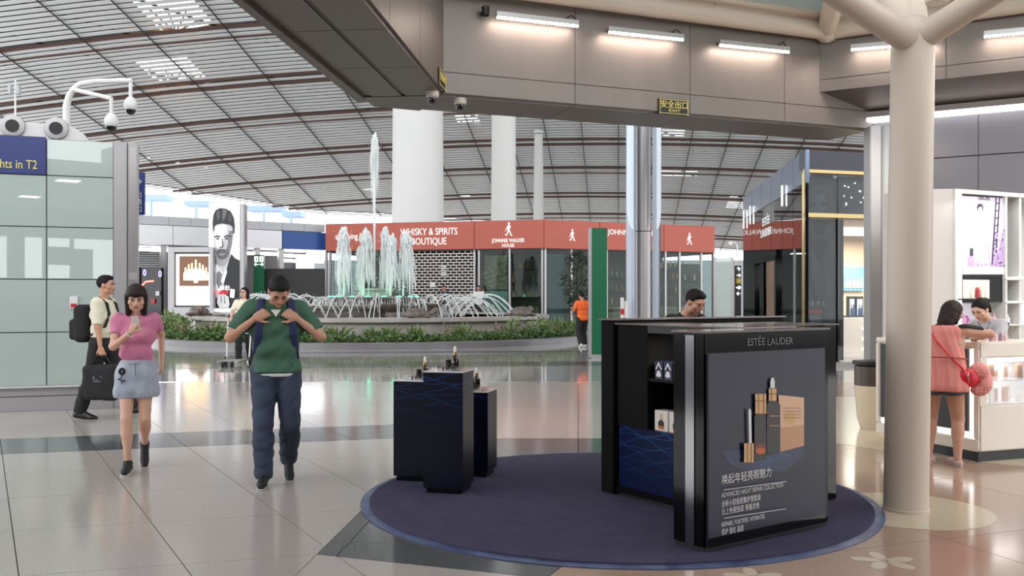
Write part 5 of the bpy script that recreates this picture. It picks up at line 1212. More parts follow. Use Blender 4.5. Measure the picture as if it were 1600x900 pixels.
# lit counters with goods
for px0, px1, y0, y1, off, lab in ((1326, 1336, 498, 463, -2.6, 'left white lit display screen on the counter inside the perfume shop'), (1337.5, 1349, 498, 463, -2.6, 'right white lit display screen on the counter inside the perfume shop')):
    p = ray_plane(px0, y0, E0-d1*off, E0-d1*off+d2); q = ray_plane(px1, y0, E0-d1*off, E0-d1*off+d2); h = ray_plane(px0, y1, E0-d1*off, E0-d1*off+d2).z-p.z
    r = root('lit_display', p, lab, 'display'); B().ob(p, q-p, v3(n2*-.1, 0), (0, 0, h)).obj('frame', m_black, r); B().ob(p+(q-p)*.18+Vector((0, 0, h*.15))+v3(n2*.001, 0), (q-p)*.64, v3(n2*.01, 0), (0, 0, h*.72)).obj('screen', M('lit_pale', S(226, 236, 246), .4, emit=.7), r)
    for t in (.35, .65):
        c = p+(q-p)*t+v3(n2*.03, 0); B().lathe([(.035, 0), (.035, .2), (.015, .25), (.015, .33), (0, .33)], c+Vector((0, 0, .03)), 8).obj('bottle', M('blue_bottle', S(60, 84, 120), .2), r)
off = -2.4; p = v3(E0-d1*off+d2*1.1, 0); r = root('shop_counter', p, 'white counter with lit shelves inside the perfume shop', 'counter')
B().ob(p, v3(d2*2.4, 0), v3(n2*-.6, 0), (0, 0, 1.02)).obj('body', M('counter_white', S(214, 208, 200), .4), r, bevel=.01)
for z in (.2, .45, .7): B().ob(p+v3(d2*1.1, z)+v3(n2*.005, 0), v3(d2*.5, 0), v3(n2*.02, 0), (0, 0, .04)).obj('light_strip', M('lit_white', (1, 1, 1)), r)
B().ob(p+Vector((0, 0, 1.02)), v3(d2*2.4, 0), v3(n2*-.6, 0), (0, 0, .03)).obj('worktop', m_black, r)

# ------------------------------------------------------------ perfume counter at right
KC = Vector((4.21, 8.40, 0)); ka = math.radians(20); kr = Vector((math.cos(ka), math.sin(ka), 0)); kf = Vector((-math.sin(ka), math.cos(ka), 0))
def KK(a, b_, z): return KC+kr*a+kf*b_+UPZ*z
m_cw = M('counter_cream', S(226, 218, 206), .32)
ct = root('perfume_counter', KK(.5, .3, 0), 'white perfume counter with glowing edge and glass display niche', 'counter')
B().ob(KK(.06, .05, 0), kr*.42, kf*1.15, UPZ*.10).obj('plinth', m_black, ct); B().ob(KK(.06, .04, 0), kr*1.4, kf*.38, UPZ*.10).obj('plinth', m_black, ct)
b = B()      # front slab with a recess for the black inset
HB = 1.09
B().ob(KK(.03, .452, .10), kr*.47, kf*.845, UPZ*(HB-.10)).obj('front_body', m_cw, ct, bevel=.02)
for z0, z1, a, c in ((.10, .21, 0, 1.3), (HB-.05, HB, 0, 1.3), (.21, HB-.05, 0, .05), (.21, HB-.05, 1.24, 1.3)): B().ob(KK(0, a, z0), kr*.035, kf*(c-a), UPZ*(z1-z0)).obj('front_rim', m_cw, ct, bevel=.012)
m_lw = M('edge_light', (1, .97, .93), emit=.7)
B().ob(KK(.022, .06, .215), kr*.01, kf*1.17, UPZ*.05).obj('edge_light', m_lw, ct); B().ob(KK(.022, .055, .215), kr*.01, kf*.05, UPZ*(HB-.28)).obj('edge_light', m_lw, ct)
B().ob(KK(.008, .115, .275), kr*.022, kf*1.12, UPZ*(HB-.34)).obj('black_inset', m_black, ct)
text('lettering', 'LANCÔME', .15, M('lit_letter', (1, 1, 1), emit=.4), ct, KK(.005, .60, .93), -kf, maxw=.62, ext=.004)
# right part with the niche
B().ob(KK(.036, 0, .10), kr*1.364, kf*.45, UPZ*.42).obj('right_body', m_cw, ct, bevel=.012)
B().ob(KK(.036, 0, .95), kr*1.364, kf*.45, UPZ*.14).obj('right_top', m_cw, ct, bevel=.012)
B().ob(KK(.11, .40, .5), kr*1.29, kf*.05, UPZ*.46).obj('niche_back', M('niche_white', S(232, 228, 224), .5), ct)
B().ob(KK(.036, .0, .51), kr*.08, kf*.45, UPZ*.45).obj('niche_side', m_cw, ct)
B().ob(KK(.10, .04, .51), kr*1.2, kf*.36, UPZ*.012).obj('niche_floor', m_top, ct); B().ob(KK(.10, .1, .72), kr*1.2, kf*.26, UPZ*.01).obj('niche_shelf', m_acr, ct)
B().ob(KK(.30, .10, .90), kr*.8, kf*.2, UPZ*.04).obj('niche_lamp', m_lw, ct)
B().ob(KK(.10, .01, .52), kr*1.28, kf*.012, UPZ*.43).obj('niche_glass', m_acr, ct)
area('niche_light', tuple(KK(.5, .2, .89)), .5, .8, (1, .95, .9), (0, 0, ka), .15)
cols = ((200, 150, 126), (224, 196, 176), (236, 228, 220), (180, 140, 120))
for lv, z in enumerate((.522, .73)):
    for k in range(7):
        a = .16+.085*k; h = RND.uniform(.08, .15); w_ = .05 if k % 3 else .065
        o = B().ob(KK(a, .16+.05*(k % 2), z), kr*w_, kf*.03, UPZ*h).obj('cosmetic_box', M('cosm_%d' % ((k+lv) % 4), S(*cols[(k+lv) % 4]), .35), bevel=.003)
        tag(o, ['lower', 'upper'][lv]+' niche cosmetic box, '+['first', 'second', 'third', 'fourth', 'fifth', 'sixth', 'seventh'][k]+' from the left', 'box', 'cosmetic boxes in the counter niche')
for k in range(5):
    c = KK(.34+.06*k, .22, HB); o = B().lathe([(0, 0), (.018, 0), (.018, .05+.01*(k % 2)), (.008, .06), (.008, .08), (0, .08)], c, 10).obj('tester_bottle', M('tester_%d' % (k % 2), S(*((226, 190, 196), (150, 120, 140))[k % 2]), .2))
    tag(o, ['first', 'second', 'third', 'fourth', 'fifth'][k]+' small tester bottle from the left on the counter top', 'bottle', 'tester bottles on the counter')

# wall unit behind the counter
W0 = Vector((5.29, 11.0, 0)); wang = math.atan2(.5, 1.05); w1 = Vector((math.cos(wang), math.sin(wang), 0)); w2 = Vector((-math.sin(wang), math.cos(wang), 0))
def onW(px, py, off=0.): return ray_plane(px, py, W0+w2*off, W0+w2*off+w1)
HW = 2.79
wu = root('wall_unit', W0, 'tall white wall unit with lit poster and shelves behind the counter', 'shelf')
pl_ = Vector((4.62, 11.08, 0))
B().ob(pl_, Vector((5.24, 11.0, 0))-pl_, (.03, .55, 0), UPZ*HW).obj('side_panel', M('warm_white_panel', S(204, 198, 194), .45), wu)
B().ob(W0-w1*.055, w1*.06, w2*.5, UPZ*HW).obj('front_edge', m_white, wu, bevel=.004)
B().ob(W0+w2*.45, w1*2.4, w2*.05, UPZ*HW).obj('back_panel', m_white, wu)
B().ob(W0+UPZ*(HW-.05), w1*2.4, w2*.5, UPZ*.05).obj('top_panel', m_white, wu)
xs_ = [onW(1500, 400), onW(1572, 400)]
def wb(px0, px1, y0, y1, off, th, m, name, par=None, bev=0.):
    p = onW(px0, y1, off); q = onW(px1, y1, off); h = onW(px0, y0, off).z-p.z
    return B().ob(p, q-p, w2*th, UPZ*h).obj(name, m, par or wu, bevel=bev)
wb(1499, 1503, 303, 530, .02, .06, M('edge_light2', (1, 1, 1), emit=.8), 'edge_light')
wb(1501.5, 1572, 303, 434, .05, .06, m_black, 'poster_frame'); wb(1504, 1569.5, 306, 429, .045, .01, M('poster_lilac', S(226, 220, 242), .4, emit=.04, var=(2.5, S(204, 196, 232), 1)), 'lit_poster')
wb(1501.5, 1570, 434, 472, .05, .35, m_black, 'black_niche'); wb(1505, 1546, 437, 468, .045, .01, M('niche_cream', S(240, 228, 206), .4, emit=.15), 'lit_niche')
for k, (x, c) in enumerate(((1511, (246, 240, 224)), (1519, (244, 238, 226)), (1527, (180, 70, 80)), (1534, (246, 240, 224)), (1541, (246, 240, 226)))):
    p = onW(x, 466, .0); h = .19 if k != 2 else .13; o = B().lathe([(0, 0), (.028, 0), (.03, h*.8), (.02, h*.88), (.02, h), (0, h)], p, 12).obj('tall_bottle', M('tall_bottle_%d' % (k == 2), S(*c), .3)); tag(o, ['leftmost', 'second', 'red', 'fourth', 'rightmost'][k]+' bottle in the black niche under the lilac poster', 'bottle', 'bottles in the black niche')
wb(1503, 1548, 466.5, 469, -.04, .1, m_black, 'niche_ledge')
wb(1572, 1600, 434, 437.5, .0, .45, m_white, 'shelf'); wb(1572, 1600, 471, 474, .0, .45, m_white, 'shelf'); wb(1500, 1600, 506, 509, .0, .45, m_white, 'shelf')
for x0_, x1_ in ((1592.5, 1596), (1571, 1574)): wb(x0_, x1_, 306, 530, .01, .44, m_white, 'upright')
for y in (433, 470.5): wb(1573, 1640, y, y+1.2, -.004, .02, M('edge_light2', (1, 1, 1)), 'edge_light')
wb(1556, 1577, 504, 509, -.06, .03, m_black, 'price_rail')
wb(1502, 1640, 474, 506, .40, .03, M('lit_back', S(238, 232, 240), .5, emit=.12), 'lit_back')
area('wall_unit_light', tuple(onW(1550, 306, -.12)), 1.6, 1.3, (.95, .93, 1), (math.radians(-20), 0, wang), .2)
# print on the lilac poster: lettering, dancing figure, ladder, flowers, perfume flask
fW = lambda x, y: onW(1340+x/3.75, 280+y/3.75, .044)
text('poster_lettering', 'LANCÔME', .07, M('letter_grey', S(150, 146, 148)), wu, fW(740, 122)-w2*.004, w1, maxw=.2, ext=.001)
mp_.update({'pw': M('pp_white', S(250, 248, 252), .4, emit=.04), 'ph': M('pp_hair', S(60, 50, 60), .4), 'ps': M('pp_skin', S(232, 206, 200), .4, emit=.1), 'pl': M('pp_lilac', S(186, 160, 206), .4, emit=.08), 'pd': M('pp_dark', S(74, 66, 86), .4), 'pp': M('pp_purple', S(206, 170, 222), .4, emit=.1)})
it = [('pl', [(850, 290), (866, 290), (866, 510), (770, 512), (790, 470), (830, 430)]), ('pw', [(690, 215), (720, 200), (745, 230), (765, 330), (775, 390), (720, 375), (690, 365), (670, 300)]), ('ps', [(745, 205), (800, 198), (802, 206), (750, 216)]), ('ps', [(690, 225), (640, 295), (634, 290), (680, 215)]), ('ps', [(704, 165), (728, 160), (730, 195), (712, 200)]), ('ph', [(698, 165), (705, 145), (728, 145), (736, 165), (732, 190), (727, 160), (706, 166), (704, 185)]),
      ('ps', [(740, 380), (775, 385), (780, 480), (772, 480), (765, 395)]), ('pd', [(808, 110), (814, 110), (790, 500), (784, 500)]), ('pd', [(828, 110), (834, 110), (812, 440), (806, 440)]), ('pp', [(648, 455), (682, 455), (675, 540), (655, 540)]), ('pd', [(658, 405), (674, 405), (674, 450), (658, 450)]), ('pw', [(618, 512), (862, 514), (862, 556), (618, 556)])]
for k in range(8): it.append(('pd', [(806-2.2*k, 140+44*k), (830-2.2*k, 136+42*k), (830-2.2*k, 142+42*k), (806-2.2*k, 146+44*k)]))
r2 = random.Random(3)
for k in range(40):
    x = r2.uniform(790, 862); y = r2.uniform(290, 510); s_ = r2.uniform(3, 8); it.append((r2.choice(['pd', 'pp', 'pl']), [(x+s_*math.cos(a), y+s_*math.sin(a)) for a in (0, 1.2, 2.5, 3.8, 5)]))
for k in range(14):
    x = r2.uniform(620, 740); y = r2.uniform(460, 510); s_ = r2.uniform(3, 9); it.append((r2.choice(['pp', 'pl']), [(x+s_*math.cos(a), y+s_*math.sin(a)) for a in (0, 1.2, 2.5, 3.8, 5)]))
prt(it, fW, -w2, wu)
for k, (x, h, c) in enumerate(((1506, .12, (214, 150, 190)), (1511, .1, (180, 110, 170)), (1553, .13, (226, 180, 196)), (1560, .1, (230, 214, 220)), (1566, .14, (214, 190, 200)), (1574, .12, (240, 232, 236)))):
    p = onW(x, 506, .12); o = B().lathe([(0, 0), (.03, 0), (.032, h*.6), (.014, h*.75), (.014, h), (0, h)], p, 10).obj('perfume_bottle', M('perf_%d' % k, S(*c), .15)); tag(o, ['first', 'second', 'third', 'fourth', 'fifth', 'sixth'][k]+' pink perfume bottle from the left on the lit shelf behind the saleswoman', 'bottle', 'perfume bottles on the lit shelf')
# cream bin behind the counter's left end
c = Vector((4.12, 10.6, 0)); r = root('cream_bin', c, 'cream tapered bin with a dark top left of the counter', 'bin')
B().lathe([(0, .0), (.13, 0), (.17, .12), (.20, .5)], c, 24).obj('bin', m_cream, r); B().lathe([(.20, .5), (.20, .72), (.17, .74), (0, .74)], c, 24).obj('collar', M('brown_collar', S(70, 60, 54), .4), r); B().lathe([(.22, .74), (.22, .78), (0, .79)], c, 24).obj('lid', m_black, r)
# ------------------------------------------------------------ people: smooth-blended solids meshed with surface nets
def vec(p): return np.array(p, dtype=np.float32)
def prim_d(pr, X):
    t = pr[0]
    if t == 'c':        # tapered capsule, optionally flattened along an axis
        a, b_, ra, rb = vec(pr[1]), vec(pr[2]), pr[3], pr[4]; ba = b_-a; L2 = float(ba@ba)+1e-9
        pa = X-a; tt = np.clip(pa@ba/L2, 0, 1); d = np.sqrt(((pa-tt[..., None]*ba)**2).sum(-1)); return d-(ra+(rb-ra)*tt)
    if t == 'e':
        R_ = np.array(pr[3], dtype=np.float32) if pr[3] is not None else np.eye(3, dtype=np.float32)
        q = (X-vec(pr[1]))@R_; r = vec(pr[2]); k0 = np.sqrt(((q/r)**2).sum(-1)); k1 = np.sqrt(((q/(r*r))**2).sum(-1))+1e-9; return k0*(k0-1)/k1
    if t == 'b':
        R_ = np.array(pr[3], dtype=np.float32) if pr[3] is not None else np.eye(3, dtype=np.float32)
        q = np.abs((X-vec(pr[1]))@R_)-(vec(pr[2])-pr[4]); return np.sqrt((np.maximum(q, 0)**2).sum(-1))+np.minimum(q.max(-1), 0)-pr[4]
def prim_bb(pr):
    if pr[0] == 'c': a, b_ = vec(pr[1]), vec(pr[2]); r = max(pr[3], pr[4]); return np.minimum(a, b_)-r, np.maximum(a, b_)+r
    r = float(np.linalg.norm(vec(pr[2]))) if pr[0] == 'b' else max(pr[2]); return vec(pr[1])-r, vec(pr[1])+r
def sdf_mesh(prims, h, k=.02, cuts=(), fold=None):
    """prims: tuples, last element may be a dict(k=,cut=[(pt,n)],sub=True)"""
    P_ = [(p[:-1], p[-1]) if isinstance(p[-1], dict) else (p, {}) for p in prims]
    bbs = [prim_bb(p) for p, o in P_ if not o.get('sub')]; lo = np.min([b_[0] for b_ in bbs], 0)-3*h-.01; hi = np.max([b_[1] for b_ in bbs], 0)+3*h+.01
    n = np.ceil((hi-lo)/h).astype(int)+1
    ax = [lo[i]+h*np.arange(n[i], dtype=np.float32) for i in range(3)]
    vol = np.full(n, 9., dtype=np.float32)
    for p, o in P_:
        kk = o.get('k', k); a, b_ = prim_bb(p); m = 2.2*kk+2*h
        i0 = np.maximum(((a-m-lo)/h).astype(int), 0); i1 = np.minimum(((b_+m-lo)/h).astype(int)+2, n)
        if (i1 <= i0).any(): continue
        s_ = tuple(slice(i0[i], i1[i]) for i in range(3))
        X = np.stack(np.meshgrid(*[ax[i][s_[i]] for i in range(3)], indexing='ij'), -1).astype(np.float32)
        d = prim_d(p, X)
        for pt, nn in o.get('cut', ()): d = np.maximum(d, (X-vec(pt))@vec(nn))
        v = vol[s_]
        if o.get('sub'): hh = np.clip(.5-.5*(v+d)/kk, 0, 1); vol[s_] = v*(1-hh)-d*hh+kk*hh*(1-hh)
        else: hh = np.clip(.5+.5*(d-v)/kk, 0, 1); vol[s_] = d*(1-hh)+v*hh-kk*hh*(1-hh)
    if cuts or fold:
        X = np.stack(np.meshgrid(*ax, indexing='ij'), -1).astype(np.float32)
        if fold: vol = vol+fold(X)
        for pt, nn in cuts: vol = np.maximum(vol, (X-vec(pt))@vec(nn))
    ins = vol < 0
    c = np.zeros(tuple(n-1), dtype=np.int8)
    for dx in (0, 1):
        for dy in (0, 1):
            for dz in (0, 1): c += ins[dx:n[0]-1+dx, dy:n[1]-1+dy, dz:n[2]-1+dz]
    act = np.argwhere((c > 0) & (c < 8)); idx = -np.ones(tuple(n-1), dtype=np.int64); idx[tuple(act.T)] = np.arange(len(act))
    acc = np.zeros((len(act), 3), dtype=np.float32); cnt = np.zeros(len(act), dtype=np.float32)
    cor = [(i, j, l) for i in (0, 1) for j in (0, 1) for l in (0, 1)]
    val = {q: vol[act[:, 0]+q[0], act[:, 1]+q[1], act[:, 2]+q[2]] for q in cor}
    for q in cor:
        for a_ in range(3):
            if q[a_]: continue
            q2 = tuple(q[i]+(i == a_) for i in range(3)); v0, v1 = val[q], val[q2]; m = (v0 < 0) != (v1 < 0)
            t = np.where(m, v0/(v0-v1+1e-12), 0); pt = np.tile(np.array(q, dtype=np.float32), (len(act), 1)); pt[:, a_] += t
            acc[m] += pt[m]; cnt[m] += 1
    V = (act+acc/cnt[:, None])*h+lo
    Fs = []
    for a_ in range(3):
        b1, b2 = (a_+1) % 3, (a_+2) % 3; sl0 = [slice(None)]*3; sl1 = [slice(None)]*3; sl0[a_] = slice(0, -1); sl1[a_] = slice(1, None)
        s0, s1 = ins[tuple(sl0)], ins[tuple(sl1)]; e = np.argwhere(s0 != s1); e = e[(e[:, b1] > 0) & (e[:, b2] > 0) & (e[:, b1] < n[b1]-1) & (e[:, b2] < n[b2]-1)]
        o1 = np.zeros(3, dtype=int); o1[b1] = 1; o2 = np.zeros(3, dtype=int); o2[b2] = 1
        q = [idx[tuple((e-o).T)] for o in (o1+o2, o2, 0*o1, o1)]
        f = np.stack(q, 1); fl = s0[tuple(e.T)]; f[~fl] = f[~fl][:, ::-1]; Fs.append(f)
    return V, np.concatenate(Fs)
def sobj(name, prims, m, parent, h=.012, k=.02, cuts=(), fold=None, label=None, loc=None, post=None):
    V, Fq = sdf_mesh(prims, h, k, cuts, fold)
    me = bpy.data.meshes.new(name); me.vertices.add(len(V)); me.vertices.foreach_set('co', V.ravel().astype(np.float32))
    me.loops.add(Fq.size); me.loops.foreach_set('vertex_index', Fq.ravel().astype(np.int32)); me.polygons.add(len(Fq)); me.polygons.foreach_set('loop_start', np.arange(0, Fq.size, 4, dtype=np.int32))
    me.update(calc_edges=True); me.validate(); me.polygons.foreach_set('use_smooth', [True]*len(me.polygons)); me.materials.append(m)
    o = bpy.data.objects.new(name, me); COL.objects.link(o); o.parent = parent
    if label: o['label'] = label
    if loc is not None: o.location = loc
    return o
def folds(amp, f, ang=0., seed=0.):
    def fn(X):
        x, y, z = X[..., 0], X[..., 1], X[..., 2]
        w_ = z*math.cos(ang)+(x+y*.6)*math.sin(ang)+.03*np.sin(13*x+seed)+.025*np.sin(17*y+2*seed+5*z)
        return amp*(np.sin(f*w_+seed)*np.sin(9*x+7*y+6*z+seed*1.7)+.5*np.sin(1.7*f*w_+3*x*9+seed))
    return fn
def ik(a, c, l1, l2, pole):
    a, c, pole = Vector(a), Vector(c), Vector(pole); d = c-a; L = min(d.length, (l1+l2)*.999); u = d.normalized(); x = (l1*l1-l2*l2+L*L)/(2*L); hgt = math.sqrt(max(0, l1*l1-x*x))
    p = pole-u*pole.dot(u); p = p.normalized() if p.length > 1e-6 else u.orthogonal().normalized()
    return a+u*x+p*hgt, a+u*L
m_skin = M('skin', S(198, 150, 124), .5, var=(6, S(186, 136, 112), .8)); m_skinl = M('skin_light', S(216, 172, 148), .5, var=(6, S(204, 158, 136), .8)); m_skint = M('skin_tan', S(176, 124, 98), .5)
m_hair = M('black_hair', S(18, 14, 13), .62, spec=.25, bump=(90, .5)); m_hairb = M('brown_hair', S(40, 25, 20), .55, spec=.3, bump=(90, .5)); m_lip = M('lips', S(166, 86, 80), .4); m_eye = M('eye_dark', S(18, 12, 10), .2); m_eyew = M('eye_white', S(226, 220, 214), .3)
class Human:
    def __init__(s, name_label, H, loc, rz, lean=0., twist=0., pel=(0, 0, 0), legs=None, arms=None, head=(0, 0), skin=None, h=.012, build=1., bust=0., hands=True, headoff=(0, 0, 0)):
        s.open = head[0] < .25; s.H = H; s.h = h; s.skin = skin or m_skin; s.bw = build
        s.r = root('person', loc, name_label, 'person', rz=rz)
        s.P = Vector(pel)+Vector((0, 0, .525*H)); cl_, sl_ = math.cos(lean), math.sin(lean)
        ct_, st_ = math.cos(twist), math.sin(twist)
        s.R = Vector((ct_, st_, 0)); fw = Vector((-st_, ct_, 0)); s.U = Vector((fw.x*sl_, fw.y*sl_, cl_)); s.Fd = Vector((fw.x*cl_, fw.y*cl_, -sl_))
        T = s.T; b = build
        s.leg = {}
        for i, sg in enumerate((1, -1)):     # 1 = right
            ank, toe, pitch = legs[i]; hip = s.P+Vector((sg*.05*H*b, 0, -.005*H)); knee, an = ik(hip, Vector(ank), .245*H, .24*H, Vector((sg*.08, 1, .1))); s.leg[sg] = (hip, knee, an, toe, pitch)
        s.arm = {}
        for i, sg in enumerate((1, -1)):
            wr, pole, hd, pn, curl = (list(arms[i])+[None]*5)[:5]; sh = T(sg*.105*H*b, -.004*H, .285*H); el, w_ = ik(sh, Vector(wr), .165*H, .148*H, Vector(pole)); hd = Vector(hd).normalized() if hd else (w_-el).normalized(); s.arm[sg] = (sh, el, w_, hd, Vector(pn) if pn else Vector((-sg, 0, 0)), .5 if curl is None else curl)
        pit, yaw = head[0], head[1]
        s.Rh = Matrix.Rotation(yaw+twist, 3, 'Z') @ Matrix.Rotation(-pit-lean*.4, 3, 'X')
        s.nb = T(0, -.008*H, .305*H); s.hc = s.nb+Vector(headoff)+s.Rh @ Vector((0, .022*H, .105*H))
        s.Rn = [list(r) for r in s.Rh]
        pr = s.body()
        s.mesh = sobj('body', pr, s.skin, s.r, h, .022*H/1.7)
        s.face()
    def T(s, x, y, z): return s.P+s.R*x+s.Fd*y+s.U*z
    def hd(s, x, y, z): return s.hc+s.Rh @ Vector((x*s.H, y*s.H, z*s.H))
    def torso(s, o=0., belly=0.):
        H, b, T = s.H, s.bw, s.T; K = dict(k=.05*H/1.7)
        return [('c', T(.040*H*b, 0, 0), T(-.040*H*b, 0, 0), .062*H*b+o, .062*H*b+o, K), ('c', T(.034*H*b, .004*H, .10*H), T(-.034*H*b, .004*H, .10*H), .054*H*b+o+belly, .054*H*b+o+belly, K),
                ('c', T(.05*H*b, .002*H, .20*H), T(-.05*H*b, .002*H, .20*H), .060*H*b+o, .060*H*b+o, K), ('c', T(.08*H*b, -.006*H, .268*H), T(-.08*H*b, -.006*H, .268*H), .040*H+o, .040*H+o, K),
                ('c', T(0, -.004*H, .26*H), s.nb, .05*H+o, .036*H+o*.5, K)]
    def limbs_leg(s, sg, o=0., t0=0., flare=0.):
        hip, kn, an, toe, pt = s.leg[sg]; H = s.H; b = s.bw
        return [('c', hip, kn, .057*H*b+o, .036*H*b+o), ('c', kn, kn+(an-kn)*.35, .034*H*b+o, .034*H*b+o+flare*.4), ('c', kn+(an-kn)*.35, an, .034*H*b+o+flare*.4, .021*H*b+o+flare)]
    def limbs_arm(s, sg, o=0., frac=1.):
        sh, el, w_, *_ = s.arm[sg]; H = s.H; b = s.bw
        return [('c', sh, el, .031*H*b+o, .024*H*b+o), ('c', el, w_, .024*H*b+o, .0155*H+o)]
    def hand(s, sg):
        sh, el, w_, d, n, curl = s.arm[sg]; H = s.H; n = (n-d*n.dot(d)).normalized(); t = d.cross(n)*(-sg)   # towards the thumb
        if t.dot(Vector((0, 0, 1))) == 0: pass
        out = []
        rf_ = max(.0047*H, s.h*.62); kk = dict(k=.006)
        for i in range(4):
            u = (.0165-.011*i)*H; k0 = w_+d*.048*H+t*u; out.append(('c', w_+d*.008*H+t*u*.6, k0, .011*H, .0085*H, dict(k=.012)))
            L = (.040, .045, .042, .033)[i]*H; p = k0; a = .15
            for j, fr in enumerate((.45, .3, .25)):
                a += curl*(.9+.12*i); q = p+(d*math.cos(a)+n*math.sin(a))*L*fr; out.append(('c', p, q, rf_*(1-.07*j), rf_*(.93-.07*j), kk)); p = q
        b0 = w_+d*.012*H+t*.016*H; b1 = b0+(d*.6+t*.7+n*.25).normalized()*.026*H; b2 = b1+(d*.85+t*.3+n*(.2+.5*curl)).normalized()*.024*H
        return out+[('c', b0, b1, .0085*H, .0065*H, kk), ('c', b1, b2, .0062*H, .0052*H, kk)]
    def body(s):
        H = s.H; pr = s.torso(-.006*H)
        for sg in (1, -1):
            pr += s.limbs_leg(sg, -.003*H)
            hip, kn, an, toe, pt = s.leg[sg]; pr.append(('c', kn+(an-kn)*.2+Vector((0, -.012*H, 0)), kn+(an-kn)*.5+Vector((0, -.008*H, 0)), .030*H, .024*H)); pr += s.foot(sg, -.004*H)
            pr += s.limbs_arm(sg, -.002*H); pr += s.hand(sg)
        pr.append(('c', s.nb, s.hc+s.Rh @ Vector((0, -.012*H, -.03*H)), .033*H, .031*H, dict(k=.02)))
        E = lambda x, y, z, a, b_, c, k=.012: ('e', s.hd(x, y, z), (a*H, b_*H, c*H), s.Rn, dict(k=k))
        C = lambda p, q, a, b_, k=.008, **kw: ('c', s.hd(*p), s.hd(*q), a*H, b_*H, dict(k=k, **kw))
        pr += [E(0, -.008, .016, .044, .054, .05), E(0, .012, -.016, .037, .038, .05), C((.02, .012, -.042), (-.02, .012, -.042), .018, .018, .012), E(0, .036, -.055, .012, .011, .011),
               C((.024, .041, .014), (-.024, .041, .014), .008, .008), C((.028, .03, -.012), (.028, .032, -.014), .013, .013), C((-.028, .03, -.012), (-.028, .032, -.014), .013, .013),
               ('e', s.hd(.0175, .055, .003), (.010*H, .009*H, .007*H), s.Rn, dict(k=.006, sub=True)), ('e', s.hd(-.0175, .055, .003), (.010*H, .009*H, .007*H), s.Rn, dict(k=.006, sub=True)),
               C((0, .048, .008), (0, .058, -.016), .0045, .0065, .006), C((.006, .05, -.018), (-.006, .05, -.018), .0052, .0052, .005), C((.012, .045, -.034), (-.012, .045, -.034), .006, .006, .006),
               E(.044, -.004, -.004, .006, .012, .017, .006), E(-.044, -.004, -.004, .006, .012, .017, .006)]
        return pr
    def foot(s, sg, o=0.):
        hip, kn, an, toe, pt = s.leg[sg]; H = s.H; f = Vector((math.sin(toe)*math.cos(pt), math.cos(toe)*math.cos(pt), -math.sin(pt))); up = Vector((math.sin(toe)*math.sin(pt), math.cos(toe)*math.sin(pt), math.cos(pt)))
        heel = an-f*.022*H-up*.026*H; ball = an+f*.085*H-up*.030*H; tip = an+f*.115*H-up*.031*H
        s.fr = (f, up)
        return [('c', an, heel, .020*H+o, .017*H+o), ('c', an, ball, .020*H+o, .016*H+o), ('c', heel, ball, .017*H+o, .018*H+o), ('c', ball, tip, .018*H+o, .014*H+o)]
    def shoe(s, sg, m, msole=None, o=.006, low=.01, name='shoe', top=.012):
        pr = s.foot(sg, o); f, up = s.fr; an = s.leg[sg][2]; H = s.H; bot = an-up*.049*H; side_ = f.cross(up)
        K = [(bot+up*low, -up), (an+up*(top*H), up)]
        sh = sobj(name, [p+(dict(cut=K),) for p in pr], m, s.r, min(s.h, .008), .012)
        if msole is not None:
            pr2 = s.foot(sg, o+.004); sobj('sole', [p+(dict(cut=[(bot, -up), (bot+up*(low+.004), up)]),) for p in pr2], msole, sh, min(s.h, .007), .012)
        return sh
    def face(s):
        H = s.H; b = B()
        if s.h > .0135: return
        R_ = s.Rh
        for sx in (1, -1):
            e = B(); e.ball(s.hd(sx*.0175, .0455, .003), (.0072*H, .005*H, .0036*H), 10, 8, 0, R_); eo = s.part(e, 'eye', m_eyew if s.open else s.skin)
            if not s.open:
                e = B(); e.tube([s.hd(sx*.010, .0492, .001), s.hd(sx*.0175, .0512, -.0008), s.hd(sx*.0255, .047, .001)], [.0006*H, .0013*H, .0006*H], 6); s.part(e, 'closed_lashes', m_hair)
            e = B(); e.ball(s.hd(sx*.0175, .0492 if s.open else .047, .0025), (.0038*H, .0020*H, .0034*H), 8, 6, 0, R_); o = s.part(e, 'iris', m_eye, eo)
            e = B(); e.tube([s.hd(sx*.009, .0498, .013), s.hd(sx*.018, .0505, .0165), s.hd(sx*.028, .0455, .013)], [.0018*H, .0024*H, .0012*H], 6); s.part(e, 'eyebrow', m_hair)
            e = B(); e.tube([s.hd(sx*.0095, .0485, .004), s.hd(sx*.0175, .0512, .0078), s.hd(sx*.026, .0465, .0045)], [.001*H, .0016*H, .001*H], 6); s.part(e, 'eyelash', m_hair)
        e = B(); e.tube([s.hd(-.0135, .0485, -.034), s.hd(-.004, .0525, -.032), s.hd(.004, .0525, -.032), s.hd(.0135, .0485, -.034)], [.001*H, .0032*H, .0032*H, .001*H], 8); e.tube([s.hd(-.011, .0485, -.0355), s.hd(0, .0522, -.0375), s.hd(.011, .0485, -.0355)], [.001*H, .0034*H, .001*H], 8); s.part(e, 'lips', m_lip)
    def part(s, b, name, m, parent=None, **kw):
        """b holds points in the person's own frame"""
        mw = W(s.r); b.v = [tuple(mw @ Vector(v)) for v in b.v]; return b.obj(name, m, parent or s.r, **kw)
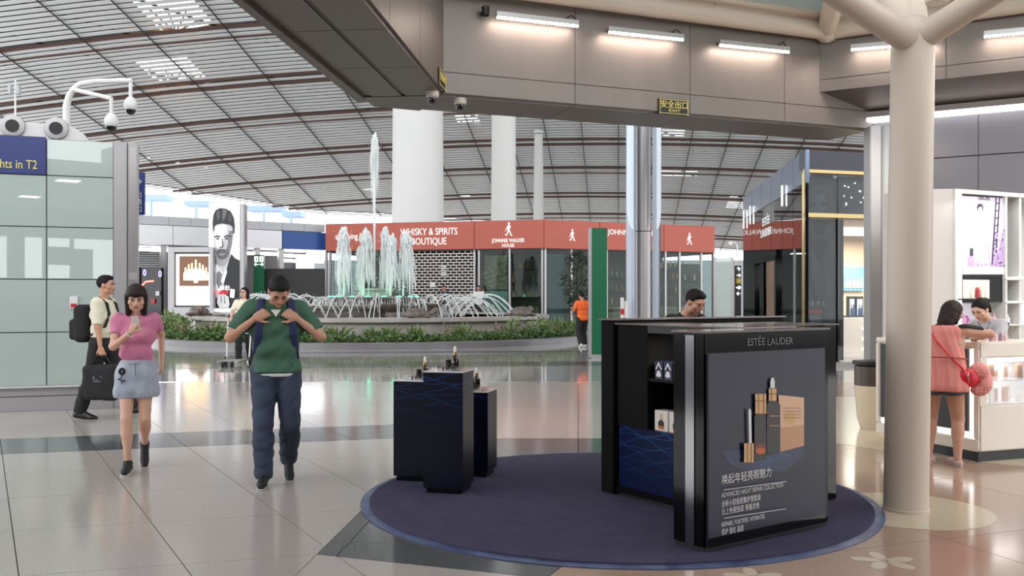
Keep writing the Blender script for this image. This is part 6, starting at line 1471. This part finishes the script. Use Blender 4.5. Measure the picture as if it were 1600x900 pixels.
    def shirt(s, m, o=.012, sleeve=.55, hem=-.02, fold=None, name='shirt', belly=0., extra=(), neck=.012, gap=.010, hemlow=None, noarms=()):
        H = s.H; pr = [p[:-1]+(dict(p[-1], cut=[(s.nb+s.U*neck*H+s.Fd*.0, (s.U*.9+s.Fd*.35).normalized())]),) for p in s.torso(o, belly)]
        for sg in (1, -1):
            sh, el, w_, *_ = s.arm[sg]
            for i, p in enumerate(s.limbs_arm(sg, o*.7+gap*.5)):
                if sleeve <= 1 and i == 1: continue
                if sleeve <= 1: pt = sh.lerp(el, sleeve); nn = (el-sh).normalized()
                else: pt = el.lerp(w_, sleeve-1); nn = (w_-el).normalized()
                if sleeve <= 1 or i == 1: pr.append(p+(dict(k=.03, cut=[(pt, nn)]),))
                else: pr.append(p+(dict(k=.03),))
        hz = s.T(0, 0, hem*H); return sobj(name, pr+list(extra), m, s.r, s.h*.9, .03, [(hz, -s.U)], fold)
    def trousers(s, m, o=.012, flare=.012, hem=.0, waist=.075, fold=None, name='trousers', length=1., to=-.006):
        H = s.H; pr = [p for p in s.torso(o+to)[:2]]; pr = [p[:-1]+(dict(p[-1], cut=[(s.T(0, 0, waist*H), s.U)]),) for p in pr]
        for sg in (1, -1):
            hip, kn, an, toe, pt = s.leg[sg]
            L = s.limbs_leg(sg, o, 0, flare)
            if length < 1: L = [L[0]+(dict(k=.02, cut=[(hip.lerp(kn, length), (kn-hip).normalized())]),)]
            else: L = [L[0], L[1], L[2]+(dict(k=.02, cut=[(an+(kn-an).normalized()*hem, (an-kn).normalized())]),)]
            pr += L
        return sobj(name, pr, m, s.r, s.h*.9, .022, (), fold)
    def hair(s, m, style='short', name='hair'):
        H = s.H; E = lambda x, y, z, a, b_, c, **kw: ('e', s.hd(x, y, z), (a*H, b_*H, c*H), s.Rn, dict(k=.012, **kw))
        fwd = s.Rh @ Vector((0, 1, 0)); up = s.Rh @ Vector((0, 0, 1)); rt = s.Rh @ Vector((1, 0, 0))
        cutf = (s.hd(0, .030, .028), (fwd*.80-up*.60).normalized())
        if style == 'short': pr = [E(0, -.012, .020, .0475, .0555, .052, cut=[cutf, (s.hd(0, -.03, -.018), (fwd*.55-up*.83).normalized())]), E(0, .006, .050, .037, .043, .021)]
        elif style == 'bob':
            pr = [E(0, -.010, .020, .053, .061, .056, cut=[cutf]), E(0, .024, .034, .042, .030, .026)]
            pr.append(('c', s.hd(0, -.03, .01), s.hd(0, -.035, -.075), .052*H, .04*H, dict(k=.02)))
            for sx in (1, -1): pr.append(('c', s.hd(sx*.042, .004, .012), s.hd(sx*.040, .012, -.082), .017*H, .014*H, dict(k=.02)))
        elif style == 'bun': pr = [E(0, -.012, .020, .050, .058, .054, cut=[cutf, (s.hd(0, -.02, -.02), (fwd*.5-up*.85).normalized())]), E(0, -.07, .016, .024, .022, .028), ('c', s.hd(0, -.07, .01), s.hd(0, -.078, -.06), .02*H, .011*H)]
        elif style == 'long':
            pr = [E(0, -.012, .020, .054, .061, .057, cut=[cutf]), ('c', s.hd(0, -.03, .0), s.hd(0, -.045, -.07), .054*H, .046*H, dict(k=.02)), ('c', s.hd(.02, -.03, -.03), s.hd(.03, -.04, -.1), .035*H, .02*H), ('c', s.hd(-.02, -.03, -.03), s.hd(-.03, -.04, -.1), .035*H, .02*H)]
            for sx in (1, -1): pr.append(('c', s.hd(sx*.042, -.004, .012), s.hd(sx*.044, -.01, -.06), .016*H, .014*H))
        hx = s.hc; rr = np.array([list(rt), list(fwd), list(up)], dtype=np.float32)
        def strands(X): q = (X-vec(hx))@rr.T; a = np.arctan2(q[..., 0], q[..., 1]+.02); return .0022*np.sin(34*a+40*q[..., 2])+.0015*np.sin(61*a-25*q[..., 2])
        return sobj(name, pr, m, s.r, min(s.h, .009), .014, (), strands)
    def belt(s, m, z, w_=.03, o=.016, name='belt'):
        H = s.H; pr = [p[:-1]+(dict(p[-1], cut=[(s.T(0, 0, z*H+w_/2), s.U), (s.T(0, 0, z*H-w_/2), -s.U)]),) for p in s.torso(o)[:2]]
        return sobj(name, pr, m, s.r, s.h*.8, .03)
DEG = math.radians
def held(name, lab, cat, p, rz=0): return root(name, p, lab, cat, rz)
def wp(hu, p): return W(hu.r) @ Vector(p)
m_denimd = M('dark_denim', S(34, 42, 60), .75, var=(5, S(56, 68, 90), 1.0, (1, 1, .5)), bump=(260, .3)); m_denim = M('light_denim', S(182, 188, 198), .8, var=(7, S(140, 150, 168), 1.1), bump=(260, .3))
m_greenT = M('green_jersey', S(66, 104, 84), .8, var=(40, S(56, 92, 74), .8), bump=(200, .2)); m_pink = M('pink_cotton', S(212, 130, 160), .8, var=(30, S(198, 116, 148), .7), bump=(200, .2)); m_blk = M('black_cloth', S(24, 23, 26), .8, bump=(160, .2))
m_blkshoe = M('black_knit', S(20, 20, 22), .6, bump=(200, .3)); m_sole = M('white_sole', S(220, 216, 210), .5); m_navyb = M('navy_webbing', S(34, 44, 86), .7, bump=(220, .3)); m_cream2 = M('cream_shirt', S(222, 216, 192), .7, bump=(200, .15)); m_wcot = M('white_cotton', S(222, 220, 216), .7)

# man in green, looking down, thumbs in his rucksack straps
g = Human('man in green shirt and jeans looking down, gripping his rucksack straps', 1.74, (-1.92, 7.55, 0), DEG(194), lean=.06, legs=[((.095, .12, .085), .08, 0.), ((-.10, -.17, .17), -.1, .75)],
          arms=[((.16, .155, 1.335), (1, -.6, -.6), (-.80, .15, .45), (-.3, -1, -.1), .75), ((-.16, .155, 1.335), (-1, -.6, -.6), (.80, .15, .45), (.3, -1, -.1), .75)], head=(.75, .15), h=.0085, skin=m_skin, build=1.03)
g.trousers(m_denimd, .014, .020, -.03, .03, folds(.004, 46, .3, 1.)); g.shirt(m_greenT, .022, .78, -.005, folds(.006, 30, .5, 2.), belly=.006)
g.belt(m_wcot, -.016, .028, .021, 'undershirt_hem'); g.hair(m_hair, 'short')
for sg in (1, -1): g.shoe(sg, m_blkshoe, m_sole, low=.012)
b = B(); b.prism([g.T(.04, .088, .497), g.T(-.04, .088, .497), g.T(0, .122, .44)], g.Fd*.012); g.part(b, 'open_collar', m_wcot, bevel=.003)
for sx in (1, -1):
    b = B(); b.prism([g.T(sx*.06, .02, .535), g.T(sx*.075, .06, .50), g.T(sx*.03, .115, .43), g.T(sx*.012, .115, .46), g.T(sx*.045, .06, .52)], g.Fd*.012); g.part(b, 'collar', m_greenT, bevel=.003)
bp = root('backpack', wp(g, (0, -.2, 1.1)), 'navy rucksack worn by the man in green, mostly hidden behind him', 'bag', DEG(194))
o_ = W(bp).inverted() @ W(g.r)
def inbp(p): return o_ @ Vector(p)
sobj('pack', [('b', inbp(g.T(0, -.20, .22)), (.155, .09, .235), None, .06)], m_navyb, bp, .012)
for sx in (1, -1):
    pts = [g.T(sx*.10, -.125, .50), g.T(sx*.108, -.06, .565), g.T(sx*.115, .02, .562), g.T(sx*.122, .10, .50), g.T(sx*.128, .135, .42), g.T(sx*.135, .125, .30), g.T(sx*.15, .07, .16), g.T(sx*.16, -.10, .04)]
    pr = [('b', inbp((pts[i]+pts[i+1])/2), (.030, (pts[i+1]-pts[i]).length/2+.012, .012), None, .01) for i in range(0)]
    for i in range(len(pts)-1):
        a, c = inbp(pts[i]), inbp(pts[i+1])
        for u in (-.018, 0, .018): pr.append(('c', a+Vector((u, 0, 0)), c+Vector((u, 0, 0)), .012, .012))
    sobj('strap', pr, m_navyb, bp, .008, .008)

# woman in pink with a phone
p_ = Human('woman in pink T-shirt and denim skirt reading her phone while walking', 1.62, (-3.27, 8.08, 0), DEG(197), lean=.02, legs=[((.06, .10, .075), .05, 0.), ((-.05, -.22, .19), -.05, .95)],
           arms=[((.01, .25, 1.215), (.8, -.3, -1), (-.25, .55, .75), (-.6, -.2, .5), .55), ((-.195, -.17, .93), (-.15, -1, -.1), None, None, .3)], head=(.32, .06), h=.0085, skin=m_skinl, build=.87)
p_.shirt(m_pink, .012, .58, .06, folds(.005, 32, .4, 4.), 'shirt', gap=.004, extra=[('c', p_.T(.05, .05, .33), p_.T(.05, .052, .32), .044, .044, dict(k=.05)), ('c', p_.T(-.05, .05, .33), p_.T(-.05, .052, .32), .044, .044, dict(k=.05))])
pr = [('c', p_.T(.04, 0, .10), p_.T(.066, .01, -.16), .090, .128, dict(k=.05)), ('c', p_.T(-.04, 0, .10), p_.T(-.066, .01, -.16), .090, .128, dict(k=.05)), ('c', p_.T(.075, 0, -.02), p_.T(-.075, 0, -.02), .10, .10, dict(k=.05))]
sk = sobj('skirt', pr, m_denim, p_.r, .0085, .05, [(p_.T(0, 0, .105), (0, 0, 1)), (p_.T(0, 0, -.215), (0, 0, -1))], folds(.003, 34, 1.2, 3.))
pr = [('c', p_.T(.03, 0, .10), p_.T(.03, 0, .08), .093, .096), ('c', p_.T(-.03, 0, .10), p_.T(-.03, 0, .08), .093, .096)]; sobj('waistband', pr, m_denim, sk, .008, .05, [(p_.T(0, 0, .112), (0, 0, 1)), (p_.T(0, 0, .076), (0, 0, -1))])
b = B(); f0 = p_.T(.105, .128, -.0)
for k in range(9): a = k*.7; b.ball(f0+Vector((.018*math.cos(a), -.012, .022*math.sin(a)+.02)), (.012, .006, .011), 8, 6)
b.tube([f0+Vector((0, -.01, 0)), f0+Vector((.01, -.004, -.05)), f0+Vector((-.005, .0, -.09))], .004, 6); b.ball(f0+Vector((.02, -.004, -.045)), (.014, .006, .008), 8, 6); b.ball(f0+Vector((-.014, 0, -.06)), (.014, .006, .007), 8, 6)
p_.part(b, 'flower_embroidery', m_blk, sk, kind='stuff'); p_.hair(m_hairb, 'bob')
b = B(); b.tube([p_.T(-.004, .118, .085), p_.T(-.004, .128, .03), p_.T(-.004, .134, -.02)], .0025, 5); p_.part(b, 'fly_seam', m_denimd, sk)
b = B(); b.ball(p_.T(-.004, .118, .095), (.008, .005, .008), 8, 6); p_.part(b, 'button', m_steel, sk)
for sg in (1, -1): p_.shoe(sg, m_blkshoe, m_sole, low=.014, top=.02)
w_ = p_.arm[1][2]; b = B(); d = p_.arm[1][3]; el = p_.arm[1][1]; dd = (w_-el).normalized(); s1_ = dd.orthogonal().normalized(); s2_ = dd.cross(s1_)
b.tube([w_-dd*.035+(s1_*math.cos(a)+s2_*math.sin(a))*.031 for a in np.linspace(0, 2*PI, 15)], .005, 6, 0, False); p_.part(b, 'bracelet', m_sole)
ph = wp(p_, w_+p_.arm[1][3]*.085+Vector((-.01, .012, .0))); r = root('phone', ph, 'white smartphone held by the woman in pink', 'phone')
ex = Vector((.99, -.1, .05)).normalized(); ez = Vector((.0, -.45, .9)).normalized(); ey = ez.cross(ex).normalized()
B().ob(ph-ex*.037-ez*.07, ex*.074, ez*.145, ey*.008).obj('case', M('phone_white', S(222, 206, 200), .3), r, bevel=.004); B().ob(ph-ex*.034-ez*.062+ey*.0082, ex*.068, ez*.129, ey*.0008).obj('screen', m_blackg, r)

# man in cream shirt walking right with a rucksack and a black bag
s_ = Human('man in cream shirt and black trousers walking right in profile', 1.77, (-5.10, 11.55, 0), -PI/2, lean=.05, legs=[((.09, -.24, .095), .0, .15), ((-.09, .36, .085), 0., -.1)],
           arms=[((.25, .10, .76), (.4, -1, 0), (0, .25, -1), (-1, 0, 0), .8), ((-.24, .10, .84), (-.4, -1, 0), None, (1, 0, 0), .4)], head=(-.02, 0), h=.010, skin=m_skin, build=1.02)
s_.trousers(m_blk, .016, .022, -.02, .07, folds(.003, 30, .8, 1.)); s_.shirt(m_cream2, .018, .9, .045, folds(.004, 34, .5, 5.), belly=.012); s_.belt(M('black_leather', S(18, 17, 18), .3), .055); s_.hair(m_hair, 'short')
for sg in (1, -1): s_.shoe(sg, M('black_leather', S(18, 17, 18), .3), m_blk, low=.012)
bp = root('backpack', wp(s_, (0, -.28, 1.0)), 'black rucksack on the back of the man in cream shirt', 'bag', -PI/2); o_ = W(bp).inverted() @ W(s_.r); inbp = lambda p: o_ @ Vector(p)
sobj('pack', [('b', inbp(s_.T(0, -.225, .24)), (.15, .10, .235), None, .07), ('b', inbp(s_.T(0, -.33, .16)), (.12, .05, .13), None, .045)], m_blk, bp, .012, .02)
for sx in (1, -1):
    pts = [s_.T(sx*.10, -.13, .46), s_.T(sx*.115, -.09, .55), s_.T(sx*.12, -.01, .572), s_.T(sx*.125, .09, .50), s_.T(sx*.13, .125, .38), s_.T(sx*.14, .09, .22), s_.T(sx*.15, -.08, .1)]
    sobj('strap', [('c', inbp(pts[i])+Vector((u, 0, 0)), inbp(pts[i+1])+Vector((u, 0, 0)), .012, .012) for i in range(len(pts)-1) for u in (-.014, .014)], m_blk, bp, .010, .01)
hb = wp(s_, s_.arm[1][2]+Vector((0.02, .02, -.085))); bg_ = root('travel_bag', hb+Vector((.02, 0, -.55)), 'black soft travel bag carried by the man in cream shirt', 'bag'); q = W(bg_).inverted() @ hb
sobj('bag', [('b', q+Vector((0, 0, -.33)), (.215, .09, .22), None, .07)], m_blk, bg_, .014, .02, (), folds(.006, 22, .3, 2.))
b = B(); b.tube([hb+Vector((-.12, 0, -.12)), hb+Vector((-.05, 0, -.01)), hb+Vector((.05, 0, -.01)), hb+Vector((.12, 0, -.12))], .012, 8); b.obj('handle', m_blk, bg_)
b = B()
for k in range(8): a = 2*PI*k/8; b.ball(hb+Vector((-.01+.05*math.cos(a), -.094, -.27+.02*math.sin(a))), (.012, .004, .01), 6, 5)
b.ob(hb+Vector((-.06, -.096, -.32)), (.11, 0, 0), (0, .004, 0), (0, 0, .018)); b.obj('grey_emblem', M('emblem_grey', S(96, 96, 98), .6), bg_, kind='stuff')

# woman pushing a luggage cart
c_ = Human('woman in cream blouse with glasses pushing a luggage cart by the fountain', 1.72, (-6.15, 21.35, 0), PI, lean=.02, legs=[((.10, .14, .085), .05, 0.), ((-.10, -.1, .085), 0., .1)], arms=[((.20, .36, 1.04), (.7, -.6, -.6), None, (0, 0, -1), .7), ((-.20, .36, 1.04), (-.7, -.6, -.6), None, (0, 0, -1), .7)], head=(-.08, -.3), h=.0125, skin=m_skinl, build=.98)
c_.trousers(m_blk, .014, .02, 0., .07); c_.shirt(M('cream_blouse', S(224, 214, 190), .7), .018, .85, -.03, folds(.005, 30, .5, 1.)); c_.hair(m_hair, 'long')
for sg in (1, -1): c_.shoe(sg, m_sole, m_sole)
b = B()
for sx in (1, -1): b.tube([c_.hd(sx*.018+.011*math.cos(a), .055, .003+.009*math.sin(a)) for a in np.linspace(0, 2*PI, 11)], .0025, 5, 0, False)
b.tube([c_.hd(-.009, .056, .004), c_.hd(.009, .056, .004)], .0025, 5); c_.part(b, 'glasses', m_eye, kind='stuff')
cx, cy = -6.15, 20.55; r = root('luggage_cart', (cx, cy, 0), 'steel luggage cart pushed by the woman in cream blouse', 'cart')
B().tube([(cx-.26, cy+.42, 1.03), (cx+.26, cy+.42, 1.03)], .022, 8).obj('handlebar', m_black, r)
for sx in (-1, 1):
    B().tube([(cx+sx*.26, cy+.42, 1.03), (cx+sx*.26, cy+.34, .5), (cx+sx*.25, cy+.28, .12)], .018, 8).obj('upright', m_steel, r); B().tube([(cx+sx*.25, cy+.30, .12), (cx+sx*.2, cy-.5, .1)], .018, 8).obj('side_rail', m_steel, r)
    B().cyl((cx+sx*.27-.02, cy+.3, .09), (cx+sx*.27+.02, cy+.3, .09), .09, .09, 16).obj('wheel', m_black, r); B().cyl((cx+sx*.1-.02, cy-.5, .06), (cx+sx*.1+.02, cy-.5, .06), .06, .06, 12).obj('wheel', m_black, r)
for k in range(5): B().tube([(cx-.24, cy+.2-.17*k, .115), (cx+.24, cy+.2-.17*k, .115)], .01, 6).obj('deck_bar', m_steel, r)
for z in (.7, .82): B().tube([(cx-.26, cy+.38, z), (cx-.24, cy+.2, z), (cx+.24, cy+.2, z), (cx+.26, cy+.38, z)], .010, 6).obj('basket_wire', m_steel, r)

# two men behind the fountain
for x, mt, lab, tw in ((-3.19, M('navy_tee', S(30, 34, 52), .8), 'man in navy T-shirt with folded arms behind the fountain', .5), (-1.55, M('pale_tee', S(214, 210, 206), .8), 'man in white T-shirt with folded arms behind the fountain', -.2)):
    q_ = Human(lab, 1.76, (x, 43.05, .3), PI, legs=[((.1, .05, .085), .15, 0.), ((-.1, .0, .085), -.15, 0.)], arms=[((-.06, .20, 1.18), (1, -.1, -.7), (-1, .1, .1), (0, -1, 0), .4), ((.08, .22, 1.16), (-1, -.1, -.7), (1, .1, .1), (0, -1, 0), .4)], head=(.05, tw), h=.016, skin=m_skint, build=1.05)
    q_.shirt(mt, .02, .7, -.03); q_.trousers(m_blk, .016, .02, 0., .06); q_.hair(m_hair, 'short')
    for sg in (1, -1): q_.shoe(sg, m_blkshoe)
# cleaner in orange
o_c = Human('person in orange shirt and black trousers seen from behind beside the green post', 1.66, (2.12, 27.9, 0), DEG(20), lean=.03, legs=[((.1, .06, .085), -.2, 0.), ((-.12, -.16, .11), .1, .4)], arms=[((.2, .26, 1.0), (.6, -1, -.3), None, None, .5), ((-.24, .2, 1.02), (-.6, -1, -.3), None, None, .5)], head=(.1, .2), h=.014, skin=m_skint)
o_c.shirt(M('orange_cotton', S(236, 104, 40), .75), .022, .8, -.04, folds(.006, 26, .5, 2.)); o_c.trousers(m_blk, .018, .024, 0., .06); o_c.hair(m_hair, 'short')
for sg in (1, -1): o_c.shoe(sg, m_sole, m_sole)
# assistant behind the display island
a_ = Human('dark-haired assistant in black behind the display island, looking down', 1.60, (1.52, 8.3, 0), DEG(212), lean=.12, legs=[((.1, .04, .085), .1, 0.), ((-.1, 0, .085), -.1, 0.)], arms=[((.16, .34, .98), (.7, -.8, -.4), None, (0, 0, -1), .4), ((-.14, .36, 1.0), (-.7, -.8, -.4), None, (0, 0, -1), .4)], head=(.42, .15), h=.0095, skin=m_skin)
a_.shirt(m_blk, .018, .95, -.04, folds(.003, 34, .5, 3.)); a_.trousers(m_blk, .014, .016, 0., .06); a_.hair(m_hair, 'short')
for sg in (1, -1): a_.shoe(sg, m_blkshoe)

# customer leaning on the perfume counter
cu = Human('woman in pink smock and denim shorts leaning on the perfume counter, seen from behind', 1.50, (3.885, 8.36, 0), DEG(-32), lean=.16, pel=(0, -.02, -.01), legs=[((.125, -.06, .07), -.5, 0.), ((-.12, -.02, .07), .05, 0.)],
           arms=[((.24, .39, 1.125), (1, -.4, .15), (-.35, .9, 0), (0, 0, -1), .4), ((-.02, .40, 1.125), (-.8, -.3, -.5), None, (0, 0, -1), .4)], head=(.25, -.6), h=.009, skin=m_skin, build=1.12, headoff=(.02, .03, -.01))
pr = [('c', cu.T(.06, -.004, .40), cu.T(.085, -.008, -.08), .088, .134, dict(k=.06)), ('c', cu.T(-.06, -.004, .40), cu.T(-.085, -.008, -.08), .088, .134, dict(k=.06)), ('c', cu.T(.1, -.01, .420), cu.T(-.1, -.01, .420), .072, .072, dict(k=.04))]
sm = sobj('smock', pr, M('salmon_cotton', S(222, 138, 128), .8, bump=(160, .2)), cu.r, .009, .05, [(cu.nb+cu.U*.0, (cu.U*.95+cu.Fd*.2).normalized()), (Vector((0, 0, .665)), (0, 0, -1))], folds(.0055, 52, 1.45, 1.))
b = B(); ring_ = [cu.T(.205*math.cos(a), .163*math.sin(a)-.004, .17) for a in np.linspace(PI*1.03, PI*1.97, 16)]; b.tube(ring_, .006, 6); cu.part(b, 'waist_cord', M('cord_red', S(150, 60, 56), .7), sm)
cu.shirt(m_blk, .012, .62, .3, None, 'black_tee'); cu.trousers(M('shorts_denim', S(78, 92, 116), .8, bump=(240, .3)), .008, .0, 0., .05, None, 'shorts', .36); cu.hair(m_hairb, 'long')
for sg in (1, -1): cu.shoe(sg, M('beige_slipper', S(196, 166, 158), .6), m_sole, low=.008, top=-.012, name='slipper')
c = wp(cu, cu.T(.20, -.03, .0)); r = root('crossbody_bag', c, 'small red crossbody bag on the hip of the woman in pink smock', 'bag'); q = Vector((0, 0, 0)); inv_ = W(r).inverted() @ W(cu.r)
m_redb = M('red_leather', S(206, 30, 44), .35, bump=(60, .3)); sobj('pouch', [('e', (0, 0, 0), (.105, .06, .075), None), ('b', (0, 0, .045), (.075, .04, .03), None, .025)], m_redb, r, .008, .03, (), folds(.003, 60, 1.4, 1.))
pts = [cu.T(-.135, .03, .45), cu.T(-.14, -.02, .462), cu.T(-.115, -.085, .42), cu.T(-.03, -.125, .30), cu.T(.08, -.142, .17), cu.T(.17, -.125, .08), cu.T(.19, -.07, .03)]
sobj('strap', [('c', inv_ @ pts[i], inv_ @ pts[i+1], .009, .009) for i in range(len(pts)-1)], m_redb, r, .006, .006)
B().tube([c+Vector((-.02, -.06, .06)), c+Vector((-.03, -.075, .03)), c+Vector((-.02, -.065, -.01))], .006, 6).obj('clasp', m_steel, r)
c2 = c+Vector((.115, .02, .01)); r = root('neck_pillow', c2, 'pink spotted plush neck pillow hanging beside the red bag', 'pillow')
pr = [('c', Vector((.075*math.cos(a)*.75, .02*math.sin(3*a), .095*math.sin(a)-.02)), Vector((.075*math.cos(a+.45)*.75, .02*math.sin(3*(a+.45)), .095*math.sin(a+.45)-.02)), .048, .048) for a in np.arange(-1.9, 2.2, .45)]
po = sobj('plush', pr, M('pink_plush', S(232, 150, 144), .9, bump=(120, .5)), r, .009, .03)
b = B(); r3 = random.Random(4)
vs = [v.co for v in po.data.vertices]; cand = [i for i in range(len(vs))]; chosen = []
for i in r3.sample(cand, min(1500, len(cand))):
    if all((vs[i]-vs[j]).length > .03 for j in chosen): chosen.append(i)
for i in chosen: b.ball(W(r) @ vs[i], .0065, 6, 4)
b.obj('white_dots', M('plush_white', S(246, 224, 220), .9), po, kind='stuff')

# saleswoman behind the counter
sa = Human('saleswoman in grey shirt with blue lanyard behind the perfume counter', 1.54, (4.86, 9.3, 0), DEG(112), lean=.30, legs=[((.1, .02, .085), .1, 0.), ((-.1, 0, .085), -.1, 0.)], arms=[((.10, .46, 1.13), (.7, -.8, -.4), None, (0, 0, -1), .4), ((-.12, .42, 1.13), (-.7, -.8, -.4), None, (0, 0, -1), .4)], head=(.42, .1), h=.009, skin=m_skinl, build=.95)
sa.shirt(M('grey_uniform', S(176, 174, 178), .7, bump=(200, .15)), .016, 1.2, -.05, folds(.003, 36, .5, 6.)); sa.trousers(m_blk, .014, .016, 0., .06); sa.hair(m_hair, 'bun')
for sg in (1, -1): sa.shoe(sg, m_blkshoe)
for sx in (1, -1):
    b = B(); b.prism([sa.T(sx*.055, .02, .485), sa.T(sx*.07, .05, .455), sa.T(sx*.03, .098, .40), sa.T(sx*.008, .098, .43), sa.T(sx*.04, .06, .475)], sa.Fd*.012); sa.part(b, 'collar', M('grey_uniform', S(176, 174, 178)), bevel=.003)
b = B(); b.tube([sa.T(-.06, -.03, .495), sa.T(-.068, .04, .475), sa.T(-.05, .112, .36), sa.T(0, .122, .22), sa.T(.05, .112, .36), sa.T(.068, .04, .475), sa.T(.06, -.03, .495)], .007, 6); sa.part(b, 'lanyard', M('lanyard_blue', S(40, 70, 120), .6))
